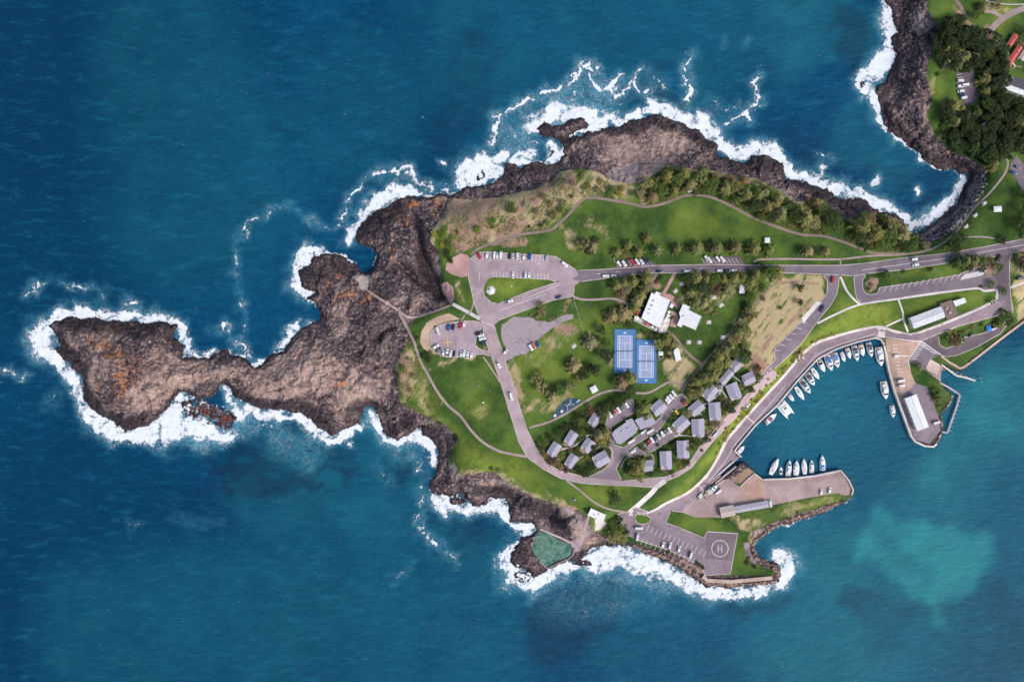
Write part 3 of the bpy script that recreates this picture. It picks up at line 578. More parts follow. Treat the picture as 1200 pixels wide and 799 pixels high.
reef = paint([(.95,'s',[(318,540,14),(300,565,12),(340,560,10)],1.8),(.9,'s',[(330,500,9),(345,495,8)],1.7),(.9,'s',[(395,530,12),(410,540,8)],1.7),(.95,'s',[(472,550,10),(468,560,9)],1.7),(.7,'s',[(250,575,10)],1.7),
 (.95,'s',[(650,725,32),(700,705,28),(640,760,24)],1.8),(.7,'s',[(540,190,16),(520,170,16),(550,120,20),(560,60,20)],2),(1,'s',[(750,112,14),(780,118,14),(800,122,10)],1.7),(.7,'s',[(770,85,14)],1.7),
 (.9,'s',[(1000,45,20),(990,20,14),(1010,80,8)],1.8),(.6,'s',[(1020,215,20),(1060,225,20),(1070,240,16)],1.8),(.75,'s',[(1140,620,8),(1030,665,10),(1075,655,7)],1.5),(.9,'s',[(1180,700,20),(1190,750,24),(1150,790,30)],1.9),(.9,'s',[(1040,740,22),(1000,700,12),(1090,720,10),(1130,700,12)],1.9),
 (.7,'s',[(1160,400,18),(1130,440,8)],1.8),(.8,'s',[(885,652,8),(890,640,6),(896,656,8),(912,668,8)],1.6),(.85,'s',[(860,705,14),(910,702,14),(820,700,10)],1.7),(.75,'s',[(550,620,22),(500,560,12)],1.8),(.55,'s',[(1110,540,14),(1090,530,12)],1.7),(.8,'s',[(1190,470,10),(1195,520,14),(1170,560,14)],1.7),
 (.5,'s',[(400,590,20),(260,600,24)],1.8),(.6,'s',[(430,555,8)],1.8),(.6,'s',[(930,250,14),(900,160,18),(950,190,18)],1.8),(.5,'s',[(240,612,10)],1.6)])
mot = pm([(225,515),(300,498),(420,515),(440,560),(380,610),(300,600),(250,590)], 14) + pm([(440,530),(500,545),(540,600),(560,640),(500,600),(450,575)], 10) * .8 + pm([(600,690),(700,680),(760,700),(700,770),(620,770)], 14) * .6 + pm([(1020,690),(1200,640),(1200,799),(1010,799)], 20) * .7 + pm([(960,200),(1100,200),(1100,250),(1040,240)], 10) * .7
reef = np.maximum(reef * .8, mot * sst(.42, .62, fbm(13, 86, 5, .65)) * .85)
reef = blur(reef[wi, wj], 2) * .9 * (1 - .35 * se)
deep = np.clip(paint([(.9,'s',[(60,100,200)],1.6),(.7,'s',[(100,640,160),(300,760,120)],1.7),(.7,'s',[(60,300,90)],1.8),(.5,'s',[(480,250,60)],1.8),(.4,'s',[(480,80,60)],2)]) * .8 + sst(300, -60, xx) * .2, 0, 1)

def build_ground():
    keep = z > -3.2
    # wherever land shows, plus a margin under water
    pav = PAVED
    zg = ZT - .3 * pav
    k = S * (H - zg) / H
    V = np.stack([(xx - CX) * k, (CY - yy) * k, zg], -1).reshape(-1, 3)
    kf = keep[:-1, :-1] | keep[1:, :-1] | keep[:-1, 1:] | keep[1:, 1:]
    j, i = np.nonzero(kf)
    a = j * GW + i
    F = np.stack([a + GW, a + GW + 1, a + 1, a], 1)
    used = np.unique(F); remap = np.zeros(GH * GW, np.int64); remap[used] = np.arange(len(used))
    me = np_mesh('ground', V[used], remap[F], [ground_material()])
    col_attr(me, 'ma', (soil, dry, dirt, bright), used)
    col_attr(me, 'mb', (tan, wet, lich, peb), used)
    col_attr(me, 'mr', (redr,) * 4, used)
    o = link(bpy.data.objects.new('ground', me)); o['kind'] = 'structure'
    # the country further inland, beyond the mapped sheet
    b = MB(); zf = 9.0
    b.add([P(1310, 335, zf), P(1310, -90, zf), P(1018, -78, 2), (270, 520, 6), (330, 1400, 8), (3500, 1400, 30), (3500, -200, 20), (900, -60, 6)], [(0, 7, 6, 5, 4, 3, 2, 1)])
    o2 = b.build('hinterland_ground', mat('hinterland_grass', srgb(70,92,40), .9, .3, .02, space='pos')); o2['kind'] = 'structure'

def build_water():
    st = 1
    xs = np.arange(0, GW, st); ys = np.arange(0, GH, st)
    J, I = np.meshgrid(ys, xs, indexing='ij')
    calm = 1 - .8 * harb
    zw = ((fbm(22, 91, 4) - .5) * .9 + (vnoise(9, 92, 16) - .5) * .3) * calm * sst(-48, -10, -np.abs(sd)) * 1.0
    zw = zw + foam * .35 * (fbm(5, 93, 3)) * (1 - np.clip(sd / 3, 0, 1))
    zw = np.where(inside & (sd > 6), -.4, zw)
    edge = np.minimum(np.minimum(xx - X0, X1 - xx), np.minimum(yy - Y0, Y1 - yy))
    zw = zw * sst(0, 10, edge)
    V = np.stack([(xx - CX) * S, (CY - yy) * S, zw], -1)[::st, ::st].reshape(-1, 3)
    h, w = len(ys), len(xs)
    kp = (sd < 22)[::st, ::st]
    kf = kp[:-1, :-1] | kp[1:, 1:]
    j, i = np.nonzero(kf)
    a = j * w + i
    F = np.stack([a + w, a + w + 1, a + 1, a], 1)
    n = len(V)
    # outer skirt to the horizon
    c = [0, w - 1, h * w - 1, (h - 1) * w]
    B = 9000.0
    out = np.array([[-B, B, 0], [B, B, 0], [B, -B, 0], [-B, -B, 0]])
    V2 = np.vstack([V, out])
    sk = np.array([[c[0], c[1], n + 1, n], [c[1], c[2], n + 2, n + 1], [c[2], c[3], n + 3, n + 2], [c[3], c[0], n, n + 3]])
    sk = sk[:, ::-1] if False else sk
    F = np.vstack([F, sk])
    used = np.unique(F); remap = np.zeros(len(V2), np.int64); remap[used] = np.arange(len(used))
    me = np_mesh('sea', V2[used], remap[F], [water_material()])
    ext = lambda m: np.concatenate([m[::st, ::st].ravel(), np.zeros(4)])
    for nm, ch in (('mw', (foam, aqua, shoal, reef)), ('md', (deep, deep, deep, deep))):
        a_ = me.color_attributes.new(nm, 'FLOAT_COLOR', 'POINT')
        arr = np.stack([ext(q)[used] for q in ch], 1).astype(np.float32); a_.data.foreach_set('color', arr.ravel())
    o = link(bpy.data.objects.new('water', me)); o['kind'] = 'structure'

def build_light():
    w = bpy.data.worlds.new('World'); scene.world = w; w.use_nodes = True
    nt = w.node_tree; bg = nt.nodes['Background']
    sky = nt.nodes.new('ShaderNodeTexSky'); sky.sky_type = 'NISHITA'; sky.sun_disc = False
    el, az = 43, SUN_AZ
    sky.sun_elevation = R(el); sky.sun_rotation = R(az); sky.altitude = 100; sky.air_density = 1.2; sky.dust_density = 2.5
    nt.links.new(sky.outputs[0], bg.inputs[0]); bg.inputs[1].default_value = .15
    l = bpy.data.lights.new('sun', 'SUN'); l.energy = 2.75; l.angle = R(28); l.color = (1, .95, .9)
    o = bpy.data.objects.new('sun', l); COL.objects.link(o)
    # direction towards the sun: azimuth clockwise from +Y
    d = Vector((math.sin(R(az)) * math.cos(R(el)), math.cos(R(az)) * math.cos(R(el)), math.sin(R(el))))
    o.rotation_euler = d.to_track_quat('Z', 'Y').to_euler()
    cam = bpy.data.cameras.new('camera'); cam.sensor_width = 36; cam.lens = 36 * H / (1200 * S); cam.clip_end = 30000; cam.clip_start = 1
    c = bpy.data.objects.new('camera', cam); COL.objects.link(c); c.location = (0, 0, H); c.rotation_euler = (0, 0, 0)
    scene.camera = c
    vs = scene.view_settings; vs.view_transform = 'Standard'; vs.look = 'None'; vs.exposure = 0.04; vs.gamma = 1; vs.use_curve_mapping = False
SUN_AZ = 125
# ------------------------------------------------------------------ roads, paths and pavings
PAVED = np.zeros((GH, GW))

def dens(poly, step=3.0, closed=True):
    out = []
    n = len(poly)
    for k in range(n if closed else n - 1):
        a = Vector(poly[k][:2]); b = Vector(poly[(k + 1) % n][:2]); m = max(1, int((b - a).length / step))
        out += [tuple(a.lerp(b, i / m)) for i in range(m)]
    if not closed: out.append(tuple(poly[-1][:2]))
    return out

def smooth(pts, step=2.0, closed=False):
    """Catmull-Rom through the points"""
    n = len(pts); out = []
    g = (lambda i: Vector(pts[i % n])) if closed else (lambda i: Vector(pts[min(max(i, 0), n - 1)]))
    for k in range(n if closed else n - 1):
        p0, p1, p2, p3 = g(k - 1), g(k), g(k + 1), g(k + 2)
        m = max(1, int((p2 - p1).length / step))
        for i in range(m):
            t = i / m
            out.append(tuple(.5 * ((2 * p1) + (p2 - p0) * t + (2 * p0 - 5 * p1 + 4 * p2 - p3) * t * t + (3 * p1 - p0 - 3 * p2 + p3) * t ** 3)))
    if not closed: out.append(tuple(pts[-1]))
    return out

PENDING = []
def sheet(name, poly, m, dz=.10, kind='structure', pave=True, rnd=False, lvl=None):
    if rnd: poly = smooth(poly, 3, True)
    if pave:
        r_ = rast(poly).astype(float); np.maximum(PAVED, blur(r_, 1) > .93, out=PAVED)
    PENDING.append(('sheet', name, poly, m, dz, kind, lvl)); return len(PENDING) - 1

def ribbon(name, pts, w, m, dz=.12, kind='structure', closed=False, pave=True, h=0.0, sm=True, lvl=None, lab=None):
    """w, in map units, is the width"""
    if sm and len(pts) > 2: pts = smooth(pts, 2, closed)
    else: pts = dens(pts, 3, closed)
    if pave:
        t = np.zeros((GH, GW)); stroke(t, [(x, y, w / 2) for x, y in pts], 1, 1.4); np.maximum(PAVED, t > .55, out=PAVED)
    PENDING.append(('ribbon', name, pts, w, m, dz, kind, closed, h, lvl, lab))

def ribbon_mesh(b, pts, w, dz, closed, h, lvl, origin=Vector((0, 0, 0))):
    n = len(pts); L = []; Rr = []
    for i, p in enumerate(pts):
        a = Vector(pts[i - 1] if (i or closed) else pts[i]); c = Vector(pts[(i + 1) % n] if (i < n - 1 or closed) else pts[i])
        d = (c - a); d = d.normalized() if d.length > 1e-6 else Vector((1, 0)); q = Vector((-d.y, d.x)) * w / 2; p = Vector(p)
        for lst, e in ((L, p + q), (Rr, p - q)):
            zz = (lvl if lvl is not None else zs(e.x, e.y)) + dz
            lst.append(P(e.x, e.y, zz) - origin)
    m = n if closed else n - 1
    f = [(i, (i + 1) % n, n + (i + 1) % n, n + i) for i in range(m)]
    v = L + Rr
    if h:
        D = Vector((0, 0, -h)); v = v + [p + D for p in L] + [p + D for p in Rr]
        for i in range(m):
            j = (i + 1) % n
            f += [(2 * n + i, 2 * n + j, j, i), (n + i, n + j, 3 * n + j, 3 * n + i)]
        if not closed: f += [(0, n, 3 * n, 2 * n), (n - 1, 3 * n - 1, 4 * n - 1, 2 * n - 1)]
    b.add(v, f)

def sheet_mesh(b, poly, dz, lvl, origin=Vector((0, 0, 0))):
    bd = dens(poly, 4)
    xs = [p[0] for p in bd]; ys = [p[1] for p in bd]
    pts = [Vector(p) for p in bd]
    from mathutils.geometry import intersect_point_tri_2d
    y = min(ys) + 3
    def ins(px, py):
        c = False; n = len(poly)
        for k in range(n):
            (ax, ay), (bx, by) = poly[k][:2], poly[(k + 1) % n][:2]
            if (ay > py) != (by > py) and px < ax + (py - ay) / (by - ay) * (bx - ax): c = not c
        return c
    while y < max(ys):
        x = min(xs) + 3
        while x < max(xs):
            if ins(x, y): pts.append(Vector((x, y)))
            x += 5
        y += 5
    n = len(bd)
    r = delaunay_2d_cdt(pts, [], [list(range(n))], 1, 1e-4)
    V = [P(v.x, v.y, (lvl if lvl is not None else zs(v.x, v.y)) + dz) - origin for v in r[0]]
    F = []
    for f in r[2]:
        a, c, d = (V[i] for i in f[:3])
        F.append(tuple(f) if (c - a).cross(d - a).z > 0 else tuple(f)[::-1])
    b.add(V, F)

def flush():
    global ZT
    kerbs()
    pv = blur(PAVED, 2) * 1.0
    wide = np.clip(blur(PAVED, 3) * 2.5, 0, 1)
    ZT = ZT * (1 - wide) + blur(ZT, 4) * wide
    for q in PENDING:
        b = MB()
        if q[0] == 'sheet':
            _, name, poly, m, dz, kind, lvl = q
            sheet_mesh(b, poly, dz, lvl)
        else:
            _, name, pts, w, m, dz, kind, closed, h, lvl, lab = q
            ribbon_mesh(b, pts, w, dz, closed, h, lvl)
        o = b.build(name, m)
        if kind: o['kind'] = kind
        elif q[0] == 'ribbon' and lab: tag(o, *lab, kind='thing')

ASPH = lambda nm, c: _asph(nm, c)
def _asph(nm, c):
    if nm in _simple: return _simple[nm]
    t = NT(nm)
    n = t.noise(.07, 5, .65, dist=.5); n2 = t.noise(.9, 3, .7); n3 = t.noise(.02, 3, .5)
    k = lambda s_: tuple(min(1, x * s_) for x in c[:3]) + (1,)
    col = t.mix(t.step(.35, .65, n), k(.78), k(1.12))
    col = t.mix(t.step(.56, .66, n2), col, k(.82))
    col = t.mix(t.math('MULTIPLY', t.step(.015, 0, t.math('ABSOLUTE', t.math('SUBTRACT', t.noise(.05, 4, .6, dist=2), .5))), .35), col, k(.6))
    col = t.mix(t.math('MULTIPLY', t.step(.62, .7, t.noise(.25, 3, .6)), .3), col, k(.6))
    vr = t.new('ShaderNodeTexVoronoi', feature='F1', distance='CHEBYCHEV'); vr.inputs['Scale'].default_value = .045; t.L(t.pos(), vr.inputs['Vector']); sc_ = t.new('ShaderNodeSeparateColor'); t.L(vr.outputs['Color'], sc_.inputs[0])
    col = t.mix(t.math('MULTIPLY', t.step(.72, .76, sc_.outputs[0]), .22), col, k(.7)); col = t.mix(t.math('MULTIPLY', t.step(.7, .74, sc_.outputs[1]), .18), col, k(1.3))
    t.bump(n2, .15, .3)
    _simple[nm] = t.fin(col, .85, .25); return _simple[nm]
A_W = ASPH('pink_worn_asphalt', srgb(168,148,154)); A_S = ASPH('pale_south_road', srgb(176,154,158)); A_E = ASPH('grey_asphalt', srgb(126,113,121)); A_D = ASPH('dark_asphalt', srgb(112,99,106)); A_M = ASPH('cabin_road_asphalt', srgb(142,125,133))
PATH = ASPH('pale_path', srgb(168,148,142)); PATHD = ASPH('brown_path', srgb(146,124,118)); CONC = ASPH('pale_concrete', srgb(214,204,202)); KERB = ASPH('kerb_stone', srgb(206,188,186))
APR = ASPH('ochre_concrete', srgb(190,160,142)); APR2 = ASPH('worn_apron', srgb(172,148,146)); TERR = ASPH('terracotta_paving', srgb(192,150,144)); GRAV = ASPH('lilac_gravel', srgb(160,150,156)); BEIG = ASPH('beige_paving', srgb(190,162,140))
PAINT = mat('road_paint', srgb(232,226,226), .7, .08, .5, space='pos'); YEL = mat('yellow_paint', srgb(226,186,92), .7, .08, .5, space='pos')
WALL_C = ASPH('weathered_sea_wall', srgb(218,206,200))

# --- main roads (level steps of a few mm so that none share a plane)
def road(poly, m, dz, kerb=True, name='road', rnd=False):
    sheet(name, poly, m, dz, rnd=rnd)
    ROADP.append(poly)
    if kerb: KERBS.append((poly, dz))
ROADP = []; KERBS = []
def inside_poly(poly, px, py):
    c = False; n = len(poly)
    for k in range(n):
        (ax, ay), (bx, by) = poly[k][:2], poly[(k + 1) % n][:2]
        if (ay > py) != (by > py) and px < ax + (py - ay) / (by - ay) * (bx - ax): c = not c
    return c
def kerbs():
    for poly, dz in KERBS:
        pts = dens(poly, 1.5); others = [q for q in ROADP if q is not poly]
        ok = []
        for i, (x, y) in enumerate(pts):
            hit = any(inside_poly(q, x + a, y + b) for q in others for a, b in ((1.2, 0), (-1.2, 0), (0, 1.2), (0, -1.2)))
            ok.append(not hit)
        n = len(pts)
        if all(ok): runs = [pts + [pts[0]]]
        else:
            s0 = ok.index(False); runs = []; cur = []
            for k in range(n + 1):
                i = (s0 + k) % n
                if ok[i]: cur.append(pts[i])
                else:
                    if len(cur) > 3: runs.append(cur)
                    cur = []
        for r_ in runs: ribbon('kerb', r_, .7, KERB, dz + .09, pave=False, h=.25, sm=False)
R1 = [(676,317),(700,316),(740,313.5),(770,311),(830,310),(874,310.5),(924,311),(984,311),(1010,309),(1060,302),(1100,298),(1150,290),(1200,280),(1300,262),(1300,273),(1204,290),(1188,297),(1168,301),(1154,300.5),(1112,308),(1060,316),(1030,319),(1014,321),(1000,323.5),(984,322),(964,321),(924,320),(874,319),(820,319.5),(760,320),(740,321.5),(712,326),(680,330),(673,334),(668,328)]
road(R1, A_E, .10)
road([(586,355),(618,342),(647,332.5),(668,326),(680,330),(673,335),(672,347),(647.6,352),(612.6,364.5),(585,375),(578,381),(562,372),(570,360)], A_W, .104)
road([(568,332),(572,326),(578,324),(600,325),(644,327.5),(650,330),(668,328),(678,322),(676,317),(664,309),(652,301),(636,299),(600,297),(570,295),(560,296),(551,303),(548.5,312),(549,326),(556,356),(562,374),(578,368),(586,356),(576,354.5),(568,347),(566,339)], A_W, .108, name='car_park')
S1 = [(562,368),(580,370),(579,380),(584,398),(590,414),(595,432),(600,446),(610,480),(618,504),(628,524),(640,543),(656,551),(687,559),(730,563.5),(780,558.5),(803,549),(820,524),(852,488),(888,448),(903,430),(912,440),(888,460),(864,487),(832,521),(810,548),(796,557),(782,563),(765,571),(737,569),(709,568),(680,566),(656,560),(636,549),(621,538),(616,532),(608,518),(602,498),(592,466),(586,446),(576,418),(568,396)]
road(S1, A_S, .112)
road([(964,321),(984,321.5),(981,344),(974,357),(960,374),(938,404),(910,430),(893,442),(896,434),(908,422),(908,408),(940,376),(962,354),(969,344),(970,330)], A_E, .116)
EL = [(1000,322),(1008,320),(1016,320.5),(1011,328),(1011,338),(1014,343),(1020,345.5),(1028,344),(1031,337),(1075,331),(1124,322),(1130,319),(1153,311),(1156,314),(1156,325),(1166,322),(1172,331),(1176,343),(1166,338.5),(1154,340),(1144,337),(1100,342),(1054,349),(1010,356),(1004,350),(1002,340)]
road(EL, A_E, .120, name='car_park')
road([(1168,301),(1188,296.5),(1183,305),(1183,325),(1184,345),(1187,365),(1187,373),(1180,381),(1172,391),(1144,407),(1122,416),(1110,418),(1098,414),(1084,407),(1079,399.5),(1098,391),(1100,396),(1101,404),(1108,408.5),(1118,405),(1128,396),(1154,390),(1172,381),(1181,371),(1179,364),(1174,357),(1169,352),(1170,343),(1168,330),(1165,321),(1170,312)], A_D, .124)
PROM = [(1178,352),(1182,366),(1165,371),(1124,382),(1080,399.5),(1066,399.5),(1040,395),(1028,394),(1004,399.5),(982,407),(958,418.5),(933,446),(911,472.5),(884,497),(861,526),(867,535),(850,550),(834,566),(824,576),(812,588),(799,600),(786,598),(772,601),(761,611),(752,615),(745,611),(742,604),(733,600),(745,594),(762,600),(770,597),(780,591),(808,577.5),(829,559),(842,538),(853,516),(877,487.5),(921,440),(940,416),(960,402),(990,392),(1010,387),(1030,383.5),(1044,387),(1066,391),(1080,388.5),(1120,372),(1164,354)]
road(PROM, A_M, .128)
road([(724,602),(733,600),(745,596),(750,612),(758,612),(765,604),(773,602),(780,598),(786,598),(780,612),(793.5,617),(825,630),(828.5,622.5),(864.5,624.8),(858.5,657),(856,672),(826,674),(823,664),(802.5,653),(780,643),(747,632.5),(732,624)], A_M, .132, name='car_park')
sheet('concrete_apron', [(799,600),(812,588),(822,582),(836,569),(848,562),(854,560.5),(866,570),(884.7,556),(895,563),(926,562),(955.7,558.5),(985.5,552),(994,563.5),(999,574),(998,579),(989.5,580.8),(982.7,577.4),(946.7,583),(904,592),(857,601),(843,606),(814,606)], APR2, .136)
sheet('concrete_apron', [(868,570),(884,557),(896,564),(897,584),(872,590)], ASPH('orange_stained_concrete', srgb(190,156,140)), .146)
sheet('concrete_apron', [(1038,396),(1066,399.5),(1080,400),(1065,422),(1068,438),(1073,449),(1082,458),(1060,470),(1055,478),(1050,462),(1043,434),(1039.5,412)], APR, .140)
sheet('car_park', [(1073,449),(1086,453),(1091,462),(1096,478),(1101,492),(1102,504),(1096,512),(1089,520),(1073,515),(1066,506),(1059,484),(1054,468),(1060,462)], A_M, .144)
sheet('car_park', [(1080,400),(1103,415),(1091,421),(1082,434),(1065,423)], A_E, .148)
road([(504,394),(506,388),(512,382),(522,378.5),(544,376),(556,376),(568,379),(566,384),(562,388),(558,396),(557,404),(562,409),(572,412),(576,418),(568,415),(558,415),(554,418),(524,418.5),(512,414),(506,406)], A_W, .116, name='car_park')
# cabin roads
road([(686.6,560),(707,550.5),(715,542),(717.5,529),(712,514.5),(709,500),(713,487),(739,465.5),(742.5,471),(743,483),(716,500),(718,512),(720,521),(731,524.5),(741,515),(754,506),(774,489),(784,470),(799,461),(806,468),(806,474),(788,482),(771,505),(756,514),(741,523),(728,538),(722,549),(728,561),(730,564),(700,562)], A_M, .108, name='cabin_road')
road([(733,533),(741,526),(758,520),(787,504.5),(792,511),(766,528),(752,532.5),(740,534)], A_M, .100, name='car_park')
0 and sheet('gravel_clearing', [(590,378),(600,373),(618,372),(634,379),(645,378),(662,370),(673,368),(672,373),(658,380),(640,390),(630,399),(616,412),(600,418),(592,420),(590,414),(594,406),(590,396)], GRAV, .09, rnd=False)
sheet('car_park', [(724,310),(765,307),(771,312),(770,316),(720,318),(716,315)], A_D, .150)
sheet('car_park', [(824,302),(866,300),(874,311),(870,313),(828,313)], A_D, .154)
sheet('car_park', [(1121,84),(1141,83),(1142,96),(1147,112),(1140,126),(1132,124),(1122,104)], A_D, .10)
sheet('car_park', [(1183,196),(1191,182),(1202,195),(1240,220),(1240,250),(1198,223)], A_E, .10)
ribbon('access_road', [(1159,38),(1168,28),(1180,19),(1200,10),(1230,2)], 7, PATH, .1)
ribbon('access_road', [(1174,20),(1165,15),(1154,13)], 4, PATH, .106)
# terracotta platforms and pale pavings
sheet('lookout_paving', [(523,309),(530,302),(540,297),(548,299),(551,303),(548.5,312),(548,324),(540,325),(528,321),(522,316)], TERR, .4)
sheet('lookout_paving', [(516,333),(524,330),(531,337),(533,350),(528,357),(520,344)], TERR, .7)
sheet('beige_paving', [(492,400),(494,388),(500,378),(512,371),(526,367),(534,371),(540,374),(522,377),(510,381.5),(504,389),(503,394),(505,407),(512,415),(504,414),(496,408)], BEIG, .10)
sheet('concrete_slab', [(412,325),(420,323),(432,322),(431.5,340),(426,341),(420,338),(421,331)], ASPH('bleached_concrete', srgb(206,184,172)), .12)
sheet('terracotta_terrace', [(762,341),(776,343),(786,345),(797,352),(800,357),(793,362),(785,352),(762,345)], TERR, .10)
sheet('terracotta_terrace', [(786,364),(793,366),(796,374),(792,384),(785,382),(787,374)], TERR, .10)
sheet('helipad_paving', [(828.5,622.5),(864.5,624.8),(858.5,657),(826,654)], ASPH('helipad_asphalt', srgb(126,110,116)), .160, pave=False)
# paths
for pts, w, m, dz in [
 ([(552,299),(560,292),(580,284),(610,275),(644,270),(655,262),(668,250),(682,235),(692,232),(712,234),(740,239),(757,242.5),(780,238),(806,229),(832,231),(856,241),(880,254),(902,263),(938,274.7),(966,277),(992,285),(1015,294),(1026,297),(1060,297.5)],3,PATHD,.14),
 ([(430,340),(445,350),(466,363),(480,372),(500,368),(528,358)],2.6,PATH,.14),([(468,366),(477,384),(485,400),(489,412),(492,422),(502,440),(512,458),(524,474),(540,488),(552,504),(566,518),(584,528),(600,532),(618,535)],3,PATH,.146),
 ([(530,356),(545,364),(562,373.5)],4,CONC,.150),([(549,326),(555,350),(553,362),(549,368)],2,PATH,.158),([(566,418),(572,426),(580,438),(586,448)],2,PATH,.14),([(541,375),(545,369)],2,PATH,.152),
 ([(574,405),(573,412)],1.6,PATH,.14),
 ([(672,348),(683,351),(700,351),(718,350),(732,354.5),(738,361)],2.6,PATH,.14),([(791,320),(784,333),(777,345)],4,TERR,.16),([(810,335),(804,343),(798,352)],3,PATHD,.14),([(770,322),(764,330),(762,342)],3.5,A_M,.15),
 ([(779,386.6),(791,395),(801.6,409),(813,420),(822.7,428),(815,437),(805,448),(799,459)],3,PATHD,.14),([(822.7,428),(840,407),(857.7,388),(875,373),(884,360),(895,345),(905,334)],2.8,PATHD,.146),
 ([(740,460),(760,460),(780,449.5),(788,448),(800,452.5)],2.4,PATH,.152),([(620,501),(643,494.5),(664,484),(686.6,470),(704,461),(721.6,457),(740,460)],2.6,PATH,.14),
 ([(664,563),(679,574),(696,588),(713,596),(736,600.5)],2.2,PATH,.155),
 ([(884,308),(888,304.5),(920,303.5),(980,304),(1020,300),(1060,298),(1094,291),(1120,272),(1140,246),(1160,226),(1176,206),(1181,194),(1180,186)],2.3,PATH,.148),([(985,304),(985,310)],2,PATH,.155),([(1130,278),(1150,277.5),(1166,279.5)],1.8,PATH,.14),
 ([(985,324),(992,340),(1000,350),(1008,357)],2.4,CONC,.15),([(958,379),(980,368),(1008,357),(1054,350),(1100,343.5),(1144,338),(1153,341),(1166,340)],2.2,CONC,.16),([(1053,351),(1058,366),(1059,375),(1064,389)],2.2,CONC,.152),([(1059,373),(1048,378),(1038,382.5)],2,CONC,.158),
 ([(1078,389.5),(1120,373.5),(1157,357),(1168,348),(1168,339)],3,CONC,.17),([(1184,337),(1200,331),(1220,322)],2.4,CONC,.15),([(773.6,412),(772,422),(778,418)],1.2,PATHD,.14),
 ([(1078,389.5),(1066,392),(1046,387.5),(1030,383),(1010,386),(990,391),(960,400),(942,413),(920,439),(876,487),(852,515),(841,537),(828,557),(807,576.5),(780,590),(769,597)],3,CONC,.165),
 ([(780,563),(770,570),(764,577),(750,590),(738,600)],5.5,CONC,.145),([(735,601),(742,602)],5,CONC,.15),([(1184,70),(1190,78)],1.5,CONC,.15),
 ([(649,530),(660,526),(672,523),(680,517),(690,509)],1.6,CONC,.13),([(670,546),(682,535),(695,527),(708,522),(716,526),(718,534),(717,543),(706,551)],1.8,PATH,.13),([(728,548),(731,540),(738,535),(750,535.5),(762,532),(766,537),(766,545)],1.8,PATH,.136),
 ([(792,512),(800,504),(808,495),(806,488),(815,484),(824,486)],1.4,CONC,.13),([(822,476),(832,470),(842,462),(848,452),(856,440),(864,444),(872,450)],1.6,CONC,.13),([(844,466),(844,456),(852,466)],1.4,CONC,.136),([(790,511),(798,510),(812,511)],1.4,CONC,.14),
 ([(690,604),(685,622),(680,640),(676,646)],3.2,PATH,.12),([(1155,1),(1170,4),(1185,5.5),(1205,5)],1.1,CONC,.13),
 ([(1120,0),(1126,8),(1131,18)],4,PATHD,.1),([(1187,82),(1190,78),(1198,79)],1.5,PATHD,.13),
 ]:
    if w: ribbon('path', pts, w, m, dz)
ribbon('path', [(780,590),(768,597),(757,601.5),(746,601)], 2.6, CONC, .18)
sheet('concrete_slab', [(957,353),(963,354.5),(951,367),(941.5,379),(939.5,373)], ASPH('white_slab', srgb(226,218,214)), .15)
GR = ASPH('island_grass', srgb(84,112,40))
sheet('traffic_island', [(745.5,602.8),(757,603.5),(763,608),(758,613),(749,613.5),(745,609)], GR, .26, pave=False)
ribbon('kerb', [(745.5,602.8),(757,603.5),(763,608),(758,613),(749,613.5),(745,609)], .8, KERB, .30, closed=True, pave=False, h=.3)
# painted markings
def lines(segs, w=.42, m=PAINT, dz=.20, name='road_marking', lvl=None):
    for a, b, c, d in segs: ribbon(name, [(a, b), (c, d)], w, m, dz, pave=False, sm=False, lvl=lvl)
def bays(x0, y0, x1, y1, n, dx, dy, skip=(), **k):
    lines([(x0 + (x1 - x0) * i / n, y0 + (y1 - y0) * i / n, x0 + (x1 - x0) * i / n + dx, y0 + (y1 - y0) * i / n + dy) for i in range(n + 1) if i not in skip], **k)
bays(566,304,641,308,17,0.6,-8,w=.45); bays(578,325,642,328,16,.3,-6.5,w=.4); bays(556,306,561,301,2,-4,-3)
bays(724,311,764,311,11,-4.5,-6.5); bays(826,309,866,309,9,-4,-6)
bays(1028,343.5,1122,327,13,4,-7); bays(1126,328,1150,323,9,6,-7,w=1.2)
bays(908,410,940,378,5,6,1,w=.4); bays(752,620,824,652,14,3.4,-7,w=.4); bays(753,632,820,656,12,-2.5,6,w=.4)
bays(509,384,520,379.5,3,1,4); bays(516,418,552,418,9,0,-5); bays(717,492,740,474,8,-3,-4); bays(758,523,788,507,8,-2.5,-4.5); bays(780,475,794,465,4,-2,-4)
bays(1046,404,1052,440,9,5.5,0,w=.5); bays(1052,446,1056,462,5,5.5,-.6,w=.4); bays(1121,88,1127,114,7,6,-1.2,w=.4)
bays(1078,402,1067,421,9,7,0,w=.5); bays(1082,402,1099,414,7,-7,0,w=.5); lines([(1066,399.6,1080,400),(1080,400,1103,415.5),(1079,400,1064.5,422.5),(1064.5,422.5,1066,430)],.8)
lines([(1055,417,1065,417)],1.2)
for s_ in [[(640,344,585,364)],[(655,334,618,349)],[(600,302,625,303)],[(562,320,561,330)],[(572,306,576,305)],[(608,307,613,307.5)],[(630,309,635,310)]]: lines(s_, .5)
ribbon('road_marking', [(1010,316.5),(1060,309.5),(1110,302.5),(1160,294),(1200,287)], .45, PAINT, .2, pave=False)
for a in [(700,321),(722,318.3),(750,317),(772,316),(800,315),(820,314.5)]: lines([(a[0], a[1], a[0] + 4, a[1] - .2)], .45)
ribbon('road_marking', [(933,443),(958,416),(982,404.5),(1004,397.5),(1026,391)], .4, PAINT, .21, pave=False)
ribbon('road_marking', [(920,452),(886,492),(862,520),(850,540),(834,560),(812,584),(801,596)], .4, PAINT, .21, pave=False)
ribbon('road_marking', [(1080,399.5),(1060,398),(1036,394.5)], .5, PAINT, .22, pave=False)
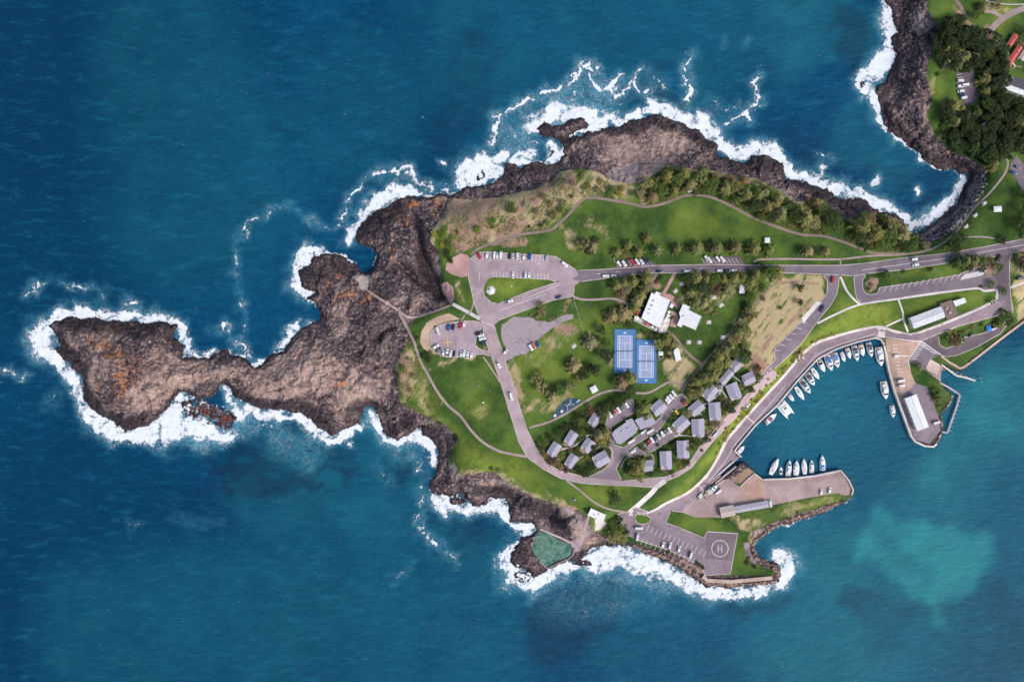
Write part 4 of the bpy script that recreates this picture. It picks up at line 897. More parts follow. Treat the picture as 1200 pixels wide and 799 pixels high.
ribbon('road_marking', [(1080,399.5),(1100,391),(1120,383)], .5, PAINT, .22, pave=False)
lines([(934,411,943,421),(876,489,885,496.5),(818,568,824,574)], 1.1, CONC, .24)
lines([(1028,385,1038,386.5),(1028,394,1037,394.5),(1029,391,1037,392),(1029,388,1037,389)], 2.8, CONC, .23)
lines([(1000,323.5,1014,321),(966,321.5,983,322)], .4)
lines([(578,381,570,379),(560,374,568,379)], .45)
lines([(519,401.6,530,400.6),(524,396,525,406)], 1.0, YEL, .21)
_c = [(843.7 + 9.6 * math.cos(a * math.pi / 16), 642.4 + 9.6 * math.sin(a * math.pi / 16)) for a in range(32)]
WORN = mat('worn_paint', srgb(206,196,198), .8, .16, .35, space='pos')
ribbon('helipad_circle', _c, .95, WORN, .24, closed=True, pave=False, sm=False)
lines([(841.7,638.3,841.2,646.6),(846.3,638.6,845.8,646.9),(841.5,642.4,846,642.7)], 1.0, WORN, .24, 'helipad_letter')
lines([(829,622.8,864,625)], .4, PAINT, .24)
sheet('kiosk_apron', [(706,609),(712,613),(705,619),(697,622),(698,614),(695,607)], CONC, .13)
# quay edges and sea walls (things of their own)
def wall(name, pts, w, top, hgt, m, lab, cat='wall', sm=False): ribbon(name, pts, w, m, 0, None, h=hgt, lvl=top, sm=sm, pave=False, lab=(lab, cat))
wall('quay_wall', [(869,535.5),(861,528),(885,499),(912,474),(934,447),(959,420),(981.6,408.5),(1004,401),(1026,395.8),(1033,398),(1036.5,404)], 1.6, 2.95, 4, WALL_C, 'long pale concrete quay edge below the promenade on the west side of the harbour', 'quay wall')
wall('quay_wall', [(1036.5,405),(1039,416),(1042,434),(1049,459),(1059,486),(1068,511),(1073,517.5),(1084,522.5),(1094,523.5),(1098,520)], 2.0, 2.9, 4, WALL_C, 'pale concrete quay edge round the east jetty with the white shed', 'quay wall')
wall('quay_wall', [(895,562),(926,561),(956,557.5),(985.5,551.3),(995,563),(1000,574),(998.5,580)], 1.6, 3.3, 4.5, WALL_C, 'white edge wall along the harbour side of the southern pier', 'quay wall')
wall('sea_wall', [(894,562),(884.5,555),(876,562),(868,569.5)], 1.2, 3.5, 3.5, WALL_C, 'white angled wall between the rubble pile and the orange stained slab', 'wall')
wall('sea_wall', [(824,675),(829,680),(857,681.5),(905,677)], 4.2, 4.3, 4, ASPH('blockwork', srgb(192,168,154)), 'long pinkish breakwater wall under the helipad facing the surf', 'breakwater wall')
wall('sea_wall', [(1103,417),(1112,424),(1125,431.5),(1130,430),(1145,419),(1172,398),(1200,377),(1230,355)], 2.4, 3.0, 3.4, ASPH('sandstone_wall', srgb(206,178,160)), 'sandy coloured sea wall along the eastern shore beside the grass strip', 'sea wall')
wall('jetty', [(1103,427),(1112,433.5),(1121,440),(1132,442.5),(1143,446)], 2.2, 1.9, .5, CONC, 'narrow white jetty running out beside the boat ramp', 'jetty')
wall('jetty', [(1101,448),(1112,454),(1125,462.5),(1122,474),(1115,494),(1110.5,507),(1101,505.5)], 1.9, 2.0, .6, ASPH('jetty_deck', srgb(190,172,176)), 'bent grey jetty enclosing a triangle of dark water east of the shed', 'jetty')
wall('pool_wall', [(633,619.5),(650,627),(668,635),(676,641)], 2.2, 1.7, 2.4, ASPH('pool_concrete', srgb(186,170,172)), 'straight pale concrete wall on the upper side of the rock pool', 'pool wall')
wall('pool_wall', [(673,643),(671,651),(666,655),(655,659.5),(642,666),(632,657)], 1.4, 1.25, 2, ASPH('pool_concrete2', srgb(150,134,134)), 'low seaward wall of the rock pool washed by foam', 'pool wall')
sheet('concrete_apron', [(668,634),(676,631),(684,633),(680,645),(672,647)], ASPH('pool_deck', srgb(184,162,164)), .12)
sheet('boat_ramp', [(1090,420.5),(1104,428.5),(1098,439),(1084,433.5)], ASPH('ramp_concrete', srgb(206,180,172)), .16)
sheet('boat_ramp', [(1098,439),(1104,428.5),(1111,435),(1103,448),(1087,436)], ASPH('ramp_wet', srgb(160,142,136)), .12)
# ------------------------------------------------------------------ prototypes
WORDS = 'zeroth first second third fourth fifth sixth seventh eighth ninth tenth eleventh twelfth thirteenth fourteenth fifteenth sixteenth seventeenth eighteenth nineteenth'.split()
TENS = {2: 'twenty', 3: 'thirty', 4: 'forty', 5: 'fifty', 6: 'sixty', 7: 'seventy', 8: 'eighty', 9: 'ninety'}
TENTH = {2: 'twentieth', 3: 'thirtieth', 4: 'fortieth', 5: 'fiftieth', 6: 'sixtieth', 7: 'seventieth', 8: 'eightieth', 9: 'ninetieth'}
def ordw(n):
    if n < 20: return WORDS[n]
    return TENTH[n // 10] if n % 10 == 0 else TENS[n // 10] + '-' + WORDS[n % 10]

def copy_tree(o, parent=None):
    c = o.copy(); COL.objects.link(c)
    if parent is not None:
        c.parent = parent; c.matrix_parent_inverse = o.matrix_parent_inverse.copy()
    for ch in list(o.children): copy_tree(ch, c)
    return c
def kill_tree(o):
    for ch in list(o.children): kill_tree(ch)
    bpy.data.objects.remove(o)
def colour_tree(o, col, names=None):
    for ch in o.children:
        if names is None or ch.name.split('.')[0] in names: ch.color = col
        colour_tree(ch, col, names)

PAINTM = tint_mat('vehicle_paint', .3, .06, 2, .5, coat=.6)
GLASS = mat('dark_glass', (.02, .025, .03, 1), .12, .1, 3, spec=.6)
TYRE = mat('tyre_rubber', (.02, .02, .02, 1), .8)
RIM = mat('alloy_rim', (.45, .45, .47, 1), .35, metal=.8)
LAMP = mat('headlight_lens', (.8, .8, .8, 1), .15); TAIL = mat('tail_lens', (.35, .01, .01, 1), .25)
TRIM = mat('black_trim', (.03, .03, .03, 1), .6)

def rrect(x, hw, z0, z1, r=.12):
    return [(x, -hw + r, z0), (x, hw - r, z0), (x, hw, z0 + r), (x, hw, z1 - r), (x, hw - r, z1), (x, -hw + r, z1), (x, -hw, z1 - r), (x, -hw, z0 + r)]

def wheel(root, x, y, r=.33):
    s = 1 if y > 0 else -1
    t = MB().cyl((x, y - .1 * s, r), (x, y + .1 * s, r), r, n=14).build('wheel', TYRE, root)
    MB().cyl((x, y + .09 * s, r), (x, y + .115 * s, r), r * .62, n=10).build('rim', RIM, t)

def make_car(kind):
    root = empty(kind)
    if kind == 'sedan': L, W, hood, roof = 4.7, 1.86, .92, 1.46; prof = [(-1.75, -.95), (.45, 1.25)]
    elif kind == 'hatchback': L, W, hood, roof = 4.2, 1.8, .95, 1.5; prof = [(-1.98, -1.55), (.45, 1.2)]
    elif kind == 'suv': L, W, hood, roof = 4.7, 1.92, 1.08, 1.78; prof = [(-2.2, -1.9), (.55, 1.2)]
    elif kind == 'van': L, W, hood, roof = 5.2, 2.0, 1.15, 2.1; prof = [(-2.52, -2.45), (1.35, 2.0)]
    else: L, W, hood, roof = 5.1, 1.9, 1.05, 1.75; prof = [(-.75, -.6), (.7, 1.4)]      # utility
    h = L / 2; w = W / 2
    b = MB(); secs = []
    for x, ww, z0, z1 in ((-h, .86, .45, hood * .86), (-h + .12, .95, .3, hood * .97), (-h * .5, 1, .22, hood), (0, 1, .22, hood + .03), (h * .45, 1, .22, hood), (h - .35, .96, .25, hood * .88), (h - .1, .9, .32, hood * .76), (h, .8, .42, hood * .66)):
        secs.append(rrect(x, w * ww, z0, z1))
    b.loft(secs)
    if kind == 'utility': b.box(-h + .05, -.8, -w * .97, w * .97, hood - .02, hood + .12); 
    body = b.build('body', PAINTM, root)
    (a0, a1), (c0, c1) = prof
    g = MB()
    def ring(z, x0, x1, ww): return [(x0, -ww, z), (x1, -ww * .94, z), (x1, ww * .94, z), (x0, ww, z)]
    g.loft([ring(hood - .05, a0, c1, w * .93), ring(roof - .08, a1 - .1, c0 + .12, w * .84)], smooth=False)
    g.build('window', GLASS, root)
    rf = MB().prism([(a1 - .16, -w * .86), (c0 + .16, -w * .84), (c0 + .24, 0), (c0 + .16, w * .84), (a1 - .16, w * .86)], roof - .085, roof, .06)
    r_ = rf.build('roof', PAINTM, root)
    if kind in ('suv', 'van'):
        for s in (-1, 1): MB().box(a1 + .2, c0 - .1, s * w * .66 - .03, s * w * .66 + .03, roof + .03, roof + .07).build('roof_rail', TRIM, r_)
    if kind == 'utility': MB().box(-h + .2, -.95, -w * .8, w * .8, hood + .121, hood + .14).build('tray_cover', TRIM, root)
    for s in (-1, 1):
        for x in (-h * .6, h * .62): wheel(root, x, s * (w - .08))
        MB().box(h - .16, h + .015, s * w * .62 - .16, s * w * .62 + .16, hood * .5, hood * .66).build('headlight', LAMP, root)
        MB().box(-h - .015, -h + .12, s * w * .7 - .13, s * w * .7 + .13, hood * .6, hood * .8).build('taillight', TAIL, root)
        MB().box(c1 - .35, c1 - .15, s * (w + .02) if s > 0 else -w - .18, s * (w + .18) if s > 0 else -w - .02, hood - .02, hood + .12).build('mirror', PAINTM, root)
    return root
CARS = {k: make_car(k) for k in ('sedan', 'hatchback', 'suv', 'van', 'utility')}
COLS = {'white': (.80, .80, .80, 1), 'silver': (.45, .46, .48, 1), 'grey': (.16, .165, .18, 1), 'black': (.02, .02, .024, 1), 'blue': (.03, .10, .32, 1), 'red': (.5, .03, .035, 1), 'pink red': (.62, .16, .15, 1), 'dark blue': (.02, .035, .10, 1), 'yellow': (.75, .5, .05, 1)}

# ---- boats (metres, bow towards +x, unit length 10 m)
HULL = tint_mat('boat_gelcoat', .25, .05, 1, .5); DECK = mat('boat_deck', srgb(240,240,240), .5, .04); CANV = tint_mat('boat_canvas', .8, .1, 2); MAST = mat('mast_alloy', (.55, .55, .57, 1), .35, metal=.6)
TEAK = mat('teak', srgb(196,176,160), .6); MOTOR = mat('outboard_cowl', (.03, .03, .035, 1), .3); DINGHY = mat('dinghy_grey', srgb(170,170,176), .5)
def hull_secs(L, W, zt=1.1, n=9, full=.9, stern=.82):
    secs = []
    for i in range(n):
        t = i / (n - 1); x = -L / 2 + L * t
        w = W / 2 * (stern + (1 - stern) * min(1, t / .35)) * (1 - max(0, (t - .45) / .55) ** 2.1) + .02
        sheer = zt + .25 * max(0, t - .4) ** 1.5
        secs.append([(x, -w, sheer), (x, -w * .93, .35), (x, -w * .45, -.25 + .3 * t ** 4), (x, w * .45, -.25 + .3 * t ** 4), (x, w * .93, .35), (x, w, sheer)])
    return secs
def deck_poly(L, W, k, n=9, stern=.82, x0=0, x1=1):
    l = []; r = []
    for i in range(n):
        t = x0 + (x1 - x0) * i / (n - 1); x = -L / 2 + L * t
        w = (W / 2 * (stern + (1 - stern) * min(1, t / .35)) * (1 - max(0, (t - .45) / .55) ** 2.1)) * k + .01
        l.append((x * .985, -w)); r.append((x * .985, w))
    return l + r[::-1]
def make_boat(kind):
    root = empty(kind); L = 10.0
    if kind == 'cruiser':
        W = 3.7
        MB().loft(hull_secs(L, W)).build('hull', HULL, root)
        d = MB().prism(deck_poly(L, W, .93), 1.06, 1.14).build('deck', DECK, root)
        MB().prism(deck_poly(L, W, .78, x0=.0, x1=.26), 1.141, 1.16).build('cockpit', TEAK, d)
        c = MB().prism([(-2.1, -1.3), (1.6, -1.25), (2.8, -.6), (2.8, .6), (1.6, 1.25), (-2.1, 1.3)], 1.14, 2.3, .1).build('cabin', HULL, root)
        MB().prism([(1.45, -1.2), (2.62, -.58), (2.62, .58), (1.45, 1.2)], 1.6, 2.33, .1).build('windscreen', GLASS, c)
        for s in (-1, 1): MB().box(-1.7, 1.0, s * 1.24 - .05, s * 1.24 + .05, 1.55, 2.0).build('window', GLASS, c)
        f = MB().prism([(-1.9, -1.15), (.9, -1.1), (1.3, 0), (.9, 1.1), (-1.9, 1.15)], 2.31, 2.5, .05).build('flybridge', HULL, root)
        MB().box(-1.5, -.2, -.8, .8, 2.5, 2.85).build('seat', CANV, f)
        MB().box(-3.6, -2.0, -1.2, 1.2, 2.25, 2.32).build('awning', CANV, root)
        MB().box(-5.4, -4.9, -1.3, 1.3, .25, .4).build('swim_platform', TEAK, root)
    elif kind == 'fishing_boat':
        W = 3.4
        MB().loft(hull_secs(L, W)).build('hull', HULL, root)
        d = MB().prism(deck_poly(L, W, .9), 1.0, 1.08).build('deck', DECK, root)
        MB().prism(deck_poly(L, W, .72, x0=.04, x1=.42), 1.081, 1.12).build('cockpit', CANV, d)
        MB().box(-1.2, 1.5, -1.05, 1.05, 1.08, 2.5).build('cabin', HULL, root)
        MB().box(1.45, 1.56, -.9, .9, 1.7, 2.3).build('windscreen', GLASS, root)
        MB().cyl((-1.3, 0, 1.1), (-1.3, 0, 4.6), .07).build('mast', MAST, root)
        MB().box(-3.6, -2.9, -.5, .5, 1.12, 1.5).build('bait_tank', DECK, root)
    elif kind == 'sailing_boat':
        W = 3.0
        MB().loft(hull_secs(L, W, 1.0, stern=.6)).build('hull', HULL, root)
        d = MB().prism(deck_poly(L, W, .93, stern=.6), .96, 1.04).build('deck', DECK, root)
        MB().prism([(-3.9, -.7), (-1.6, -.8), (-1.6, .8), (-3.9, .7)], 1.041, 1.06).build('cockpit', TEAK, d)
        MB().prism([(-1.5, -.85), (1.5, -.7), (2.6, -.3), (2.6, .3), (1.5, .7), (-1.5, .85)], 1.04, 1.5, .15).build('cabin', HULL, root)
        m = MB().cyl((.9, 0, 1.0), (.9, 0, 12.5), .09, .06).build('mast', MAST, root)
        MB().cyl((.5, .6, 6.5), (.5, -.6, 6.5), .03).build('spreader', MAST, m)
        bm = MB().cyl((.8, 0, 2.4), (-3.4, 0, 2.3), .06).build('boom', MAST, root)
        MB().cyl((.6, 0, 2.56), (-3.2, 0, 2.46), .2, .12).build('sail_cover', CANV, bm)
    elif kind == 'runabout':
        W = 3.6
        MB().loft(hull_secs(L, W)).build('hull', HULL, root)
        MB().prism(deck_poly(L, W, .92, x0=.48, x1=1), 1.06, 1.16).build('foredeck', DECK, root)
        d = MB().prism(deck_poly(L, W, .8, x0=0, x1=.5), 1.05, 1.1).build('cockpit', TEAK, root)
        MB().box(-3, -1.8, -1.1, 1.1, 1.1, 1.6).build('seat', DECK, d)
        MB().prism([(-.4, -1.4), (.5, -1.2), (.9, 0), (.5, 1.2), (-.4, 1.4), (.2, 0)], 1.14, 1.75, .1).build('windscreen', GLASS, root)
        MB().box(-1.9, .2, -1.3, 1.3, 2.1, 2.2).build('canopy', CANV, root)
        o = MB().loft([rrect(-5.7, .3, .5, 1.7, .1), rrect(-5.0, .34, .4, 1.9, .1)]).build('outboard_motor', MOTOR, root)
    else:  # catamaran
        W = 5.6
        for s in (-1, 1):
            b = MB().loft([[(p[0], p[1] * .3 + s * 2.1, p[2]) for p in q] for q in hull_secs(L, W)]); b.build('hull', HULL, root)
        MB().prism([(-4.6, -2.7), (3.2, -2.6), (3.2, 2.6), (-4.6, 2.7)], 1.0, 1.2).build('deck', DECK, root)
        c = MB().prism([(-2.6, -2.0), (1.6, -2.0), (2.4, -1.2), (2.4, 1.2), (1.6, 2.0), (-2.6, 2.0)], 1.2, 2.6, .08).build('cabin', HULL, root)
        MB().box(-2.0, 1.2, -1.84, -1.79, 1.7, 2.2).build('window', GLASS, c); MB().box(-2.0, 1.2, 1.79, 1.84, 1.7, 2.2).build('window', GLASS, c)
        MB().box(-1.6, -.9, -.7, .9, 2.6, 2.75).build('roof_hatch', MOTOR, c)
        MB().box(-4.4, -2.8, -2.2, 2.2, 2.4, 2.48).build('awning', CANV, root)
        MB().cyl((.2, 0, 2.6), (.2, 0, 6), .08).build('mast', MAST, root)
    return root
BOATS = {k: make_boat(k) for k in ('cruiser', 'fishing_boat', 'sailing_boat', 'runabout', 'catamaran')}

# ---- trees (unit crown radius 1)
def leaf_material():
    t = NT('foliage')
    oi = t.new('ShaderNodeObjectInfo')
    n = t.noise(1.9, 3, .6, t.obj()); n2 = t.noise(.9, 4, .7)
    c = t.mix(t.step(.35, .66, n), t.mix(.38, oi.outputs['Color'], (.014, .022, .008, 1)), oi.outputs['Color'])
    c = t.mix(t.math('MULTIPLY', t.step(.45, .7, n2), .4), c, t.mix(.45, oi.outputs['Color'], (.34, .30, .12, 1)))
    return t.fin(c, .8, .2)
LEAF = leaf_material(); BARK = mat('bark', srgb(96,80,68), .9, .25, 6)
def crown_mesh(seed, kind):
    rng = np.random.default_rng(seed)
    cl = []
    if kind == 'feathery':      # boughs radiating from a leader, drooping tips
        nb = 21
        for k in range(nb):
            a = k * 2.399 + rng.random() * .4; hh = k / nb; rr = (1.02 - .68 * hh) * (.75 + .4 * rng.random())
            for t in np.linspace(.22, 1, 6):
                cl.append((math.cos(a) * rr * t, math.sin(a) * rr * t, .45 + 1.0 * hh - .22 * t * t, .17 + .1 * (1 - t) + .05 * rng.random(), 22, a))
        cl.append((0, 0, 1.7, .14, 24, 0))
    elif kind == 'spreading':
        for k in range(34):
            a = rng.random() * 6.283; rr = math.sqrt(rng.random()) * .85 * (.8 + .25 * math.sin(3 * a + seed)); z0 = .55 + .75 * math.sqrt(max(0, 1 - rr * rr)) * (.8 + .3 * rng.random())
            cl.append((math.cos(a) * rr, math.sin(a) * rr, z0, .16 + .13 * rng.random(), 34, None))
    elif kind == 'ragged':
        for k in range(26):
            a = rng.random() * 6.283; rr = math.sqrt(rng.random()) * .95 * (.65 + .4 * math.sin(2 * a + seed) ** 2)
            cl.append((math.cos(a) * rr, math.sin(a) * rr, .5 + .9 * rng.random() * (1 - .5 * rr), .12 + .14 * rng.random(), 36, None))
    else:  # bush
        for k in range(20):
            a = rng.random() * 6.283; rr = math.sqrt(rng.random()) * .8 * (.8 + .3 * math.sin(2 * a + seed))
            cl.append((math.cos(a) * rr, math.sin(a) * rr, .12 + .42 * math.sqrt(max(0, 1 - rr * rr)), .2 + .1 * rng.random(), 30, None))
    V = []
    for cx, cy, cz, cr, n, ang in cl:
        q = rng.normal(size=(n, 3)); q /= np.linalg.norm(q, axis=1)[:, None]; q *= (rng.random((n, 1)) ** .4) * cr
        q[:, 2] *= .7
        c = q + (cx, cy, cz)
        nr = q / cr * .6 + rng.normal(size=(n, 3)) * .5 + (0, 0, .7); nr /= np.linalg.norm(nr, axis=1)[:, None]
        u = np.cross(nr, rng.normal(size=(n, 3))); 
        if ang is not None: u = np.tile((math.cos(ang), math.sin(ang), -.25), (n, 1)) + rng.normal(size=(n, 3)) * .35
        u /= np.linalg.norm(u, axis=1)[:, None]
        w = np.cross(nr, u); w /= np.linalg.norm(w, axis=1)[:, None] + 1e-9
        s = (.04 + .045 * rng.random((n, 1))); ln = s * (1.7 if ang is not None else 1.15)
        V.append(np.stack([c - u * ln, c - w * s * .7, c + u * ln, c + w * s * .7], 1).reshape(-1, 3))
    V = np.concatenate(V); F = np.arange(len(V)).reshape(-1, 4)
    return np_mesh('crown_' + kind, V, F, [LEAF], smooth=False)
CROWNS = {k: [crown_mesh(i * 7 + h_, k) for i in range(4)] for h_, k in enumerate(('feathery', 'spreading', 'ragged', 'bush'))}
def trunk_mesh(kind):
    b = MB()
    if kind == 'bush':
        for a in (0, 2, 4.2): b.cyl((0, 0, -.1), (.35 * math.cos(a), .35 * math.sin(a), .4), .035, .015, 5)
    else:
        top = 1.6 if kind == 'feathery' else .9
        b.cyl((0, 0, -.15), (.02, .01, top), .075, .02, 7)
        for k in range(7):
            a = k * 2.4; z0 = .35 + .1 * k if kind == 'feathery' else .35 + .05 * k
            b.cyl((0, 0, z0), (.6 * math.cos(a), .6 * math.sin(a), z0 + (.15 if kind == 'feathery' else .4)), .03, .01, 5)
    return b.mesh('trunk_' + kind, BARK)
TRUNKS = {k: trunk_mesh(k) for k in CROWNS}
TINT = {'olive': srgb(138,138,82), 'dark': srgb(62,78,42), 'green': srgb(92,112,52), 'brown': srgb(150,130,96), 'yellow': srgb(166,156,60), 'reddish': srgb(128,84,80), 'bright': srgb(120,144,52), 'pale': srgb(164,156,108)}
TINT['deep'] = srgb(48,62,34)  # hillside wood tint, darkened for the cloud shade lying over it
TONE = {'deep': 'deep green', 'olive': 'olive green', 'dark': 'dark green', 'green': 'mid green', 'brown': 'brownish', 'yellow': 'yellow green', 'reddish': 'reddish', 'bright': 'bright green', 'pale': 'straw green'}
SHAPE = {'feathery': 'feathery', 'spreading': 'round', 'ragged': 'ragged', 'bush': 'low'}
rt = random.Random(5)
def plant(x, y, r, kind, tint, label, group, hs=None):
    bush = kind == 'bush'
    root = empty('shrub' if bush else ('feathery_tree' if kind == 'feathery' else 'broadleaf_tree'), P(x, y), rt.random() * 6.28)
    s = r * S * 1.08
    hz = s * (hs if hs else (1.0 if bush else rt.uniform(.8, 1.05)))
    jit = lambda c: tuple(min(1, max(0, q * j)) for q, j in zip(c[:3], (k1 * k2, k1, k1 * k3))) + (1,)
    k1 = rt.uniform(.8, 1.2); k2 = rt.uniform(.88, 1.14); k3 = rt.uniform(.8, 1.15)
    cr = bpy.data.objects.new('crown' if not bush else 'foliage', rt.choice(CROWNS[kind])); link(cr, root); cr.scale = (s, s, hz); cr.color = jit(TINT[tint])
    tr = bpy.data.objects.new('trunk' if not bush else 'stem', TRUNKS[kind]); link(tr, root); tr.scale = (s, s, hz)
    tag(root, label, 'shrub' if bush else 'tree', group, 'thing')
    return root
def grove(group, where, items, axis='x', side='west'):
    """items: (x, y, r, kind, tint); the label counts plants of one look along the group"""
    k = (lambda t: t[0]) if side == 'west' else (lambda t: t[1])
    items = sorted(items, key=k)
    tot = {}
    for t in items: tot[(t[3], t[4])] = tot.get((t[3], t[4]), 0) + 1
    cnt = {}
    for x, y, r, kind, tint in items:
        key = (kind, tint); cnt[key] = cnt.get(key, 0) + 1
        nm = 'shrub' if kind == 'bush' else 'tree'
        if tot[key] == 1: lab = f'the only {TONE[tint]} {SHAPE[kind]} {nm} {where}'
        else: lab = f'{TONE[tint]} {SHAPE[kind]} {nm}, {ordw(cnt[key])} such from {"left" if side == "west" else "top"} {where}'
        plant(x, y, r, kind, tint, lab, group)
flush()
F_, SP, RG, BU = 'feathery', 'spreading', 'ragged', 'bush'
# ------------------------------------------------------------------ cars
TN = {'w': 'white', 's': 'silver', 'g': 'grey', 'k': 'black', 'b': 'blue', 'r': 'red', 'p': 'pink red', 'd': 'dark blue', 'y': 'yellow'}
KN = {'s': 'sedan', 'h': 'hatchback', 'u': 'suv', 'v': 'van', 't': 'utility'}
KW = {'sedan': 'sedan', 'hatchback': 'hatchback', 'suv': 'four wheel drive', 'van': 'van', 'utility': 'pickup'}
def cars(group, where, lst, ang, side='left', dz=.13):
    key = {'left': lambda c: c[0], 'top': lambda c: c[1]}[side]
    lst = sorted(lst, key=key)
    for i, c in enumerate(lst):
        x, y, code = c[:3]; a = c[3] if len(c) > 3 else ang
        kind = KN[code[1]]; col = TN[code[0]]
        o = copy_tree(CARS[kind]); o.location = P(x, y, None, dz); o.rotation_euler = (0, 0, R(a + rt.uniform(-2, 2)))
        o.scale = (1.12, 1.12, 1.05)
        cc = COLS[col]; j = rt.uniform(.9, 1.05); colour_tree(o, tuple(min(1, q * j) for q in cc[:3]) + (1,))
        pos = f'{ordw(i + 1)} from the {side} {where}' if len(lst) > 1 else where
        tag(o, f'{col} {KW[kind]}, {pos}', 'car' if kind not in ('van',) else 'van', group, 'thing')
cars('cars along the north edge of the loop car park', 'on the loop car park upper kerb', [(561.5,299.8,'ru',118),(570.5,299.5,'wh'),(579.2,299,'wu'),(582.8,300,'wh'),(586.8,298.8,'wv'),(597.5,300.3,'kh'),(606.3,300,'ws'),(613.7,301.5,'wh'),(620.8,300.7,'bu'),(640.6,302,'sh')], 87)
cars('cars in the inner row of the loop car park', 'beside the grass island of the loop', [(601,322.2,'ws'),(615.8,322.4,'wu'),(619.8,322.8,'wh')], 88)
cars('lone cars on the western roads', 'among lone cars on the western roads', [(661.5,309.7,'wu',-40),(654.6,348.2,'dh',20),(596.8,353.2,'wt',18),(584,427,'wt',-58),(599,464.5,'wv',-74),(592.3,412.3,'wh',52)], 0)
cars('cars on the gravel clearing', 'on the lilac gravel clearing', [(622,407,'wu',-62),(625.6,405,'pu',-62),(630.6,403.4,'bh',-68)], -62)
cars('cars along the upper kerb of the rounded west car park', 'on the rounded car park upper kerb', [(513.2,387.7,'wv',-70),(526,383.6,'bu',80),(531.2,383.2,'kh',80),(539.7,380.9,'rs',78),(543.8,379.9,'wh',84)], 80)
cars('cars along the lower kerb of the rounded west car park', 'on the rounded car park lower kerb', [(510.8,406.2,'wu',35),(514.5,410,'gs',35),(519.4,414,'wh'),(524,413,'wt'),(528.4,414,'wu'),(532,414.3,'kh'),(540.6,415,'wh'),(544,414,'wu'),(548,415.8,'ws'),(552.2,416.5,'wh')], 84)
cars('cars at the right end of the rounded west car park', 'at the rounded car park exit', [(560.6,390.3,'ks'),(563.4,393.4,'wh'),(565,397,'wu'),(566.6,400.6,'ds')], 20, 'top')
cars('angled cars beside the middle of the top road', 'in the longer angled roadside row', [(725,308.8,'wh'),(731,308.8,'wu'),(737,307.2,'gs'),(740,306,'rs'),(742.2,308.4,'rh'),(746.4,306.4,'wu'),(751.4,306,'ws'),(756.6,305.8,'dt'),(761.5,308.2,'gs')], -54)
cars('angled cars in the bays by the palm lawn', 'in the shorter angled roadside row', [(827.5,302.3,'wh'),(831,304.6,'wu'),(840.6,303,'wh'),(846,303.6,'wu')], -52)
cars('cars on and beside the top road', 'on or beside the top road', [(709.6,323.6,'wu',3),(718.4,322.8,'sh',3),(773,318,'ds',2),(805.5,318,'wv',3),(843,317.3,'wh',2),(851.5,317.2,'ds',2),(859,317.2,'ws',2),(1071,304,'wu',8),(1072.5,310.4,'ws',8)], 0)
cars('cars on the bent eastern roads', 'among the lone cars on the eastern roads', [(975.5,327.3,'ru',80),(963,361.7,'dt',60),(1170,302,'kt',70),(1195.5,326,'gv',10)], 0)
cars('cars in the eastern lot', 'in the lot by the eastern sea wall', [(1126.3,397,'wv',75),(1136.8,391.5,'ks',65),(1164,385,'wu',30)], 0)
cars('cars in the shaded hillside lot', 'in the shaded hillside lot', [(1125,95,'wu',4),(1131,100,'wv',6),(1124.6,101.6,'wh',6),(1125.7,107.3,'ws',8),(1127,111,'dh',10),(1129,115,'wu',16)], 5, 'top')
cars('cars under the hillside trees', 'in a gap of the hillside wood', [(1142.8,136.2,'wh',35),(1146.8,134,'wh',35),(1151.5,146,'sh',35)], 0)
cars('cars in the eastern grass lot', 'in the wedge lot at the right edge', [(1187.6,202.5,'bs',-12),(1192,196,'gh',-12)], 0)
cars('cars in the upper cabin car park', 'in the row under the dark hedge', [(714.6,485.2,'wu'),(717.8,483,'kh'),(721,481.3,'ph'),(724.6,479.9,'wu'),(728.8,477.6,'gs'),(734.2,474.3,'wh')], -58)
cars('vehicles outside the reception', 'on the lane before the reception', [(739.7,516.7,'wv',30),(753.8,506,'wu',32),(761.7,505,'wv',32),(741,529,'ws',30)], 30)
cars('cars in the central cabin car park', 'in the row between the cabin lanes', [(758.2,519.6,'kh'),(760.8,518,'rh'),(763.7,515,'wu'),(767,514,'ds'),(771,511.2,'su'),(776,507.8,'wh'),(779.8,505.8,'gh'),(784,503.4,'wu')], -60)
cars('white cars at the top of the cabin lane', 'at the upper end of the cabin lane', [(781.5,469.5,'wh'),(783.2,467,'wu'),(786,464.2,'wh'),(789.2,460.6,'wu')], -52)
cars('bright cars at the top of the cabin lane', 'on the right side of the cabin lane', [(792.5,482.6,'yh',-48),(801.8,472.2,'ru',-45)], 0)
cars('cars on the foreshore road', 'along the foreshore road above the harbour', [(890,430.5,'ru',-55),(838.4,508,'wv',50),(875.5,475.8,'wt',50)], 0)
cars('cars on the southern pier', 'on the paving of the southern pier', [(842,575.5,'wv',38),(902,589,'wv',100),(962,576,'wh',86),(971.8,574.2,'wh',84)], 0)
cars('cars in the helipad car park', 'in the car park left of the helipad', [(736.2,625,'gh',75),(746.8,628.2,'wv',80),(748.4,618.2,'wv',-2),(776.8,638,'wh',72),(785,638.6,'wu',78),(795.6,642.8,'wh',75),(809.6,649,'wv',72)], 75)
cars('cars by the harbour shed', 'on the jetty with the long white shed', [(1055.6,446,'wv',8),(1056,451.8,'wu',8),(1050,417,'wh',4),(1097,494.8,'wv',12)], 0, 'top')
for o in CARS.values(): kill_tree(o)

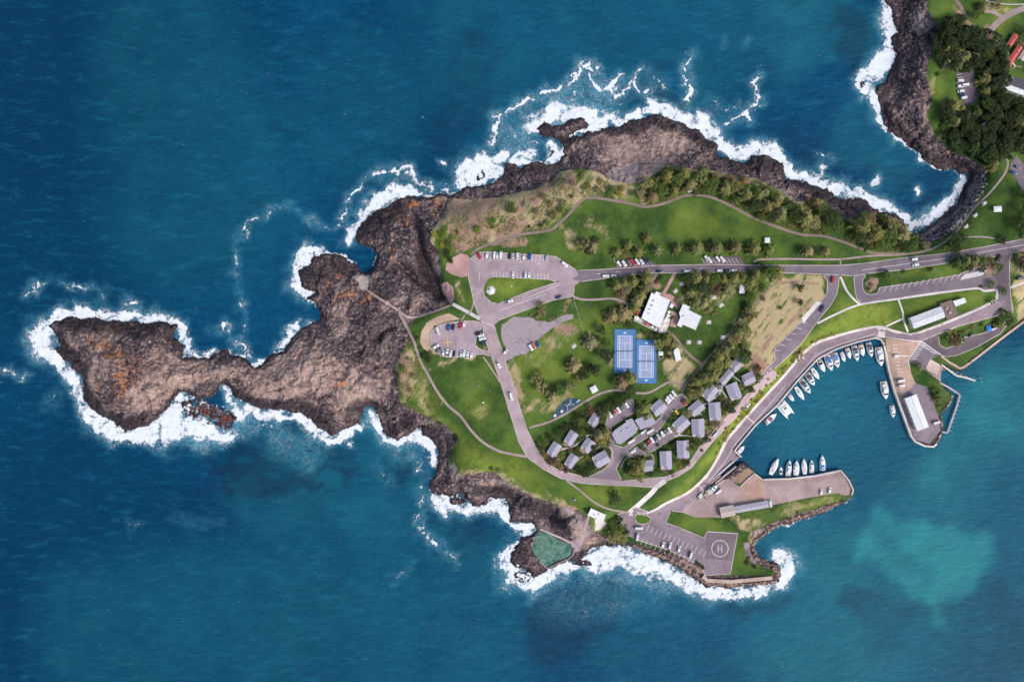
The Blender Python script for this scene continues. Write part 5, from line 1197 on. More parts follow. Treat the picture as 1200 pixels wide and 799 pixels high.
# ------------------------------------------------------------------ boats
BW = (.82, .83, .84, 1)
def boat(kind, x, y, length, beam, ang, canvas, label, group, hull=BW):
    o = copy_tree(BOATS[kind]); o.location = P(x, y, .05); o.rotation_euler = (0, 0, R(ang))
    nb = {'cruiser': 3.7, 'fishing_boat': 3.4, 'sailing_boat': 3.0, 'runabout': 3.6, 'catamaran': 5.6}[kind]
    sx = length * S / 10; sy = beam * S / nb; o.scale = (sx, sy, (sx + sy) / 2)
    colour_tree(o, hull); colour_tree(o, canvas, {'awning', 'seat', 'canopy', 'cockpit', 'sail_cover'})
    tag(o, label, 'boat', group, 'thing')
GQ = 'boats moored stern to along the curved quay'; W_ = (.7, .7, .72, 1); BL = (.05, .16, .45, 1); OR = (.6, .28, .14, 1); DK = (.05, .05, .07, 1); CB = (.12, .25, .5, 1)
for a in [('cruiser',1030,418,22,9.5,-80,W_,'largest white motor cruiser at the right end of the quay row, by the jetty corner',GQ),
 ('cruiser',1018.8,410,17,7,-76,DK,'slim white motor boat, second from the right in the curved quay row',GQ),
 ('fishing_boat',1009.3,410.5,14,6.5,-74,OR,'white boat with orange deck, third from the right in the curved quay row',GQ),
 ('cruiser',1002,414.3,18,7.5,-76,DK,'white cruiser with dark cockpit between two small orange decked boats',GQ),
 ('fishing_boat',993.8,414,13,5.8,-72,OR,'small boat with orange deck left of the white cruiser with dark cockpit',GQ),
 ('runabout',987.5,418.3,12,5,-70,W_,'smallest open boat in the right half of the quay row',GQ),
 ('cruiser',979,422.3,17.5,8,-74,CB,'white motor boat with light blue cockpit cover in the quay row',GQ),
 ('cruiser',971,425.2,19,8.5,-72,BL,'broad white cruiser with bright blue covers in the quay row',GQ),
 ('fishing_boat',962,428.6,16,7,-62,DK,'white fishing boat with dark stern left of the blue covered cruiser',GQ),
 ('sailing_boat',955,438,15,5.6,-56,W_,'white yacht lying close beside a wider boat in the middle of the quay row',GQ),
 ('cruiser',949.4,444.6,16,7.5,-58,DK,'white cabin boat in the middle of the left half of the quay row',GQ),
 ('cruiser',943.3,453,19,7.5,-54,DK,'long white boat with black hatch, right of a white yacht in the left half',GQ),
 ('sailing_boat',936.6,460.8,18,6,-56,W_,'white yacht with mast in the left half of the quay row',GQ),
 ('runabout',926.6,465.6,11,4.6,-52,W_,'small white open boat next to the white catamaran',GQ),
 ('catamaran',920,480,20,12,-50,W_,'wide white catamaran near the left end of the quay row',GQ),
 ('runabout',902.8,490,17.5,6.5,42,(.3,.12,.2,1),'white boat alongside the quay with dark red cockpit, below the catamaran',GQ),
 ('runabout',868.3,526.3,10.5,5,48,W_,'small white boat in the inner corner of the harbour by the slipway',GQ),
 ('cruiser',1035.7,457.3,21,9,-80,W_,'large white cruiser lying off the jetty wall on its own','boats lying off the jetty wall'),
 ('cruiser',1045.2,482,14,6.6,-80,W_,'small white cabin boat off the jetty wall near the long shed','boats lying off the jetty wall'),
 ('sailing_boat',906.8,546,21,7,64,W_,'leftmost and largest white yacht of the row above the southern pier','boats rafted above the southern pier'),
 ('runabout',914.7,551.5,10.5,4,84,DK,'tiny boat tucked behind the largest yacht above the southern pier','boats rafted above the southern pier'),
 ('cruiser',923.7,547.8,18.5,6.5,84,W_,'narrow white cabin boat right of the tiny boat above the southern pier','boats rafted above the southern pier'),
 ('fishing_boat',932.5,547.8,17.5,7,87,W_,'broad white fishing boat in the middle of the southern pier row','boats rafted above the southern pier'),
 ('sailing_boat',941.8,546,18.5,6.2,95,W_,'white yacht beside the shortest cabin boat above the southern pier','boats rafted above the southern pier'),
 ('cruiser',950.5,546,15,5.6,92,W_,'second boat from the right above the southern pier, short and white','boats rafted above the southern pier'),
 ('fishing_boat',963,541.8,18,6.8,92,BL,'rightmost boat above the southern pier, white with a blue cockpit','boats rafted above the southern pier')]: boat(*a)
for i, (k, x, y, l, w, a, lab) in enumerate([('cruiser', 834, 573, 14.5, 6.5, 35, 'white cabin cruiser hauled out on the pier beside the empty slipway'), ('runabout', 820.6, 580.5, 8, 4.5, 50, 'small white boat hauled out left of the bigger cruiser on the pier')]):
    boat(k, x, y, l, w, a, W_, lab, 'boats hauled out on the southern pier'); bpy.context.view_layer.update()
    o = [q for q in COL.objects if q.get('label') == lab][0]; o.location = P(x, y, None, 1.2)
for o in BOATS.values(): kill_tree(o)

# ------------------------------------------------------------------ buildings
ROOFL = None
def roof_mat(nm, col, ang_obj=True, ribs=2.2, amt=.12):
    t = NT(nm)
    w = t.new('ShaderNodeTexWave', wave_type='BANDS', bands_direction='X'); w.inputs['Scale'].default_value = ribs; t.L(t.obj(), w.inputs['Vector'])
    n = t.noise(.35, 4, .6, t.obj()); n2 = t.noise(2.5, 3, .6, t.obj())
    k = lambda s_: tuple(min(1, x * s_) for x in col[:3]) + (1,)
    c = t.mix(t.step(.3, .7, n), k(.86), k(1.06)); c = t.mix(t.math('MULTIPLY', w.outputs['Fac'], amt), c, k(.5)); c = t.mix(t.math('MULTIPLY', t.step(.58, .7, n2), .25), c, k(.6))
    t.bump(w.outputs['Fac'], .3, .1)
    rd = t.new('ShaderNodeObjectInfo').outputs['Random']; c = t.mix(t.math('MULTIPLY', rd, .32), c, k(.62)); sn = t.noise(.5, 4, .6, t.obj(), dist=1); c = t.mix(t.math('MULTIPLY', t.step(.56, .68, sn), .22), c, srgb(150,128,118))
    return t.fin(c, .5, .4)
RL = roof_mat('lilac_metal_roof', srgb(172,166,184)); RW = roof_mat('white_membrane_roof', srgb(236,236,238), ribs=.8, amt=.05); RB = roof_mat('buff_roof', srgb(196,176,168)); RD = roof_mat('slate_roof', srgb(84,80,92)); RR = roof_mat('red_metal_roof', srgb(206,84,76))
WB = mat('cream_wall', srgb(206,192,172), .8, .1, .6); WW = mat('white_wall', srgb(224,222,220), .7, .06, .6); WBR = mat('brown_wall', srgb(120,96,84), .8, .15, .8)
DOOR = mat('painted_door', srgb(88,84,96), .5); TIMB = mat('deck_timber', srgb(170,136,116), .75, .2, 2); FRAME = mat('window_frame', srgb(210,210,214), .5); VENT = mat('grey_metal', srgb(140,140,146), .5, metal=.3); AC = mat('roof_unit', srgb(186,188,194), .5)

def window(root, M, w=1.1, h=1.0, z=1.1):
    f = MB()
    f.box(-w / 2 - .06, w / 2 + .06, -.03, .05, z - .06, z + h + .06, M)
    fo = f.build('window', FRAME, root); MB().box(-w / 2, w / 2, -.02, .07, z, z + h, M).build('pane', GLASS, fo)
def door(root, M, w=.95, h=2.05):
    d = MB().box(-w / 2, w / 2, -.03, .06, .03, h, M).build('door', DOOR, root); MB().box(w / 2 - .16, w / 2 - .08, .06, .12, 1.0, 1.1, M).build('handle', RIM, d)

def gable_house(name, label, cat, x, y, Lp, Wp, ang, group=None, hw=2.7, pitch=.24, rm=RL, wm=WB, step=True, deck=0, verandah=0, chimney=False, z=None):
    """long axis at ang; sizes in map units of the roof"""
    o = empty(name, P(x, y, z), R(ang)); L = Lp * S; W = Wp * S; tag(o, label, cat, group, 'thing')
    l, w = L / 2 - .45, W / 2 - .45
    MB().box(-l, l, -w, w, -.6, hw).build('wall', wm, o)
    rz = hw + pitch * W / 2; e = .12
    def gable(b, x0, x1, y0, y1, zr):
        ym = (y0 + y1) / 2; ze = hw - .08
        b.add([(x0, y0, ze), (x1, y0, ze), (x1, y1, ze), (x0, y1, ze), (x0, ym, zr), (x1, ym, zr), (x0, y0, ze + e), (x1, y0, ze + e), (x1, y1, ze + e), (x0, y1, ze + e), (x0, ym, zr + e), (x1, ym, zr + e)],
              [(6, 7, 11, 10), (10, 11, 8, 9), (0, 4, 5, 1), (4, 3, 2, 5), (0, 1, 7, 6), (2, 3, 9, 8), (0, 6, 10, 4), (4, 10, 9, 3), (1, 5, 11, 7), (5, 2, 8, 11)])
    b = MB()
    if step:
        gable(b, -L / 2 + L * .16, L / 2, -W / 2, W / 2, rz); gable(b, -L / 2, -L / 2 + L * .16 - .004, -W / 2 + W * .04, W / 2 - W * .3, rz - .25)
    else: gable(b, -L / 2, L / 2, -W / 2, W / 2, rz)
    r_ = b.build('roof', rm, o)
    MB().box(-L / 2 + (L * .17 if step else 0), L / 2, -.12, .12, rz + .08, rz + .16).build('ridge_cap', VENT, r_)
    if chimney: MB().box(l * .3, l * .3 + .5, -.9, -.4, hw, rz + .7).build('chimney', WBR, r_)
    else: MB().cyl((l * .4, w * .4, hw), (l * .4, w * .4, rz + .2), .13).build('vent_pipe', VENT, r_)
    n = max(2, int(L / 3.6))
    for s in (-1, 1):
        for i in range(n):
            window(o, Matrix.Translation((-l + (i + .5) * 2 * l / n, s * w, 0)) @ Matrix.Rotation(0 if s > 0 else math.pi, 4, 'Z'))
    window(o, Matrix.Translation((-l, w * .4, 0)) @ Matrix.Rotation(math.pi / 2, 4, 'Z'))
    door(o, Matrix.Translation((-l, -w * .35, 0)) @ Matrix.Rotation(math.pi / 2, 4, 'Z'))
    if deck:
        d = MB().box(-L / 2 - deck, -L / 2 + .3, -W * .38, W * .38, -.1, .28).build('deck', TIMB, o)
        MB().box(-L / 2 - deck, -L / 2 - deck + .06, -W * .38, W * .38, .28, 1.1).build('railing', FRAME, d)
    if verandah:
        MB().box(-L * .4, L * .4, -W / 2 - verandah, -W / 2 + .2, -.1, .25).build('verandah', TIMB, o)
    return o

def poly_building(name, label, cat, poly, h, rm, wm, group=None, over=.4, units=(), parapet=False, z=None, openings=True):
    cx = sum(p[0] for p in poly) / len(poly); cy = sum(p[1] for p in poly) / len(poly)
    o = empty(name, P(cx, cy, z)); tag(o, label, cat, group, 'thing'); z0 = o.location.z
    # the outline is that of the roof; walls stand a little inside it
    Q = [P(p[0], p[1], z0 + h) - P(cx, cy, z0 + h) for p in poly]; Q = [(v.x, v.y) for v in Q]
    if sum(Q[i][0] * Q[(i + 1) % len(Q)][1] - Q[(i + 1) % len(Q)][0] * Q[i][1] for i in range(len(Q))) < 0: Q = Q[::-1]
    n = len(Q)
    nor = []
    for i in range(n):
        a = Vector(Q[i]); c = Vector(Q[(i + 1) % n]); d = (c - a).normalized(); nor.append(Vector((d.y, -d.x)))
    Wl = []
    for i in range(n):
        n0, n1 = nor[i - 1], nor[i]; m = (n0 + n1); m = m / max(.3, m.dot(n1)) if m.length > .1 else n1
        v = Vector(Q[i]) - m * over; Wl.append((v.x, v.y))
    MB().prism(Wl, -.8, h - .2).build('wall', wm, o)
    r_ = MB().prism(Q, h - .21, h).build('roof', rm, o)
    if parapet:
        b = MB()
        for i in range(n):
            a = Vector(Q[i]); c = Vector(Q[(i + 1) % n]); d = (c - a)
            M = Matrix.Translation((a.x, a.y, 0)) @ Matrix.Rotation(math.atan2(d.y, d.x), 4, 'Z'); b.box(.25, d.length - .05, .02, .22, h + .002, h + .22, M)
        b.build('parapet', rm, r_)
    for ux, uy, us in units: MB().box(ux - us, ux + us, uy - us * .7, uy + us * .7, h, h + .9).build('roof_unit', AC, r_)
    if openings:
        first = True
        for i in range(n):
            a = Vector(Wl[i]); c = Vector(Wl[(i + 1) % n]); d = c - a; m = int(d.length / 3.4)
            for k in range(m):
                p = a + d * (k + .5) / m
                M = Matrix.Translation((p.x, p.y, 0)) @ Matrix.Rotation(math.atan2(d.y, d.x) + math.pi, 4, 'Z')
                if first and k == m // 2: door(o, M, 1.6, 2.2); first = False
                else: window(o, M, 1.5, 1.2)
    return o

GC = 'grey roofed holiday cabins'
for x, y, l, w, a, lab in [
 (696.3,491.5,15,11,56,'topmost lilac roofed cabin of the western cluster, under a feathery tree'),
 (668.7,512.5,16.5,11,57,'lilac roofed cabin in the upper left of the western cluster, above a footpath'),
 (688.4,521.3,15,12,55,'lilac roofed cabin in the centre of the western cluster between two footpaths'),
 (649,526,16.5,11,57,'leftmost lilac roofed cabin, nearest the road bend'),
 (669,539.4,16,11,57,'lowest left lilac roofed cabin just above the curving road'),
 (703.8,537.5,18,15,28,'broad lilac roofed cabin below the others, encircled by a looped path'),
 (770.7,477.5,16,14,40,'cabin with a cream terrace beside the four white cars'),
 (759,545,11,13,3,'smallest cabin, beside a large tree at the lower edge of the village'),
 (779.5,538.5,21,13.5,93,'tall narrow roofed cabin right of the smallest cabin'),
 (799.5,525.7,20,14,92,'plain rectangular cabin below the central car park, upright in the photo'),
 (817,501,21,14.5,93,'cabin with a two step grey roof directly above the plain rectangular one'),
 (797,496.5,18,14,42,'slanted cabin beside the parked yellow car'),
 (815,478,17,13,40,'slanted cabin between the lane end and the upright cabins'),
 (836.7,481.7,21,14,93,'upright cabin with a cream terrace on its lower side'),
 (831,460,18,13,52,'slanted cabin at the left end of the upper right row'),
 (858.8,458.3,19,14,112,'large cabin tilted left with a reddish deck at its foot'),
 (849,443,22,9,50,'longest and narrowest cabin roof in the upper right row'),
 (863.5,426,19,11,46,'topmost cabin of the village, beside olive trees'),
 (876,443.5,14,13,25,'small square cabin nearest the parked red car on the dry field')]:
    gable_house('cabin', lab, 'cabin', x, y, l, w, a, GC, step=a not in (3, 92), deck=rt.choice([0, 1.6, 2.0]), verandah=rt.choice([0, 0, 1.4]))
poly_building('reception_building', 'largest grey roofed building of the cabin village with stepped roof and cream verandah', 'building', [(716,508),(720,503),(733,494),(732,492),(740,489.5),(747,501),(745,506),(727,520),(722,519)], 3.4, RL, WB, over=.8, units=((2.5, 1.5, .6), (-2, -1, .5)))
poly_building('village_hall', 'grey roofed hall joined to the reception, partly under an olive tree', 'building', [(743,492),(752,484.5),(757,487),(761,484),(768.5,495),(757,500),(750,503)], 3.4, RL, WB, over=.6, units=((1, 0, .5),))
poly_building('clubhouse', 'large white flat roofed clubhouse with terraces beside the tennis courts', 'building', [(762,343.3),(765.3,345),(768,341.8),(773,344.3),(771.5,346.5),(784,352.3),(773.5,381.5),(771,385),(750,373.2)], 5.5, RW, WW, over=.5, units=((-4, -1, .7), (-5.5, -4, .5), (-2.5, 2.5, .6), (-6.5, -7, .4)), parapet=True)
poly_building('pavilion', 'white flat roofed pavilion right of the clubhouse', 'building', [(799,356),(807.5,359.8),(806,363.4),(821,371),(814,387),(799,380.6),(797,384),(792,381.3),(796,372),(794.5,367)], 4.0, RW, WW, over=.5, units=((-2, 1, .5),), parapet=True)
poly_building('snack_kiosk', 'small white flat roofed building between the clubhouse and the pavilion', 'kiosk', [(785.5,355.5),(789,357.3),(787,361.5),(783.5,360)], 3, RW, WW, openings=False)
# terrace with its wall and parasols
sh_ = MB(); o = empty('terrace', P(760, 382)); tag(o, 'pale terrace with a white wall along the lower side of the clubhouse', 'terrace', None, 'thing')
b = MB(); sheet_mesh(b, [(743,374),(749,372),(770,386),(775,379),(783,368),(787,370),(784,381),(779,391),(776,391)], .3, None, o.location); b.build('terrace_floor', ASPH('terrace_paving', srgb(216,200,196)), o)
b = MB(); ribbon_mesh(b, dens([(742.5,375),(776,391.5),(780,389.5)], 4, False), .7, 1.2, False, 1.2, None, o.location); b.build('terrace_wall', WW, o)
b = MB(); ribbon_mesh(b, dens([(761.5,338),(755,349),(757,350)], 4, False), 1.0, 1.4, False, 1.4, None, P(758, 345)); o = b.build('garden_wall', WW); o.location = P(758, 345); tag(o, 'short white wall standing at the top left corner of the clubhouse', 'wall', None, 'thing')
def parasol(x, y, col, lab, r=1.5, z=None):
    o = empty('parasol', P(x, y, z, .3)); tag(o, lab, 'parasol', 'parasols round the clubhouse', 'thing')
    MB().cyl((0, 0, 0), (0, 0, 2.6), .04).build('pole', MAST, o)
    b = MB(); n = 8; ring = [(r * math.cos(i * math.pi / 4), r * math.sin(i * math.pi / 4), 2.1) for i in range(n)]
    b.add(ring + [(0, 0, 2.7)], [(i, (i + 1) % n, n) for i in range(n)]); b.add([(p[0], p[1], p[2] - .12) for p in ring] + ring, [(i, (i + 1) % n, n + (i + 1) % n, n + i) for i in range(n)])
    b.build('canopy', mat('parasol_' + col[0], col[1], .8), o); MB().cyl((0, 0, -.02), (0, 0, .1), .35).build('base', VENT, o)
PW = ('white', srgb(232,228,226)); PR = ('red', srgb(214,90,80)); PB = ('blue', srgb(40,70,170)); PO = ('orange', srgb(230,150,80))
for x, y, c, l, r in [(747,366.5,PR,'red parasol at the left side of the clubhouse',1.4),(748.6,363.5,PO,'orange parasol at the left side of the clubhouse',1.3),(750.6,365.8,PB,'blue parasol at the left side of the clubhouse',1.2),(745.5,372.5,PW,'white parasol at the left tip of the terrace',1.9),
 (757.5,380,PR,'red parasol on the lower terrace of the clubhouse',1.5),(764,383,PW,'white parasol left of centre on the lower terrace',1.2),(768,385.5,PW,'white parasol right of centre on the lower terrace',1.2),(774,387.5,PW,'white parasol in the lower corner of the terrace',1.8),(778,381,PW,'white parasol lowest on the right terrace',1.4),(779.5,375.5,PW,'white parasol in the middle of the right terrace',1.4),(782.5,369.5,PW,'white parasol near the top of the right terrace',1.3),(783.4,365.6,PW,'topmost white parasol on the right terrace',1.2)]: parasol(x, y, c, l, r)
gable_house('boat_shed', 'long white roofed shed on the east jetty between quay and asphalt', 'shed', 1071.2, 482.8, 40.5, 14.5, -69, None, hw=4.2, pitch=.12, rm=RW, wm=WW, step=False)
gable_house('fish_shed', 'long lilac roofed shed on the southern pier beside the grass bank', 'shed', 879, 592.8, 40, 8, 10, None, hw=3.2, pitch=.15, rm=RL, wm=WW, step=False)
gable_house('store_shed', 'buff roofed shed at the left end of the long pier shed', 'shed', 851, 598, 16.5, 12.5, 12, None, hw=3.4, pitch=.12, rm=RB, wm=WB, step=False)
gable_house('harbour_hall', 'long white roofed hall on the lawn above the harbour road', 'hall', 1084, 372.2, 38, 13.5, 20.5, None, hw=3.6, pitch=.15, rm=roof_mat('pale_roof', srgb(222,220,226)), wm=WW, step=False)
poly_building('amenities_block', 'white flat roofed block at the right end of the harbour lawn buildings', 'building', [(1114,353),(1127.5,349),(1130,354.5),(1117,359.6)], 3.2, RW, WW)
poly_building('courtyard_building', 'brown roofed building between the white hall and the white block', 'building', [(1099,356),(1113,351.5),(1121,368.5),(1109,375),(1104,370)], 2.6, roof_mat('brown_roof', srgb(132,108,102)), WBR, units=((-1.5, 1.5, .7), (1, -1.5, .9), (2, 1, .5)))
poly_building('swimming_kiosk', 'white flat roofed kiosk beside the rock pool path', 'kiosk', [(692,594),(710,602),(706.5,610),(688,602.5)], 3.4, RW, WW, units=((-2, 0, .4), (1.5, .5, .4)), parapet=True)
sheet_ = MB(); 
poly_building('hillside_house', 'white house with a dark slate roof on the wooded hillside at the right edge', 'house', [(1172,97),(1180,91),(1186,94),(1203,101),(1203,116),(1192,113),(1178,108),(1172,103)], 4.2, RW, WW)
o = poly_building('slate_roof_wing', 'dark slate roofed upper storey of the white hillside house', 'house', [(1181,95.5),(1186,93.5),(1206,102),(1206,111),(1196,109),(1178.5,102.5)], 6.0, RD, WW, openings=False)
gable_house('red_roofed_cottage', 'upper of two red roofed cottages near the top right corner', 'cottage', 1184.5,48.5,15,6,57, 'red roofed cottages', hw=2.6, pitch=.2, rm=RR, wm=WW, step=False, chimney=True)
gable_house('red_roofed_cottage', 'lower and longer of two red roofed cottages near the top right corner', 'cottage', 1186,67,26,6.5,56, 'red roofed cottages', hw=2.6, pitch=.2, rm=RR, wm=WW, step=False, chimney=True)
gable_house('cream_cottage', 'cream roofed cottage cut by the right edge beside the red roofed ones', 'cottage', 1198,65,15,7,56, None, hw=2.6, pitch=.2, rm=RB, wm=WW, step=False)
# shelters
def shelter(x, y, l, w, a, lab, rm=RW):
    o = empty('picnic_shelter', P(x, y), R(a)); tag(o, lab, 'shelter', 'small shelters on the grass', 'thing'); L = l * S / 2; W = w * S / 2
    for sx in (-1, 1):
        for sy in (-1, 1): MB().cyl((sx * (L - .4), sy * (W - .4), -.3), (sx * (L - .4), sy * (W - .4), 2.35), .07).build('post', VENT, o)
    MB().add([(-L, -W, 2.3), (L, -W, 2.3), (L, W, 2.3), (-L, W, 2.3), (-L, -W, 2.42), (L, -W, 2.42), (L, W, 2.42), (-L, W, 2.42), (0, 0, 2.95)], [(3, 2, 1, 0), (0, 1, 5, 4), (1, 2, 6, 5), (2, 3, 7, 6), (3, 0, 4, 7), (4, 5, 8), (5, 6, 8), (6, 7, 8), (7, 4, 8)]).build('roof', rm, o)
    t = MB().box(-.9, .9, -.35, .35, .7, .76).build('table', TIMB, o)
    for s in (-1, 1): MB().box(-.9, .9, s * .75 - .13, s * .75 + .13, .42, .47).build('bench', TIMB, t)
shelter(773.7,414,5.2,4.6,2,'small white shelter just right of the tennis courts'); shelter(869,338.8,6.5,10.5,-8,'white shelter in the trees below the top road'); shelter(898,282,6,6,3,'white shelter standing alone on the northern field')
shelter(695.6,455.8,7.5,7.5,28,'square white shelter beside the curving path above the playground'); shelter(1167,245.6,9,6.5,2,'white shelter on the lawn right of the pebble beach')
poly_building('equipment_shed', 'narrow white shed on bare ground between the courts and the lawn', 'shed', [(790,409),(793,407.5),(795,409.5),(797.5,421),(791.5,424),(788.5,412)], 2.8, RW, WW, openings=False)
for x, y, a, lab in [(1154,238.3,20,'grey picnic table nearest the beach path bend, topmost of three'),(1143.2,252.7,30,'middle of three grey picnic tables beside the beach path'),(1132.5,266,35,'lowest of three grey picnic tables beside the beach path'),(862.3,237.4,20,'grey picnic table under trees just above the northern path'),(808.7,223.2,10,'small grey picnic table at the crest of the northern path'),
  (799,332.5,10,'white picnic table on the grass above the pavilion'),(791.6,341,40,'white picnic table by the terracotta path'),(836.5,348.6,10,'white picnic table under the trees right of the pavilion'),(845,357.5,30,'pale table on the big lawn below the trees'),(830.5,377.5,0,'white table on the lawn right of the pavilion'),(847.3,395.2,0,'white table near the brown path on the big lawn'),(807,400.8,-8,'white bench table in the centre of the big lawn'),(819.5,401,-8,'pale bench table right of centre on the big lawn'),(858.5,334,0,'white table among the trees below the top road'),(672.5,405.5,40,'white bench on the western park lawn')]:
    o = empty('picnic_table', P(x, y), R(a)); tag(o, lab, 'picnic table', 'picnic tables on the grass', 'thing'); M_ = mat('pale_table', srgb(222,216,212), .7)
    MB().box(-1.3, 1.3, -.5, .5, .72, .78).build('tabletop', M_, o)
    for s in (-1, 1): MB().box(-1.2, 1.2, s * .95 - .2, s * .95 + .2, .43, .48).build('bench', M_, o); MB().box(s * .9 - .05, s * .9 + .05, -.9, .9, -.1, .719).build('leg', VENT, o)
    MB().box(-1.9, 1.9, -1.5, 1.5, -.2, .06).build('slab', KERB, o)
# monument on the island
o = empty('monument', P(575.4, 340.4)); tag(o, 'white stepped memorial on the grass island of the loop car park', 'monument', None, 'thing')
hexa = lambda r: [(r * math.cos(i * math.pi / 3 + .3), r * math.sin(i * math.pi / 3 + .3)) for i in range(6)]
MB().prism(hexa(3.7), -.3, .2).build('base', CONC, o); MB().prism(hexa(2.6), .2, .5).build('step', WW, o); MB().prism(hexa(1.5), .5, 2.8, .3).build('column', WW, o)
for x, y, s, lab in [(544,444.5,.7,'small boulder, leftmost on the western field'),(560,451.6,.9,'low boulder right of the leftmost one on the western field'),(574,457.8,.8,'brown boulder near the road on the western field'),(566,471.4,.9,'white stone at the top of the worn patch on the western field'),(599.5,335.5,.6,'white stone on the grass island'),(673,585,1.3,'grey stone block on the slope above the rock pool')]:
    b = MB(); n = 7; rr = [s * rt.uniform(.7, 1.1) for _ in range(n)]
    ring = lambda k, zz: [(rr[i] * k * math.cos(i * 6.283 / n), rr[i] * k * math.sin(i * 6.283 / n), zz) for i in range(n)]
    b.loft([ring(1, -.2), ring(1.05, s * .3), ring(.6, s * .75)], smooth=False); o = b.build('boulder', WW if 'white' in lab else VENT); o.location = P(x, y); tag(o, lab, 'boulder', 'stones on the grass', 'thing')
# ------------------------------------------------------------------ tennis courts
BLU = mat('court_blue', srgb(78,128,180), .7, .06, .15); LIL = mat('court_inner', srgb(150,162,194), .7, .06, .15); NET = mat('net_mesh', (.12, .12, .13, 1), .8); FEN = mat('fence_wire', srgb(84,76,80), .7)
for x0, y0, x1, y1, lab in [(720,386.5,744.6,437.2,'left of two blue tennis courts, set slightly higher'), (745.6,398.8,769.2,448.6,'right of two blue tennis courts, set slightly lower')]:
    cx, cy = (x0 + x1) / 2, (y0 + y1) / 2; z0 = zs(cx, cy) + .35
    o = empty('tennis_court', P(cx, cy, z0), R(-.4)); tag(o, lab, 'tennis court', 'blue tennis courts', 'thing'); hx = (x1 - x0) * S / 2; hy = (y1 - y0) * S / 2
    sf = MB().box(-hx, hx, -hy, hy, -1.2, 0).build('playing_surface', BLU, o); MB().box(-5.5, 5.5, -11.9, 11.9, 0, .006).build('inner_court', LIL, sf)
    b = MB(); lw = .14
    for xx_ in (-5.5, 5.5, -4.1, 4.1): b.box(xx_ - lw, xx_ + lw, -11.9, 11.9, .007, .012)
    for yy_ in (-12.05, 12.05, -6.4, 6.4): b.box(-5.64 if abs(yy_) > 7 else -3.95, 5.64 if abs(yy_) > 7 else 3.95, yy_ - lw, yy_ + lw, .013, .017)
    b.box(-lw, lw, -6.2, 6.2, .007, .012); b.build('court_lines', PAINT, o)
    for yy_ in (-14.2, 14.2): MB().box(-1, 1, yy_ - .5, yy_ + .5, .002, .01).build('court_emblem', PAINT, o)
    nt = MB().box(-6.2, 6.2, -.02, .02, .05, 1.0).build('net', NET, o)
    for s in (-1, 1): MB().cyl((s * 6.3, 0, 0), (s * 6.3, 0, 1.1), .06).build('net_post', MAST, nt)
    f = empty('court_fence', P(cx, cy, z0), R(-.4)); tag(f, lab.replace(' of two blue tennis courts', ' wire fence round the blue courts'), 'fence', 'fences round the tennis courts', 'thing')
    for x_, y_, dx, dy in ((-hx, -hy, 1, 0), (-hx, hy, 1, 0), (-hx, -hy, 0, 1), (hx, -hy, 0, 1)):
        Ln = 2 * hx if dx else 2 * hy; n = int(Ln / 4)
        b = MB()
        for zr in (.05, 1.0, 1.9, 2.9): b.box(x_ - .03, x_ + dx * Ln + .03, y_ - .03, y_ + dy * Ln + .03, zr, zr + .04)
        b.build('wire_panel', FEN, f)
        for i in range(n + 1): MB().cyl((x_ + dx * Ln * i / n, y_ + dy * Ln * i / n, -.1), (x_ + dx * Ln * i / n, y_ + dy * Ln * i / n, 3.0), .05, n=5).build('post', FEN, f)
# ------------------------------------------------------------------ playground
sheet_p = [(645.5,490.5),(649,484),(655,476),(661,469),(667,466.3),(675,466.3),(681,470.5),(672,477),(662,484),(653,488.5)]
b = MB(); o_ = P(663, 479); sheet_mesh(b, sheet_p, .12, None, o_); pg = b.build('playground_surface', mat('rubber_surface', srgb(66,88,104), .85, .1, .2)); pg.location = o_; pg['kind'] = 'structure'
def tri_swing(x, y, a, lab):
    o = empty('climbing_frame', P(x, y, None, .12), R(a)); tag(o, lab, 'climbing frame', 'white three armed climbing frames', 'thing'); M_ = mat('white_tube', srgb(226,226,226), .4)
    MB().cyl((0, 0, 0), (0, 0, 2.6), .12).build('pole', M_, o)
    for k in range(3):
        c, s = math.cos(k * 2.094), math.sin(k * 2.094); ar = MB().cyl((0, 0, 2.5), (c * 3.2, s * 3.2, 2.3), .14).build('arm', M_, o); MB().cyl((c * 3.2, s * 3.2, 2.3), (c * 3.2, s * 3.2, 0), .08).build('leg', M_, ar)
tri_swing(664.8, 475.5, 30, 'left white three armed climbing frame on the playground'); tri_swing(668.3, 471.6, -30, 'right white three armed climbing frame on the playground')
o = empty('slide', P(675.5, 471, None, .12), R(35)); tag(o, 'blue and white slide at the upper right of the playground', 'slide', None, 'thing')
MB().box(-.7, .7, -.6, .6, 1.3, 1.45).build('platform', mat('slide_blue', srgb(90,160,220), .4), o); MB().add([(.7, -.4, 1.4), (3.2, -.4, .2), (3.2, .4, .2), (.7, .4, 1.4), (.7, -.4, 1.3), (3.2, -.4, .1), (3.2, .4, .1), (.7, .4, 1.3)], [(0, 1, 2, 3), (7, 6, 5, 4), (0, 4, 5, 1), (2, 6, 7, 3)]).build('chute', mat('slide_white', srgb(220,224,230), .3), o)
for s in (-1, 1): MB().cyl((-.5, s * .5, 0), (-.5, s * .5, 2.2), .06).build('post', VENT, o)
for x, y, lab in [(658, 481.5, 'round grey spinner on the playground'), (650, 486.5, 'small white spring rider at the lower left of the playground')]:
    o = empty('spinner', P(x, y, None, .12)); tag(o, lab, 'play equipment', None, 'thing'); MB().cyl((0, 0, 0), (0, 0, .6), .1).build('pole', VENT, o); MB().cyl((0, 0, .45), (0, 0, .55), 1.2 if 'round' in lab else .7, n=14).build('disc', WW, o)
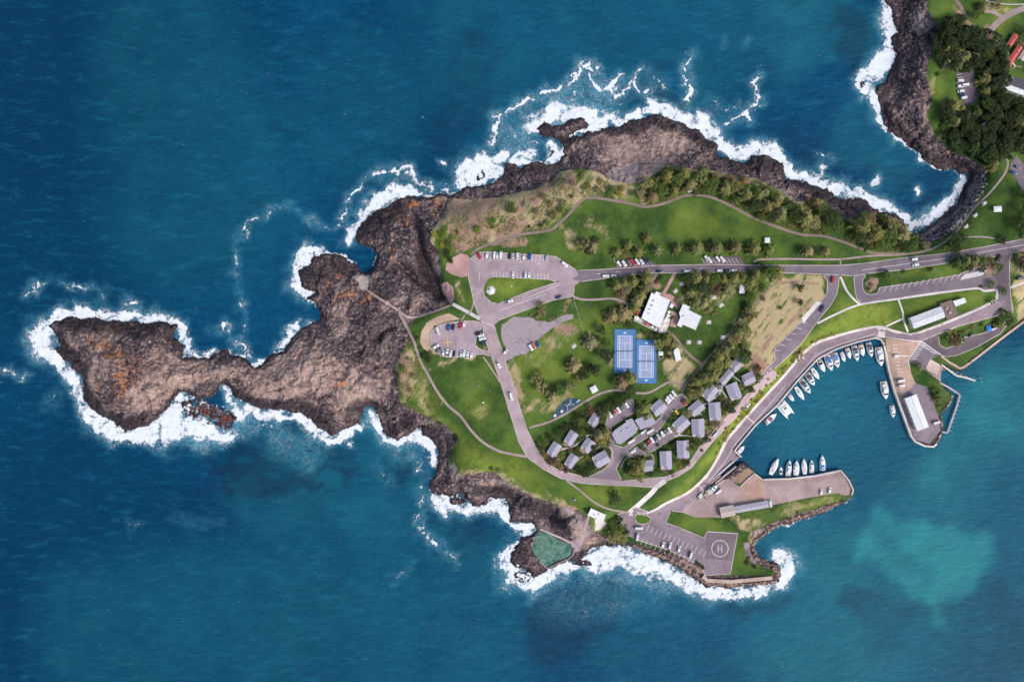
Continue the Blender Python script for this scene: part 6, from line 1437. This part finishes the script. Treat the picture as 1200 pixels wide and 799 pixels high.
# white barrier logs
pts = [(672.4 + (683.6 - 672.4) * i / 10, 350.8 + (388.8 - 350.8) * i / 10) for i in range(11)]
for i, (x, y) in enumerate(pts):
    o = empty('barrier_log', P(x, y), R(-74)); tag(o, f'white barrier log, {ordw(i + 1)} from the top of the dashed line across the lawn', 'barrier', 'white barrier logs', 'thing')
    MB().cyl((-.9, 0, .35), (.9, 0, .35), .16).build('log', WW, o)
    for s in (-1, 1): MB().box(s * .6 - .08, s * .6 + .08, -.1, .1, -.2, .3).build('support', VENT, o)
# blue awning stall, travel lift, slipway things
o = empty('market_tent', P(1157, 384.8), R(20)); tag(o, 'bright blue and white canopy tent in the eastern lot', 'tent', None, 'thing')
MB().add([(-1.8, -2.4, 2.2), (1.8, -2.4, 2.2), (1.8, 2.4, 2.2), (-1.8, 2.4, 2.2), (0, 0, 3.1)], [(0, 1, 4), (1, 2, 4), (2, 3, 4), (3, 0, 4)]).build('canopy', mat('tent_blue', srgb(50,130,220), .7), o)
for sx in (-1, 1):
    for sy in (-1, 1): MB().cyl((sx * 1.7, sy * 2.3, 0), (sx * 1.7, sy * 2.3, 2.25), .04).build('leg', MAST, o)
MB().box(-.6, .6, -1.8, -1.3, 0, .8).build('counter', WW, o)
o = empty('boat_lift', P(827.5, 575.5, None, .1), R(38)); tag(o, 'boat lift gantry with dark straps straddling the hauled out cruiser', 'boat lift', None, 'thing'); LB = mat('lift_steel', srgb(70,76,96), .5)
for sx in (-1, 1):
    bm = MB().box(sx * 4 - .15, sx * 4 + .15, -3.6, 3.6, 4.6, 4.95).build('crossbeam', LB, o)
    for sy in (-1, 1):
        lg = MB().box(sx * 4 - .18, sx * 4 + .18, sy * 3.4 - .18, sy * 3.4 + .18, .5, 4.6).build('leg', LB, o); MB().cyl((sx * 4, sy * 3.4 - .2, .45), (sx * 4, sy * 3.4 + .2, .45), .45, n=12).build('wheel', TYRE, lg)
for sy in (-1, 1): MB().box(-4.2, 4.2, sy * 3.4 - .12, sy * 3.4 + .12, 4.96, 5.2).build('side_beam', LB, o)
o = empty('slipway_cradle', P(841.5, 562.5, 2.2), R(38)); tag(o, 'rust coloured cradle platform at the head of the empty slipway', 'cradle', None, 'thing')
MB().box(-3.4, 3.4, -1.9, 1.9, 0, .25).build('deck', mat('rusty_deck', srgb(124,88,80), .8, .3, 1), o)
for s in (-1, 1): MB().box(-3.6, 3.6, s * 2.15 - .2, s * 2.15 + .2, -.2, 1.0).build('side_wall', CONC, o)
for k, (a, c_) in enumerate([((838.5,566.5),(863,546.5)),((835,561.5),(859,541))]):
    b = MB(); org = P(*a); ribbon_mesh(b, dens([a, c_], 4, False), 1.0, 0, False, 3.5, 3.0, org); o = b.build('slipway_wall', CONC); o.location = org; tag(o, ['right hand concrete side wall of the narrow slipway', 'left hand concrete side wall of the narrow slipway'][k], 'wall', 'slipway walls', 'thing')
for x, y, lab in [(1147.5,442.5,'small mooring post, upper of the pair off the jetty end'),(1149,446.5,'small mooring post, lower of the pair off the jetty end')]:
    o = empty('mooring_post', P(x, y, 0)); tag(o, lab, 'post', 'mooring posts off the jetty', 'thing'); MB().cyl((0, 0, -2), (0, 0, 1.8), .3).build('pile', WW, o); MB().cyl((0, 0, 1.8), (0, 0, 2.1), .4, .1).build('cap', WW, o)
k = 0
for (ax, ay), (bx, by), n in [((1125,462.5),(1110.5,507),9), ((1112,433.5),(1143,446),6)]:
    for i in range(n):
        t = (i + .5) / n; x, y = ax + (bx - ax) * t, ay + (by - ay) * t; k += 1
        o = empty('jetty_finger', P(x + 1.6, y, 1.2), R(-15)); tag(o, f'white mooring bracket, {ordw(i + 1)} from the {"top" if n == 9 else "left"} along the {"bent grey" if n == 9 else "narrow white"} jetty', 'mooring bracket', 'mooring brackets on the jetties', 'thing')
        MB().box(-.8, .9, -.14, .14, 0, .15).build('arm', WW, o); MB().cyl((.8, 0, -2.5), (.8, 0, .6), .16, n=6).build('pile', WW, o)
# ------------------------------------------------------------------ trees and shrubs
grove('row of trees along the lower edge of the northern field', 'at the lower edge of the northern field',
 [(757,280,6.5,F_,'olive'),(722.6,296.5,6,F_,'olive'),(735,288,6.5,F_,'olive'),(747,296,6.5,F_,'olive'),(769,293.5,6.5,F_,'olive'),(792,292,6.5,F_,'olive'),(815,291,8,F_,'olive'),(838,290.5,8,F_,'olive'),(860,291,8,F_,'olive'),(881,292,8.5,F_,'olive'),(900,293.5,7.5,F_,'olive'),
  (946,294.5,6,F_,'pale'),(966,295,6,F_,'pale'),(937.5,294,5.5,RG,'dark'),(957,295,5,RG,'dark'),(732,299,5,RG,'brown'),(807,291,6,RG,'dark'),(829,290,6,RG,'dark'),(852,291,5,RG,'dark')])  # dark ragged crowns left of olive-tinted trees stand in for their soft shadows
grove('trees on the northern field', 'on the left half of the northern field', [(685,288,9,RG,'brown'),(694,290,7,F_,'pale'),(690,296,5,RG,'dark'),(697,282,5,RG,'dark'),(697,280,4,BU,'green')])
NC = [(750,228,6,SP,'brown'),(758,216,8,SP,'olive'),(764,232,7,F_,'brown'),(776,224,8,SP,'green'),(780,208,9,F_,'olive'),(788,226,8,F_,'olive'),(793,212,8,SP,'green'),(800,205,8,F_,'olive'),(808,217,8,F_,'pale'),(820,210,9,SP,'olive'),(824,202,6,F_,'olive'),(832,219,9,SP,'green'),(838,207,6,SP,'brown'),(848,222,9,F_,'olive'),(852,210,6,SP,'brown'),
 (860,220,9,SP,'olive'),(870,213,6,F_,'brown'),(872,229,9,F_,'olive'),(884,243,9,SP,'dark'),(887,230,8,F_,'olive'),(896,244,9,F_,'olive'),(897,228,6,F_,'pale'),(902,254,8,SP,'dark'),(906,240,9,F_,'olive'),(913,251,9,F_,'olive'),(905,232,7,SP,'green'),(923,245,7,SP,'green'),(928,255,9,SP,'dark'),(934,247,8,F_,'olive'),(940,257,11,F_,'olive'),(951,262,9,SP,'olive'),(953,239,7,F_,'brown'),(960,249,7,SP,'green'),
 (968,256,10,SP,'dark'),(978,252,7,SP,'dark'),(979,263,8,SP,'green'),(943,268,6,SP,'olive'),(766,220,7,F_,'green'),(740,226,5,BU,'green'),(728,222,5,BU,'olive'),(716,222,6,BU,'green'),(704,212,5,BU,'brown'),(862,236,6,SP,'green'),(846,232,5,BU,'green'),(815,226,5,BU,'green'),(800,224,5,BU,'olive'),(890,256,6,SP,'green')]
grove('coastal wood between the northern path and the rocks', 'in the wood above the northern path', NC)
grove('big trees above the lower end of the pebble cove', 'in the clump left of the cove', [(1006,268,13,F_,'olive'),(998,262,7,SP,'green'),(1020,276,13,F_,'olive'),(1016,258,10,SP,'brown'),(1004,279,9,SP,'dark'),(1034,260,8,F_,'olive'),(1041,268,12,SP,'olive'),(1038,282,12,SP,'green'),(1051,276,12,F_,'olive'),(1064,283,9,SP,'green'),(1074,282,8,RG,'brown'),(1028,288,8,SP,'green'),(1054,290,8,SP,'dark'),(1066,291,6,SP,'green'),(1012,290,6,SP,'dark'),(1082,288,6,SP,'brown')])
grove('trees beside the eastern road', 'on the upper side of the eastern road', [(1112,286,10,SP,'dark'),(1120,280,9,SP,'dark'),(1107,291,8,SP,'green'),(1116,293,7,SP,'dark'),(1173,281,6,RG,'dark'),(1192,268,12,SP,'dark'),(1196,250,11,SP,'dark'),(1199,231,10,SP,'dark'),(1204,262,9,SP,'green')])
grove('trees on the long traffic island', 'on the long island below the eastern road', [(1035,321,5.5,RG,'dark'),(1118,308,7,F_,'green'),(1127,307,8,F_,'olive'),(1138,306,8,F_,'olive'),(1148,305,7,SP,'green'),(1133,313,6,SP,'dark'),(1149,315,5,RG,'dark'),(1159,311,6,RG,'brown'),(1168,314,5.5,SP,'green'),(1089,316,4,BU,'dark'),(1058,318,3,BU,'dark'),(1021,334,3.5,BU,'brown'),(1017,339,3,BU,'dark'),(1160,304,4,BU,'brown')])
grove('trees round the eastern loop', 'around the bends right of the harbour lawn', [(1160,334,5,RG,'green'),(1174,341,5,RG,'green'),(1160,352,4.5,RG,'green'),(1150,336,3,BU,'green'),(1172,370,9,SP,'green'),(1177,375,7,SP,'dark'),(1168,378,7,F_,'olive'),(1115,396,8,RG,'reddish'),(1121,394,8,RG,'green'),(1112,391,6,RG,'olive'),(1120,401,6,RG,'brown'),(1128,388,4,BU,'olive'),(1138,383,5,BU,'olive'),(1148,380,4,BU,'green'),(1197,303,8,RG,'reddish'),(1198,311,7,F_,'olive')])
grove('trees left of the clubhouse', 'left of the clubhouse below the top road', [(722,335,8.5,F_,'olive'),(731,332,8.5,F_,'olive'),(740,331,8.5,F_,'olive'),(733,341,7,SP,'brown'),(756,327.5,8.5,F_,'olive'),(755,337,8,F_,'olive'),(750,346,7,F_,'olive'),(746,353,8.5,F_,'pale'),(742,361,7,F_,'olive'),(716,371,9,F_,'pale'),(730,367.5,9.5,F_,'pale'),(723,378,6,SP,'green'),(735,380,5,SP,'dark'),(703,386,7,SP,'dark'),(691,401,9,F_,'pale'),(700,397,5,SP,'dark'),(710.5,416.5,9.5,SP,'dark'),(704,412,6,SP,'olive'),(712,402,5,SP,'green'),(727,343,6,RG,'reddish'),(744,343,6,SP,'dark')])
grove('small trees by the gravel clearing', 'between the gravel clearing and the diagonal road', [(634,358,5.5,RG,'olive'),(635,366,5.5,RG,'brown'),(629,371,3,BU,'pale'),(622,369,2.5,BU,'brown')])
grove('trees on the lawn left of the tennis courts', 'on the slope left of the tennis courts', [(672,429,9,F_,'pale'),(667,426,6,SP,'dark'),(684,438,8,SP,'dark'),(690,430,6,SP,'dark'),(697,433,8.5,SP,'dark'),(679,444,6,RG,'olive'),(668.6,451,6.5,RG,'pale'),(661,452,5,SP,'dark'),(656,457,7.5,SP,'green'),(647.6,464.4,7,F_,'pale'),(650,456,5,SP,'dark'),(631,443,8.5,RG,'olive'),(632,453,8,RG,'pale'),(637,448,5,SP,'green'),(640,460,5,F_,'olive')])
grove('trees just below the tennis courts', 'just below the tennis courts', [(728,448,9,F_,'brown'),(737,444,9,F_,'olive'),(721,447,6,SP,'green'),(738,452,6,SP,'dark'),(727,440,5,SP,'dark')])
grove('trees between the courts and the clubhouse', 'between the tennis courts and the clubhouse', [(779,398,9,F_,'olive'),(771,403,8,SP,'olive'),(786,403,7,F_,'olive'),(772,395,6,SP,'green'),(781,408,6,SP,'dark'),(784,418,4,BU,'dark'),(757,391,4,BU,'green'),(764,393,5,BU,'olive'),(753,388,3,BU,'green'),(773,326,4,BU,'dark'),(769,331,3.5,BU,'reddish'),(793,352.5,4,BU,'olive'),(797,355,3.5,BU,'pale'),(786,373,2.6,BU,'dark'),(789,371.5,2.4,BU,'green')])
grove('big trees right of the terracotta path', 'in the wood right of the terracotta path', [(803,328,8,SP,'dark'),(814,327,9.5,F_,'olive'),(826,327,8.5,F_,'olive'),(808,343,7.5,F_,'olive'),(815,354,7.5,F_,'olive'),(823,357,7,F_,'pale'),(829,362,5.5,F_,'olive'),(821,337,9,SP,'dark'),(838,339,7.5,RG,'reddish'),(851,338,8,F_,'olive'),(812,336,7.5,SP,'dark'),(836.7,366,4.5,RG,'brown'),(857.7,327,8.5,F_,'olive'),(868,327,8.5,F_,'olive'),(877,331,9,F_,'olive'),(877,348,7,SP,'green'),(877,361,7.5,F_,'olive'),(834,328,8.5,SP,'green'),(846,328,7.5,F_,'olive'),(829,343,7,SP,'dark'),(844,333,5,SP,'dark'),(883,322,8,F_,'olive'),(828,350,5,BU,'green')])
grove('belt of trees between the great lawn and the cabins', 'in the belt above the eastern cabins', [(863,389,7.5,F_,'olive'),(872,387,7.5,SP,'olive'),(847,411,9.5,F_,'olive'),(855,407,8.5,F_,'olive'),(862,398,6,SP,'brown'),(840,419,9.5,F_,'olive'),(837,429,10,SP,'olive'),(848,424,9.5,F_,'olive'),(858,413,8,SP,'green'),(833,440,9.5,F_,'olive'),(823,443,9,F_,'olive'),(814,448,8,F_,'olive'),(828,450,6,SP,'green'),(818,456,8,F_,'olive'),(810,461,8,SP,'olive'),(804,470,4,SP,'olive'),(870,421,7,SP,'green'),(873,413,6,RG,'dark'),(843,434,6,SP,'dark'),(878,369,7,RG,'brown'),(870,378,6,SP,'olive'),(866,412,6,SP,'dark'),(872,405,5,SP,'olive')])
grove('trees on the dry field', 'on or beside the dry field', [(899,321,9.5,SP,'green'),(909,320,8.5,F_,'olive'),(892,316,7,SP,'dark'),(892,338,5.5,RG,'green'),(936,337.5,5.5,SP,'dark'),(935.5,354.5,5,SP,'dark'),(914.5,360.5,3.6,BU,'green'),(880,347,6,RG,'olive'),(883,332,6,RG,'olive'),(872,370,5,RG,'dark'),(894,350,4,BU,'olive'),(876,390,5,RG,'brown')])
grove('shrubs along the bank between foreshore road and quay', 'on the yellow bank above the promenade', [(933,418,6.5,RG,'pale'),(936,413,4,BU,'dark')] + [(x + rt.uniform(-2.5, 2.5), y + rt.uniform(-2, 2), rt.uniform(1.8, 3.6), BU, rt.choice(['yellow', 'yellow', 'olive', 'bright', 'pale'])) for x, y in [(958,397),(950,400),(944,406),(938,411),(928,421),(922,427),(918,431),(912,437),(908,441),(903,448),(899,453),(894,459),(889,465),(884,470),(879,476),(874,482),(868,488),(862,495),(858,501),(852,508),(848,514),(843,521),(838,530),(900,445),(890,458),(881,468),(870,480),(864,488),(975,391),(966,394),(850,500),(846,506)]])
HB = [(665.5,499,5,RG,'dark'),(674,494,5,RG,'dark'),(681,493,5,RG,'olive'),(690,480,6,RG,'reddish'),(683,486,5,RG,'dark'),(655,507,5,SP,'dark'),(659,502,4,RG,'dark'),(638,517,5,SP,'green'),(644,512,4,RG,'dark'),(634,525,4.5,RG,'dark'),(639,532,5,RG,'brown'),(645,541,5,RG,'reddish'),(655,546,5,RG,'brown'),(664,549.5,4.5,RG,'reddish'),(678,549.7,5,RG,'dark'),(685,553,6,RG,'dark'),(693.6,546.5,5,SP,'dark'),(676,502,5,SP,'dark'),(681,506,5,SP,'green'),
 (701,509,9,F_,'pale'),(708,506,8,F_,'olive'),(704,515.5,7,F_,'olive'),(706,492,5,SP,'green'),(712,518,3.5,BU,'dark'),(659,534,4,RG,'olive'),(695,524,4.5,SP,'dark'),(678,516,4,RG,'green'),(676,528,4,RG,'dark'),(668,527,3.5,RG,'reddish'),(650,516,3,BU,'dark'),(661,517,3,BU,'green'),(688,505,4,RG,'dark'),(696,531,3.5,RG,'dark'),(688,534,4,BU,'bright'),(709,546,3,BU,'brown'),(701,548,3,BU,'reddish'),(643,521,3,BU,'reddish'),(648,537,4,RG,'dark'),(671,551,3,BU,'brown'),(629,519,3,BU,'dark'),(699,483,4,RG,'dark'),(675,487,4,RG,'dark')]
grove('garden trees and shrubs of the western cabins', 'in the gardens of the western cabins', HB)
grove('dark hedge trees above the upper cabin car park', 'in the dark strip above the cabins', [(707.6,478,6,SP,'dark'),(715,475,6.5,SP,'dark'),(722,471,6.5,SP,'dark'),(729,467,6.5,SP,'dark'),(735,463,6,SP,'dark'),(711,484,5,SP,'olive'),(702,485,5,SP,'dark'),(741,461,5,SP,'green')])
HC = [(753,479,9,F_,'olive'),(757,486,6.5,F_,'olive'),(748,485,5,SP,'green'),(743,549,9.5,F_,'olive'),(750,543,8,F_,'olive'),(738,542,7,SP,'green'),(748,557,7,SP,'olive'),(737,552,5,SP,'dark'),(764,554,4.5,RG,'dark'),(773,551,4,RG,'green'),(786,554,4.5,RG,'dark'),(793,541,4.5,RG,'olive'),(796,547,3.5,BU,'brown'),(804,542,4.5,SP,'dark'),(814,517,7,RG,'green'),(809,523,6,RG,'olive'),(819,513,4,BU,'pale'),(828,514.5,4.5,SP,'dark'),(856,480,5,SP,'dark'),(850,474,6,RG,'dark'),(845,478,4,RG,'green'),(878,456,5.5,SP,'dark'),(888,444,6,RG,'green'),(874,419,6.5,RG,'dark'),(886,434,5.5,RG,'dark'),(838,494,5,RG,'brown'),(833,499,4,BU,'brown'),(826,505,3.5,BU,'reddish'),(804,484,5.5,SP,'olive'),(808,490,3,BU,'dark'),(789,521,4.5,RG,'dark'),(752,524,4,RG,'dark'),(757,527,3,BU,'olive'),(865,440,4.5,RG,'dark'),(868,452,4,RG,'olive'),(843,450,4.5,RG,'dark'),(826,467,4,RG,'dark'),(845,466,4,RG,'green'),(788,487,4,RG,'green'),(783,492,4,SP,'dark'),(774,532,4,BU,'green'),(791,530,3.5,RG,'dark'),(826,488,4,RG,'dark'),(806,505,4.5,BU,'bright'),(862,472,4,RG,'green'),(752,535,3,BU,'dark'),(771,521,2.5,BU,'dark'),(881,449,3,BU,'brown'),(822,527,2.6,BU,'dark')]
grove('garden trees and shrubs of the eastern cabins', 'in the gardens of the eastern cabins', HC)
grove('trees above the rock pool', 'beside the white kiosk above the rock pool', [(722,615,10,SP,'green'),(719,625,10,SP,'olive'),(728,629,7.5,SP,'olive'),(714,621,6,SP,'green'),(724,607,6,SP,'dark'),(731,620,5,SP,'dark')])
grove('trees on the lawn above the rock pool', 'on the lawn strip above the rock pool', [(719,580,7,RG,'dark'),(724,585.5,6,RG,'green'),(686,597,3,BU,'dark'),(716,590,3,BU,'green')])
grove('low bushes by the southern car park', 'beside the southern car park', [(818,661,4.5,BU,'dark'),(823,664,3.5,BU,'dark'),(783,646,3,BU,'dark'),(875,659,3.5,BU,'dark'),(884,664,3.5,BU,'dark'),(877,654,3,BU,'green')])
grove('trees on the east jetty', 'on the grass of the east jetty', [(1096,459,6,RG,'green'),(1098,467,6,RG,'olive'),(1093,463,5,RG,'dark'),(1074,428,4.5,RG,'green'),(1078,432,3,BU,'pale'),(1100,473,4,BU,'green')])
grove('bright low shrubs beside the western lookout', 'near the terracotta lookout', [(520,276,7,BU,'bright'),(526,286,7,BU,'green'),(524,298,6.5,BU,'dark'),(510,276,5.5,BU,'yellow'),(531,279,5,BU,'bright'),(529,293,5.5,BU,'bright'),(536,272,3,BU,'green'),(528,305,5,BU,'dark'),(521,268,5,BU,'bright'),(519,288,4.5,BU,'yellow'),(560,269,6.5,BU,'bright'),(577,260,5.5,BU,'bright'),(577,266,4,BU,'green'),(598,245,7.5,BU,'green'),(600,239,4,BU,'bright')])
grove('scrub on the slope above the northern path', 'on the dry slope left of the field', [(670,231,3.5,BU,'green'),(688,219,5.5,BU,'olive'),(660,238,6.5,BU,'olive'),(636,230,6,BU,'olive'),(648,254,7.5,BU,'olive'),(656,247,6,BU,'green'),(634,264,4,BU,'dark'),(620,266,2.4,BU,'dark'),(714,224,5,BU,'green'),(641,262,5,BU,'olive'),(628,248,5,BU,'brown'),(645,240,5,BU,'brown'),(672,215,5,BU,'brown'),(682,207,4,BU,'olive'),(616,240,4,BU,'pale'),(700,222,5,BU,'pale'),(725,228,5,BU,'yellow')])
grove('low shrubs along the western footpath', 'beside the curved western footpath', [(498,416,5.5,BU,'dark'),(502,422,5,BU,'dark'),(504,414,4,BU,'green'),(489,396,3.5,BU,'dark'),(486,392,2.6,BU,'green'),(472,432,5,BU,'green'),(478,420,3.5,BU,'olive'),(466,440,4,BU,'dark'),(470,452,4,BU,'olive'),(492,408,3,BU,'green'),(477,398,3,BU,'olive'),(508,490,4,BU,'olive'),(516,496,4,BU,'green'),(534,510,3,BU,'dark'),(576,549,4,BU,'green'),(584,551,3.5,BU,'olive'),(540,548,4,BU,'bright'),(536,516,2.6,BU,'dark'),(484,440,3.6,BU,'brown'),(480,458,4,BU,'brown')])
# the wooded hillside at the top right
HS = [(1140,58,SP),(1131,52,SP)]
rw = random.Random(3)
def in_any(x, y):
    A = [(1093,36),(1106,26),(1122,26),(1136,40),(1152,36),(1166,50),(1176,62),(1172,84),(1178,94),(1168,100),(1172,112),(1204,122),(1204,178),(1190,176),(1172,178),(1158,196),(1140,182),(1116,172),(1100,158),(1096,148),(1108,124),(1120,120),(1130,130),(1140,128),(1150,116),(1146,96),(1142,82),(1120,80),(1104,82),(1093,66)]
    return inside_poly(A, x, y)
W2 = []; tries = 0
while len(W2) < 118 and tries < 9000:
    tries += 1
    x, y = rw.uniform(1090, 1204), rw.uniform(22, 198)
    if not in_any(x, y): continue
    if any((x - a) ** 2 + (y - b_) ** 2 < 44 for a, b_, *_ in W2): continue
    if 1118 < x < 1150 and 80 < y < 128 or (1136 < x < 1158 and 128 < y < 150 and rw.random() < .6): continue
    dk = rw.random()
    far = y > 118 or x > 1150
    W2.append((x, y, rw.uniform(5.5, 9.5), SP if dk < .75 else F_, 'deep' if dk < (.6 if far else .85) else ('olive' if dk > .92 else 'dark')))
W2 += [(1107,75.5,6.5,F_,'pale'),(1103,126,6,SP,'dark'),(1110,131,7,SP,'dark'),(1104,136,7,SP,'dark'),(1112,142,7,SP,'dark'),(1152,108,7,F_,'olive'),(1176,66,5,F_,'olive'),(1196,40,7,RG,'green'),(1192,52,5,RG,'brown'),(1165,8,6,RG,'brown'),(1148,10,6,F_,'olive'),(1140,20,6,SP,'green'),(1098,88,3,BU,'dark')]
for nm, f_ in (('upper', lambda y: y < 75), ('middle', lambda y: 75 <= y < 140), ('lower', lambda y: y >= 140)):
    grove(f'{nm} part of the wooded hillside at the top right', f'in the {nm} hillside wood', [t for t in W2 if f_(t[1])])

# ------------------------------------------------------------------ loose rock, pool water
ROCKM = None
def boulders(name, paths, n, size, col, lab):
    rg = np.random.default_rng(len(name)); V = []; F = []
    base = np.array([(-1,-1,-1),(1,-1,-1),(1,1,-1),(-1,1,-1),(-.6,-.6,.7),(.7,-.5,.8),(.55,.65,.7),(-.6,.6,.9)]) * .5
    fc = np.array([(3,2,1,0),(4,5,6,7),(0,1,5,4),(1,2,6,5),(2,3,7,6),(3,0,4,7)])
    seg = []
    for pts in paths:
        for a, b_ in zip(pts, pts[1:]): seg.append((a, b_, math.hypot(b_[0] - a[0], b_[1] - a[1])))
    tot = sum(s_[2] for s_ in seg)
    for a, b_, ln in seg:
        for k in range(int(n * ln / tot)):
            t = rg.random(); w = a[2] + (b_[2] - a[2]) * t; an = rg.random() * 6.283; rr = rg.normal() * .5 * w
            x = a[0] + (b_[0] - a[0]) * t + math.cos(an) * rr; y = a[1] + (b_[1] - a[1]) * t + math.sin(an) * rr
            h_ = zs(x, y)
            if h_ < -.6: continue
            s_ = size * (.5 + rg.random() * .9); c = P(x, y, h_ + s_ * .2)
            q = (base + rg.normal(size=(8, 3)) * .09) * (s_, s_ * (.6 + .5 * rg.random()), s_ * .7)
            th = rg.random() * 6.283; q = np.stack([q[:, 0] * math.cos(th) - q[:, 1] * math.sin(th), q[:, 0] * math.sin(th) + q[:, 1] * math.cos(th), q[:, 2]], 1) + np.array(c)
            F.append(fc + 8 * len(V)); V.append(q)
    t_ = NT('boulder_rock_' + name); n_ = t_.noise(.45, 3, .6)
    m = t_.fin(t_.mix(t_.step(.38, .62, n_), col[0], col[1]), .9, .25)
    o = link(bpy.data.objects.new(name, np_mesh(name, np.concatenate(V), np.concatenate(F), [m], smooth=False))); tag(o, lab, 'rocks', None, 'stuff')
boulders('shore_boulders', [[(742,640,3),(780,653,3.5),(812,670,4),(828,684,3),(870,685,2.5),(905,683,3),(914,672,3),(905,661,3),(888,656,2.5),(883,646,2),(883,636,2),(893,627,3),(908,617,3.5),(925,609,3.5),(948,603,3),(968,596,2.5),(988,588,2)]], 1900, 1.5, (srgb(92,72,72), srgb(176,148,134)), 'tumbled brown boulders along the southern breakwater shore')
boulders('sea_wall_boulders', [[(1106,431,1.5),(1118,434,2),(1127,436,2.2),(1141,424,2.2),(1169,403,2.2),(1200,381,2.2),(1230,360,2)]], 420, 1.3, (srgb(84,58,62), srgb(142,108,104)), 'reddish brown boulders at the foot of the eastern sea wall')
boulders('cove_boulders', [[(1152,204,5),(1148,222,5),(1134,246,5),(1114,268,5),(1092,280,5),(1078,284,3)]], 1100, 1.3, (srgb(58,44,50), srgb(182,168,170)), 'dark and pale boulders behind the pebble beach of the cove')
boulders('jetty_boulders', [[(1117,462,1.5),(1112,474,2),(1104,486,1.5),(1104,500,1.5)],[(1103,508,1.5),(1098,518,1.5)]], 160, 1.1, (srgb(120,96,90), srgb(196,172,156)), 'pale boulders edging the grass of the east jetty')
b = MB(); org = P(650, 640, .35); sheet_mesh(b, [(632,619),(636,621),(671,639),(672,645),(668,655),(652,659),(640,668),(628,656),(618,643),(625,628)], .35, 0, org)
t = NT('pool_water'); n_ = t.noise(.22, 6, .75, dist=.3); n2_ = t.noise(.035, 3, .6)
PM = t.fin(t.mix(t.step(.35, .68, n_), t.mix(t.step(.4, .6, n2_), srgb(46,88,82), srgb(72,112,98)), srgb(116,148,128)), .25, .3)
o = b.build('pool_water', PM); o.location = org; o['kind'] = 'structure'

# low scrub that nobody could count
def scrub(name, polys, dens_, lab, cols, hgt=.8, size=.55):
    rg = np.random.default_rng(len(name) + 3)
    V = []
    for poly in polys:
        m = blur(rast(poly).astype(float), 2) * (fbm(9, 301 + len(poly), 4) > .46)
        j, i = np.nonzero(m > .5)
        if not len(j): continue
        n = int(len(j) * dens_); k = rg.integers(0, len(j), n)
        x = i[k] + X0 + rg.random(n); y = j[k] + Y0 + rg.random(n)
        ok = PAVED[np.clip((y - Y0).astype(int), 0, GH - 1), np.clip((x - X0).astype(int), 0, GW - 1)] < .3
        x, y = x[ok], y[ok]; n = len(x)
        zz = ZT[(y - Y0).astype(int), (x - X0).astype(int)] + rg.random(n) ** 1.5 * hgt
        kk = S * (H - zz) / H
        c = np.stack([(x - CX) * kk, (CY - y) * kk, zz], 1)
        nr = rg.normal(size=(n, 3)) * .6 + (0, 0, 1); nr /= np.linalg.norm(nr, axis=1)[:, None]
        u = np.cross(nr, rg.normal(size=(n, 3))); u /= np.linalg.norm(u, axis=1)[:, None]; w = np.cross(nr, u)
        s = size * (.5 + rg.random((n, 1)))
        V.append(np.stack([c - u * s, c - w * s * .7, c + u * s, c + w * s * .7], 1).reshape(-1, 3))
    V = np.concatenate(V); F = np.arange(len(V)).reshape(-1, 4)
    t = NT('scrub_' + name); nn = t.noise(.09, 4, .6); n3 = t.noise(.5, 3, .6)
    m = t.fin(t.mix(t.step(.42, .62, n3), t.mix(t.step(.4, .6, nn), cols[0], cols[1]), cols[2]), .9, .2)
    o = link(bpy.data.objects.new(name, np_mesh(name, V, F, [m], smooth=False))); tag(o, lab, 'scrub', None, 'stuff')
scrub('coastal_scrub', [[(744,226),(756,212),(780,197),(800,199),(840,203),(860,208),(888,212),(913,226),(934,240),(964,238),(988,258),(1000,262),(1013,249),(1041,257),(1058,272),(1084,286),(1060,294),(1026,294),(992,282),(966,274),(938,271),(902,259),(856,238),(832,228),(806,226),(780,235),(757,239)]], 3.2, 'dense olive green scrub between the northern path and the rocks', (srgb(70,84,42), srgb(128,124,74), srgb(98,104,56)))
scrub('slope_scrub', [[(530,240),(600,232),(640,216),(700,208),(740,220),(744,234),(690,229),(664,246),(642,266),(600,272),(570,282),(550,294),(526,296)], [(480,388),(488,410),(496,430),(506,452),(520,472),(510,480),(488,474),(470,462),(466,440),(470,420)]], .9, 'sparse dry scrub on the western slopes above the rocks', (srgb(112,118,58), srgb(160,140,104), srgb(96,104,50)), .5, .5)
scrub('garden_scrub', [[(632,518),(660,498),(700,472),(742,458),(744,464),(712,486),(706,500),(716,520),(714,540),(690,556),(664,552),(640,538)], [(744,530),(766,530),(790,512),(812,500),(830,490),(846,470),(866,448),(880,430),(888,440),(858,484),(826,522),(800,548),(760,558),(732,556),(732,540)]], 1.3, 'low garden shrubbery filling the ground between the holiday cabins', (srgb(56,66,40), srgb(104,90,70), srgb(88,104,50)), .7, .45)
scrub('hillside_scrub', [[(1093,36),(1122,26),(1152,36),(1176,62),(1172,84),(1204,122),(1204,178),(1158,196),(1140,184),(1112,174),(1098,156),(1106,122),(1128,132),(1148,124),(1146,86),(1104,82)]], 2.4, 'dark undergrowth beneath the trees of the wooded hillside', (srgb(36,48,28), srgb(62,70,36), srgb(46,60,32)), .9, .6)
scrub('bank_scrub', [[(985,388),(962,394),(940,404),(920,424),(900,444),(872,474),(850,500),(838,526),(846,524),(856,508),(880,480),(914,442),(936,416),(958,400),(985,392)]], 1.6, 'yellow green tufts on the narrow bank beside the quay promenade', (srgb(150,144,52), srgb(176,158,72), srgb(112,122,48)), .4, .4)
build_ground(); build_water(); build_light()
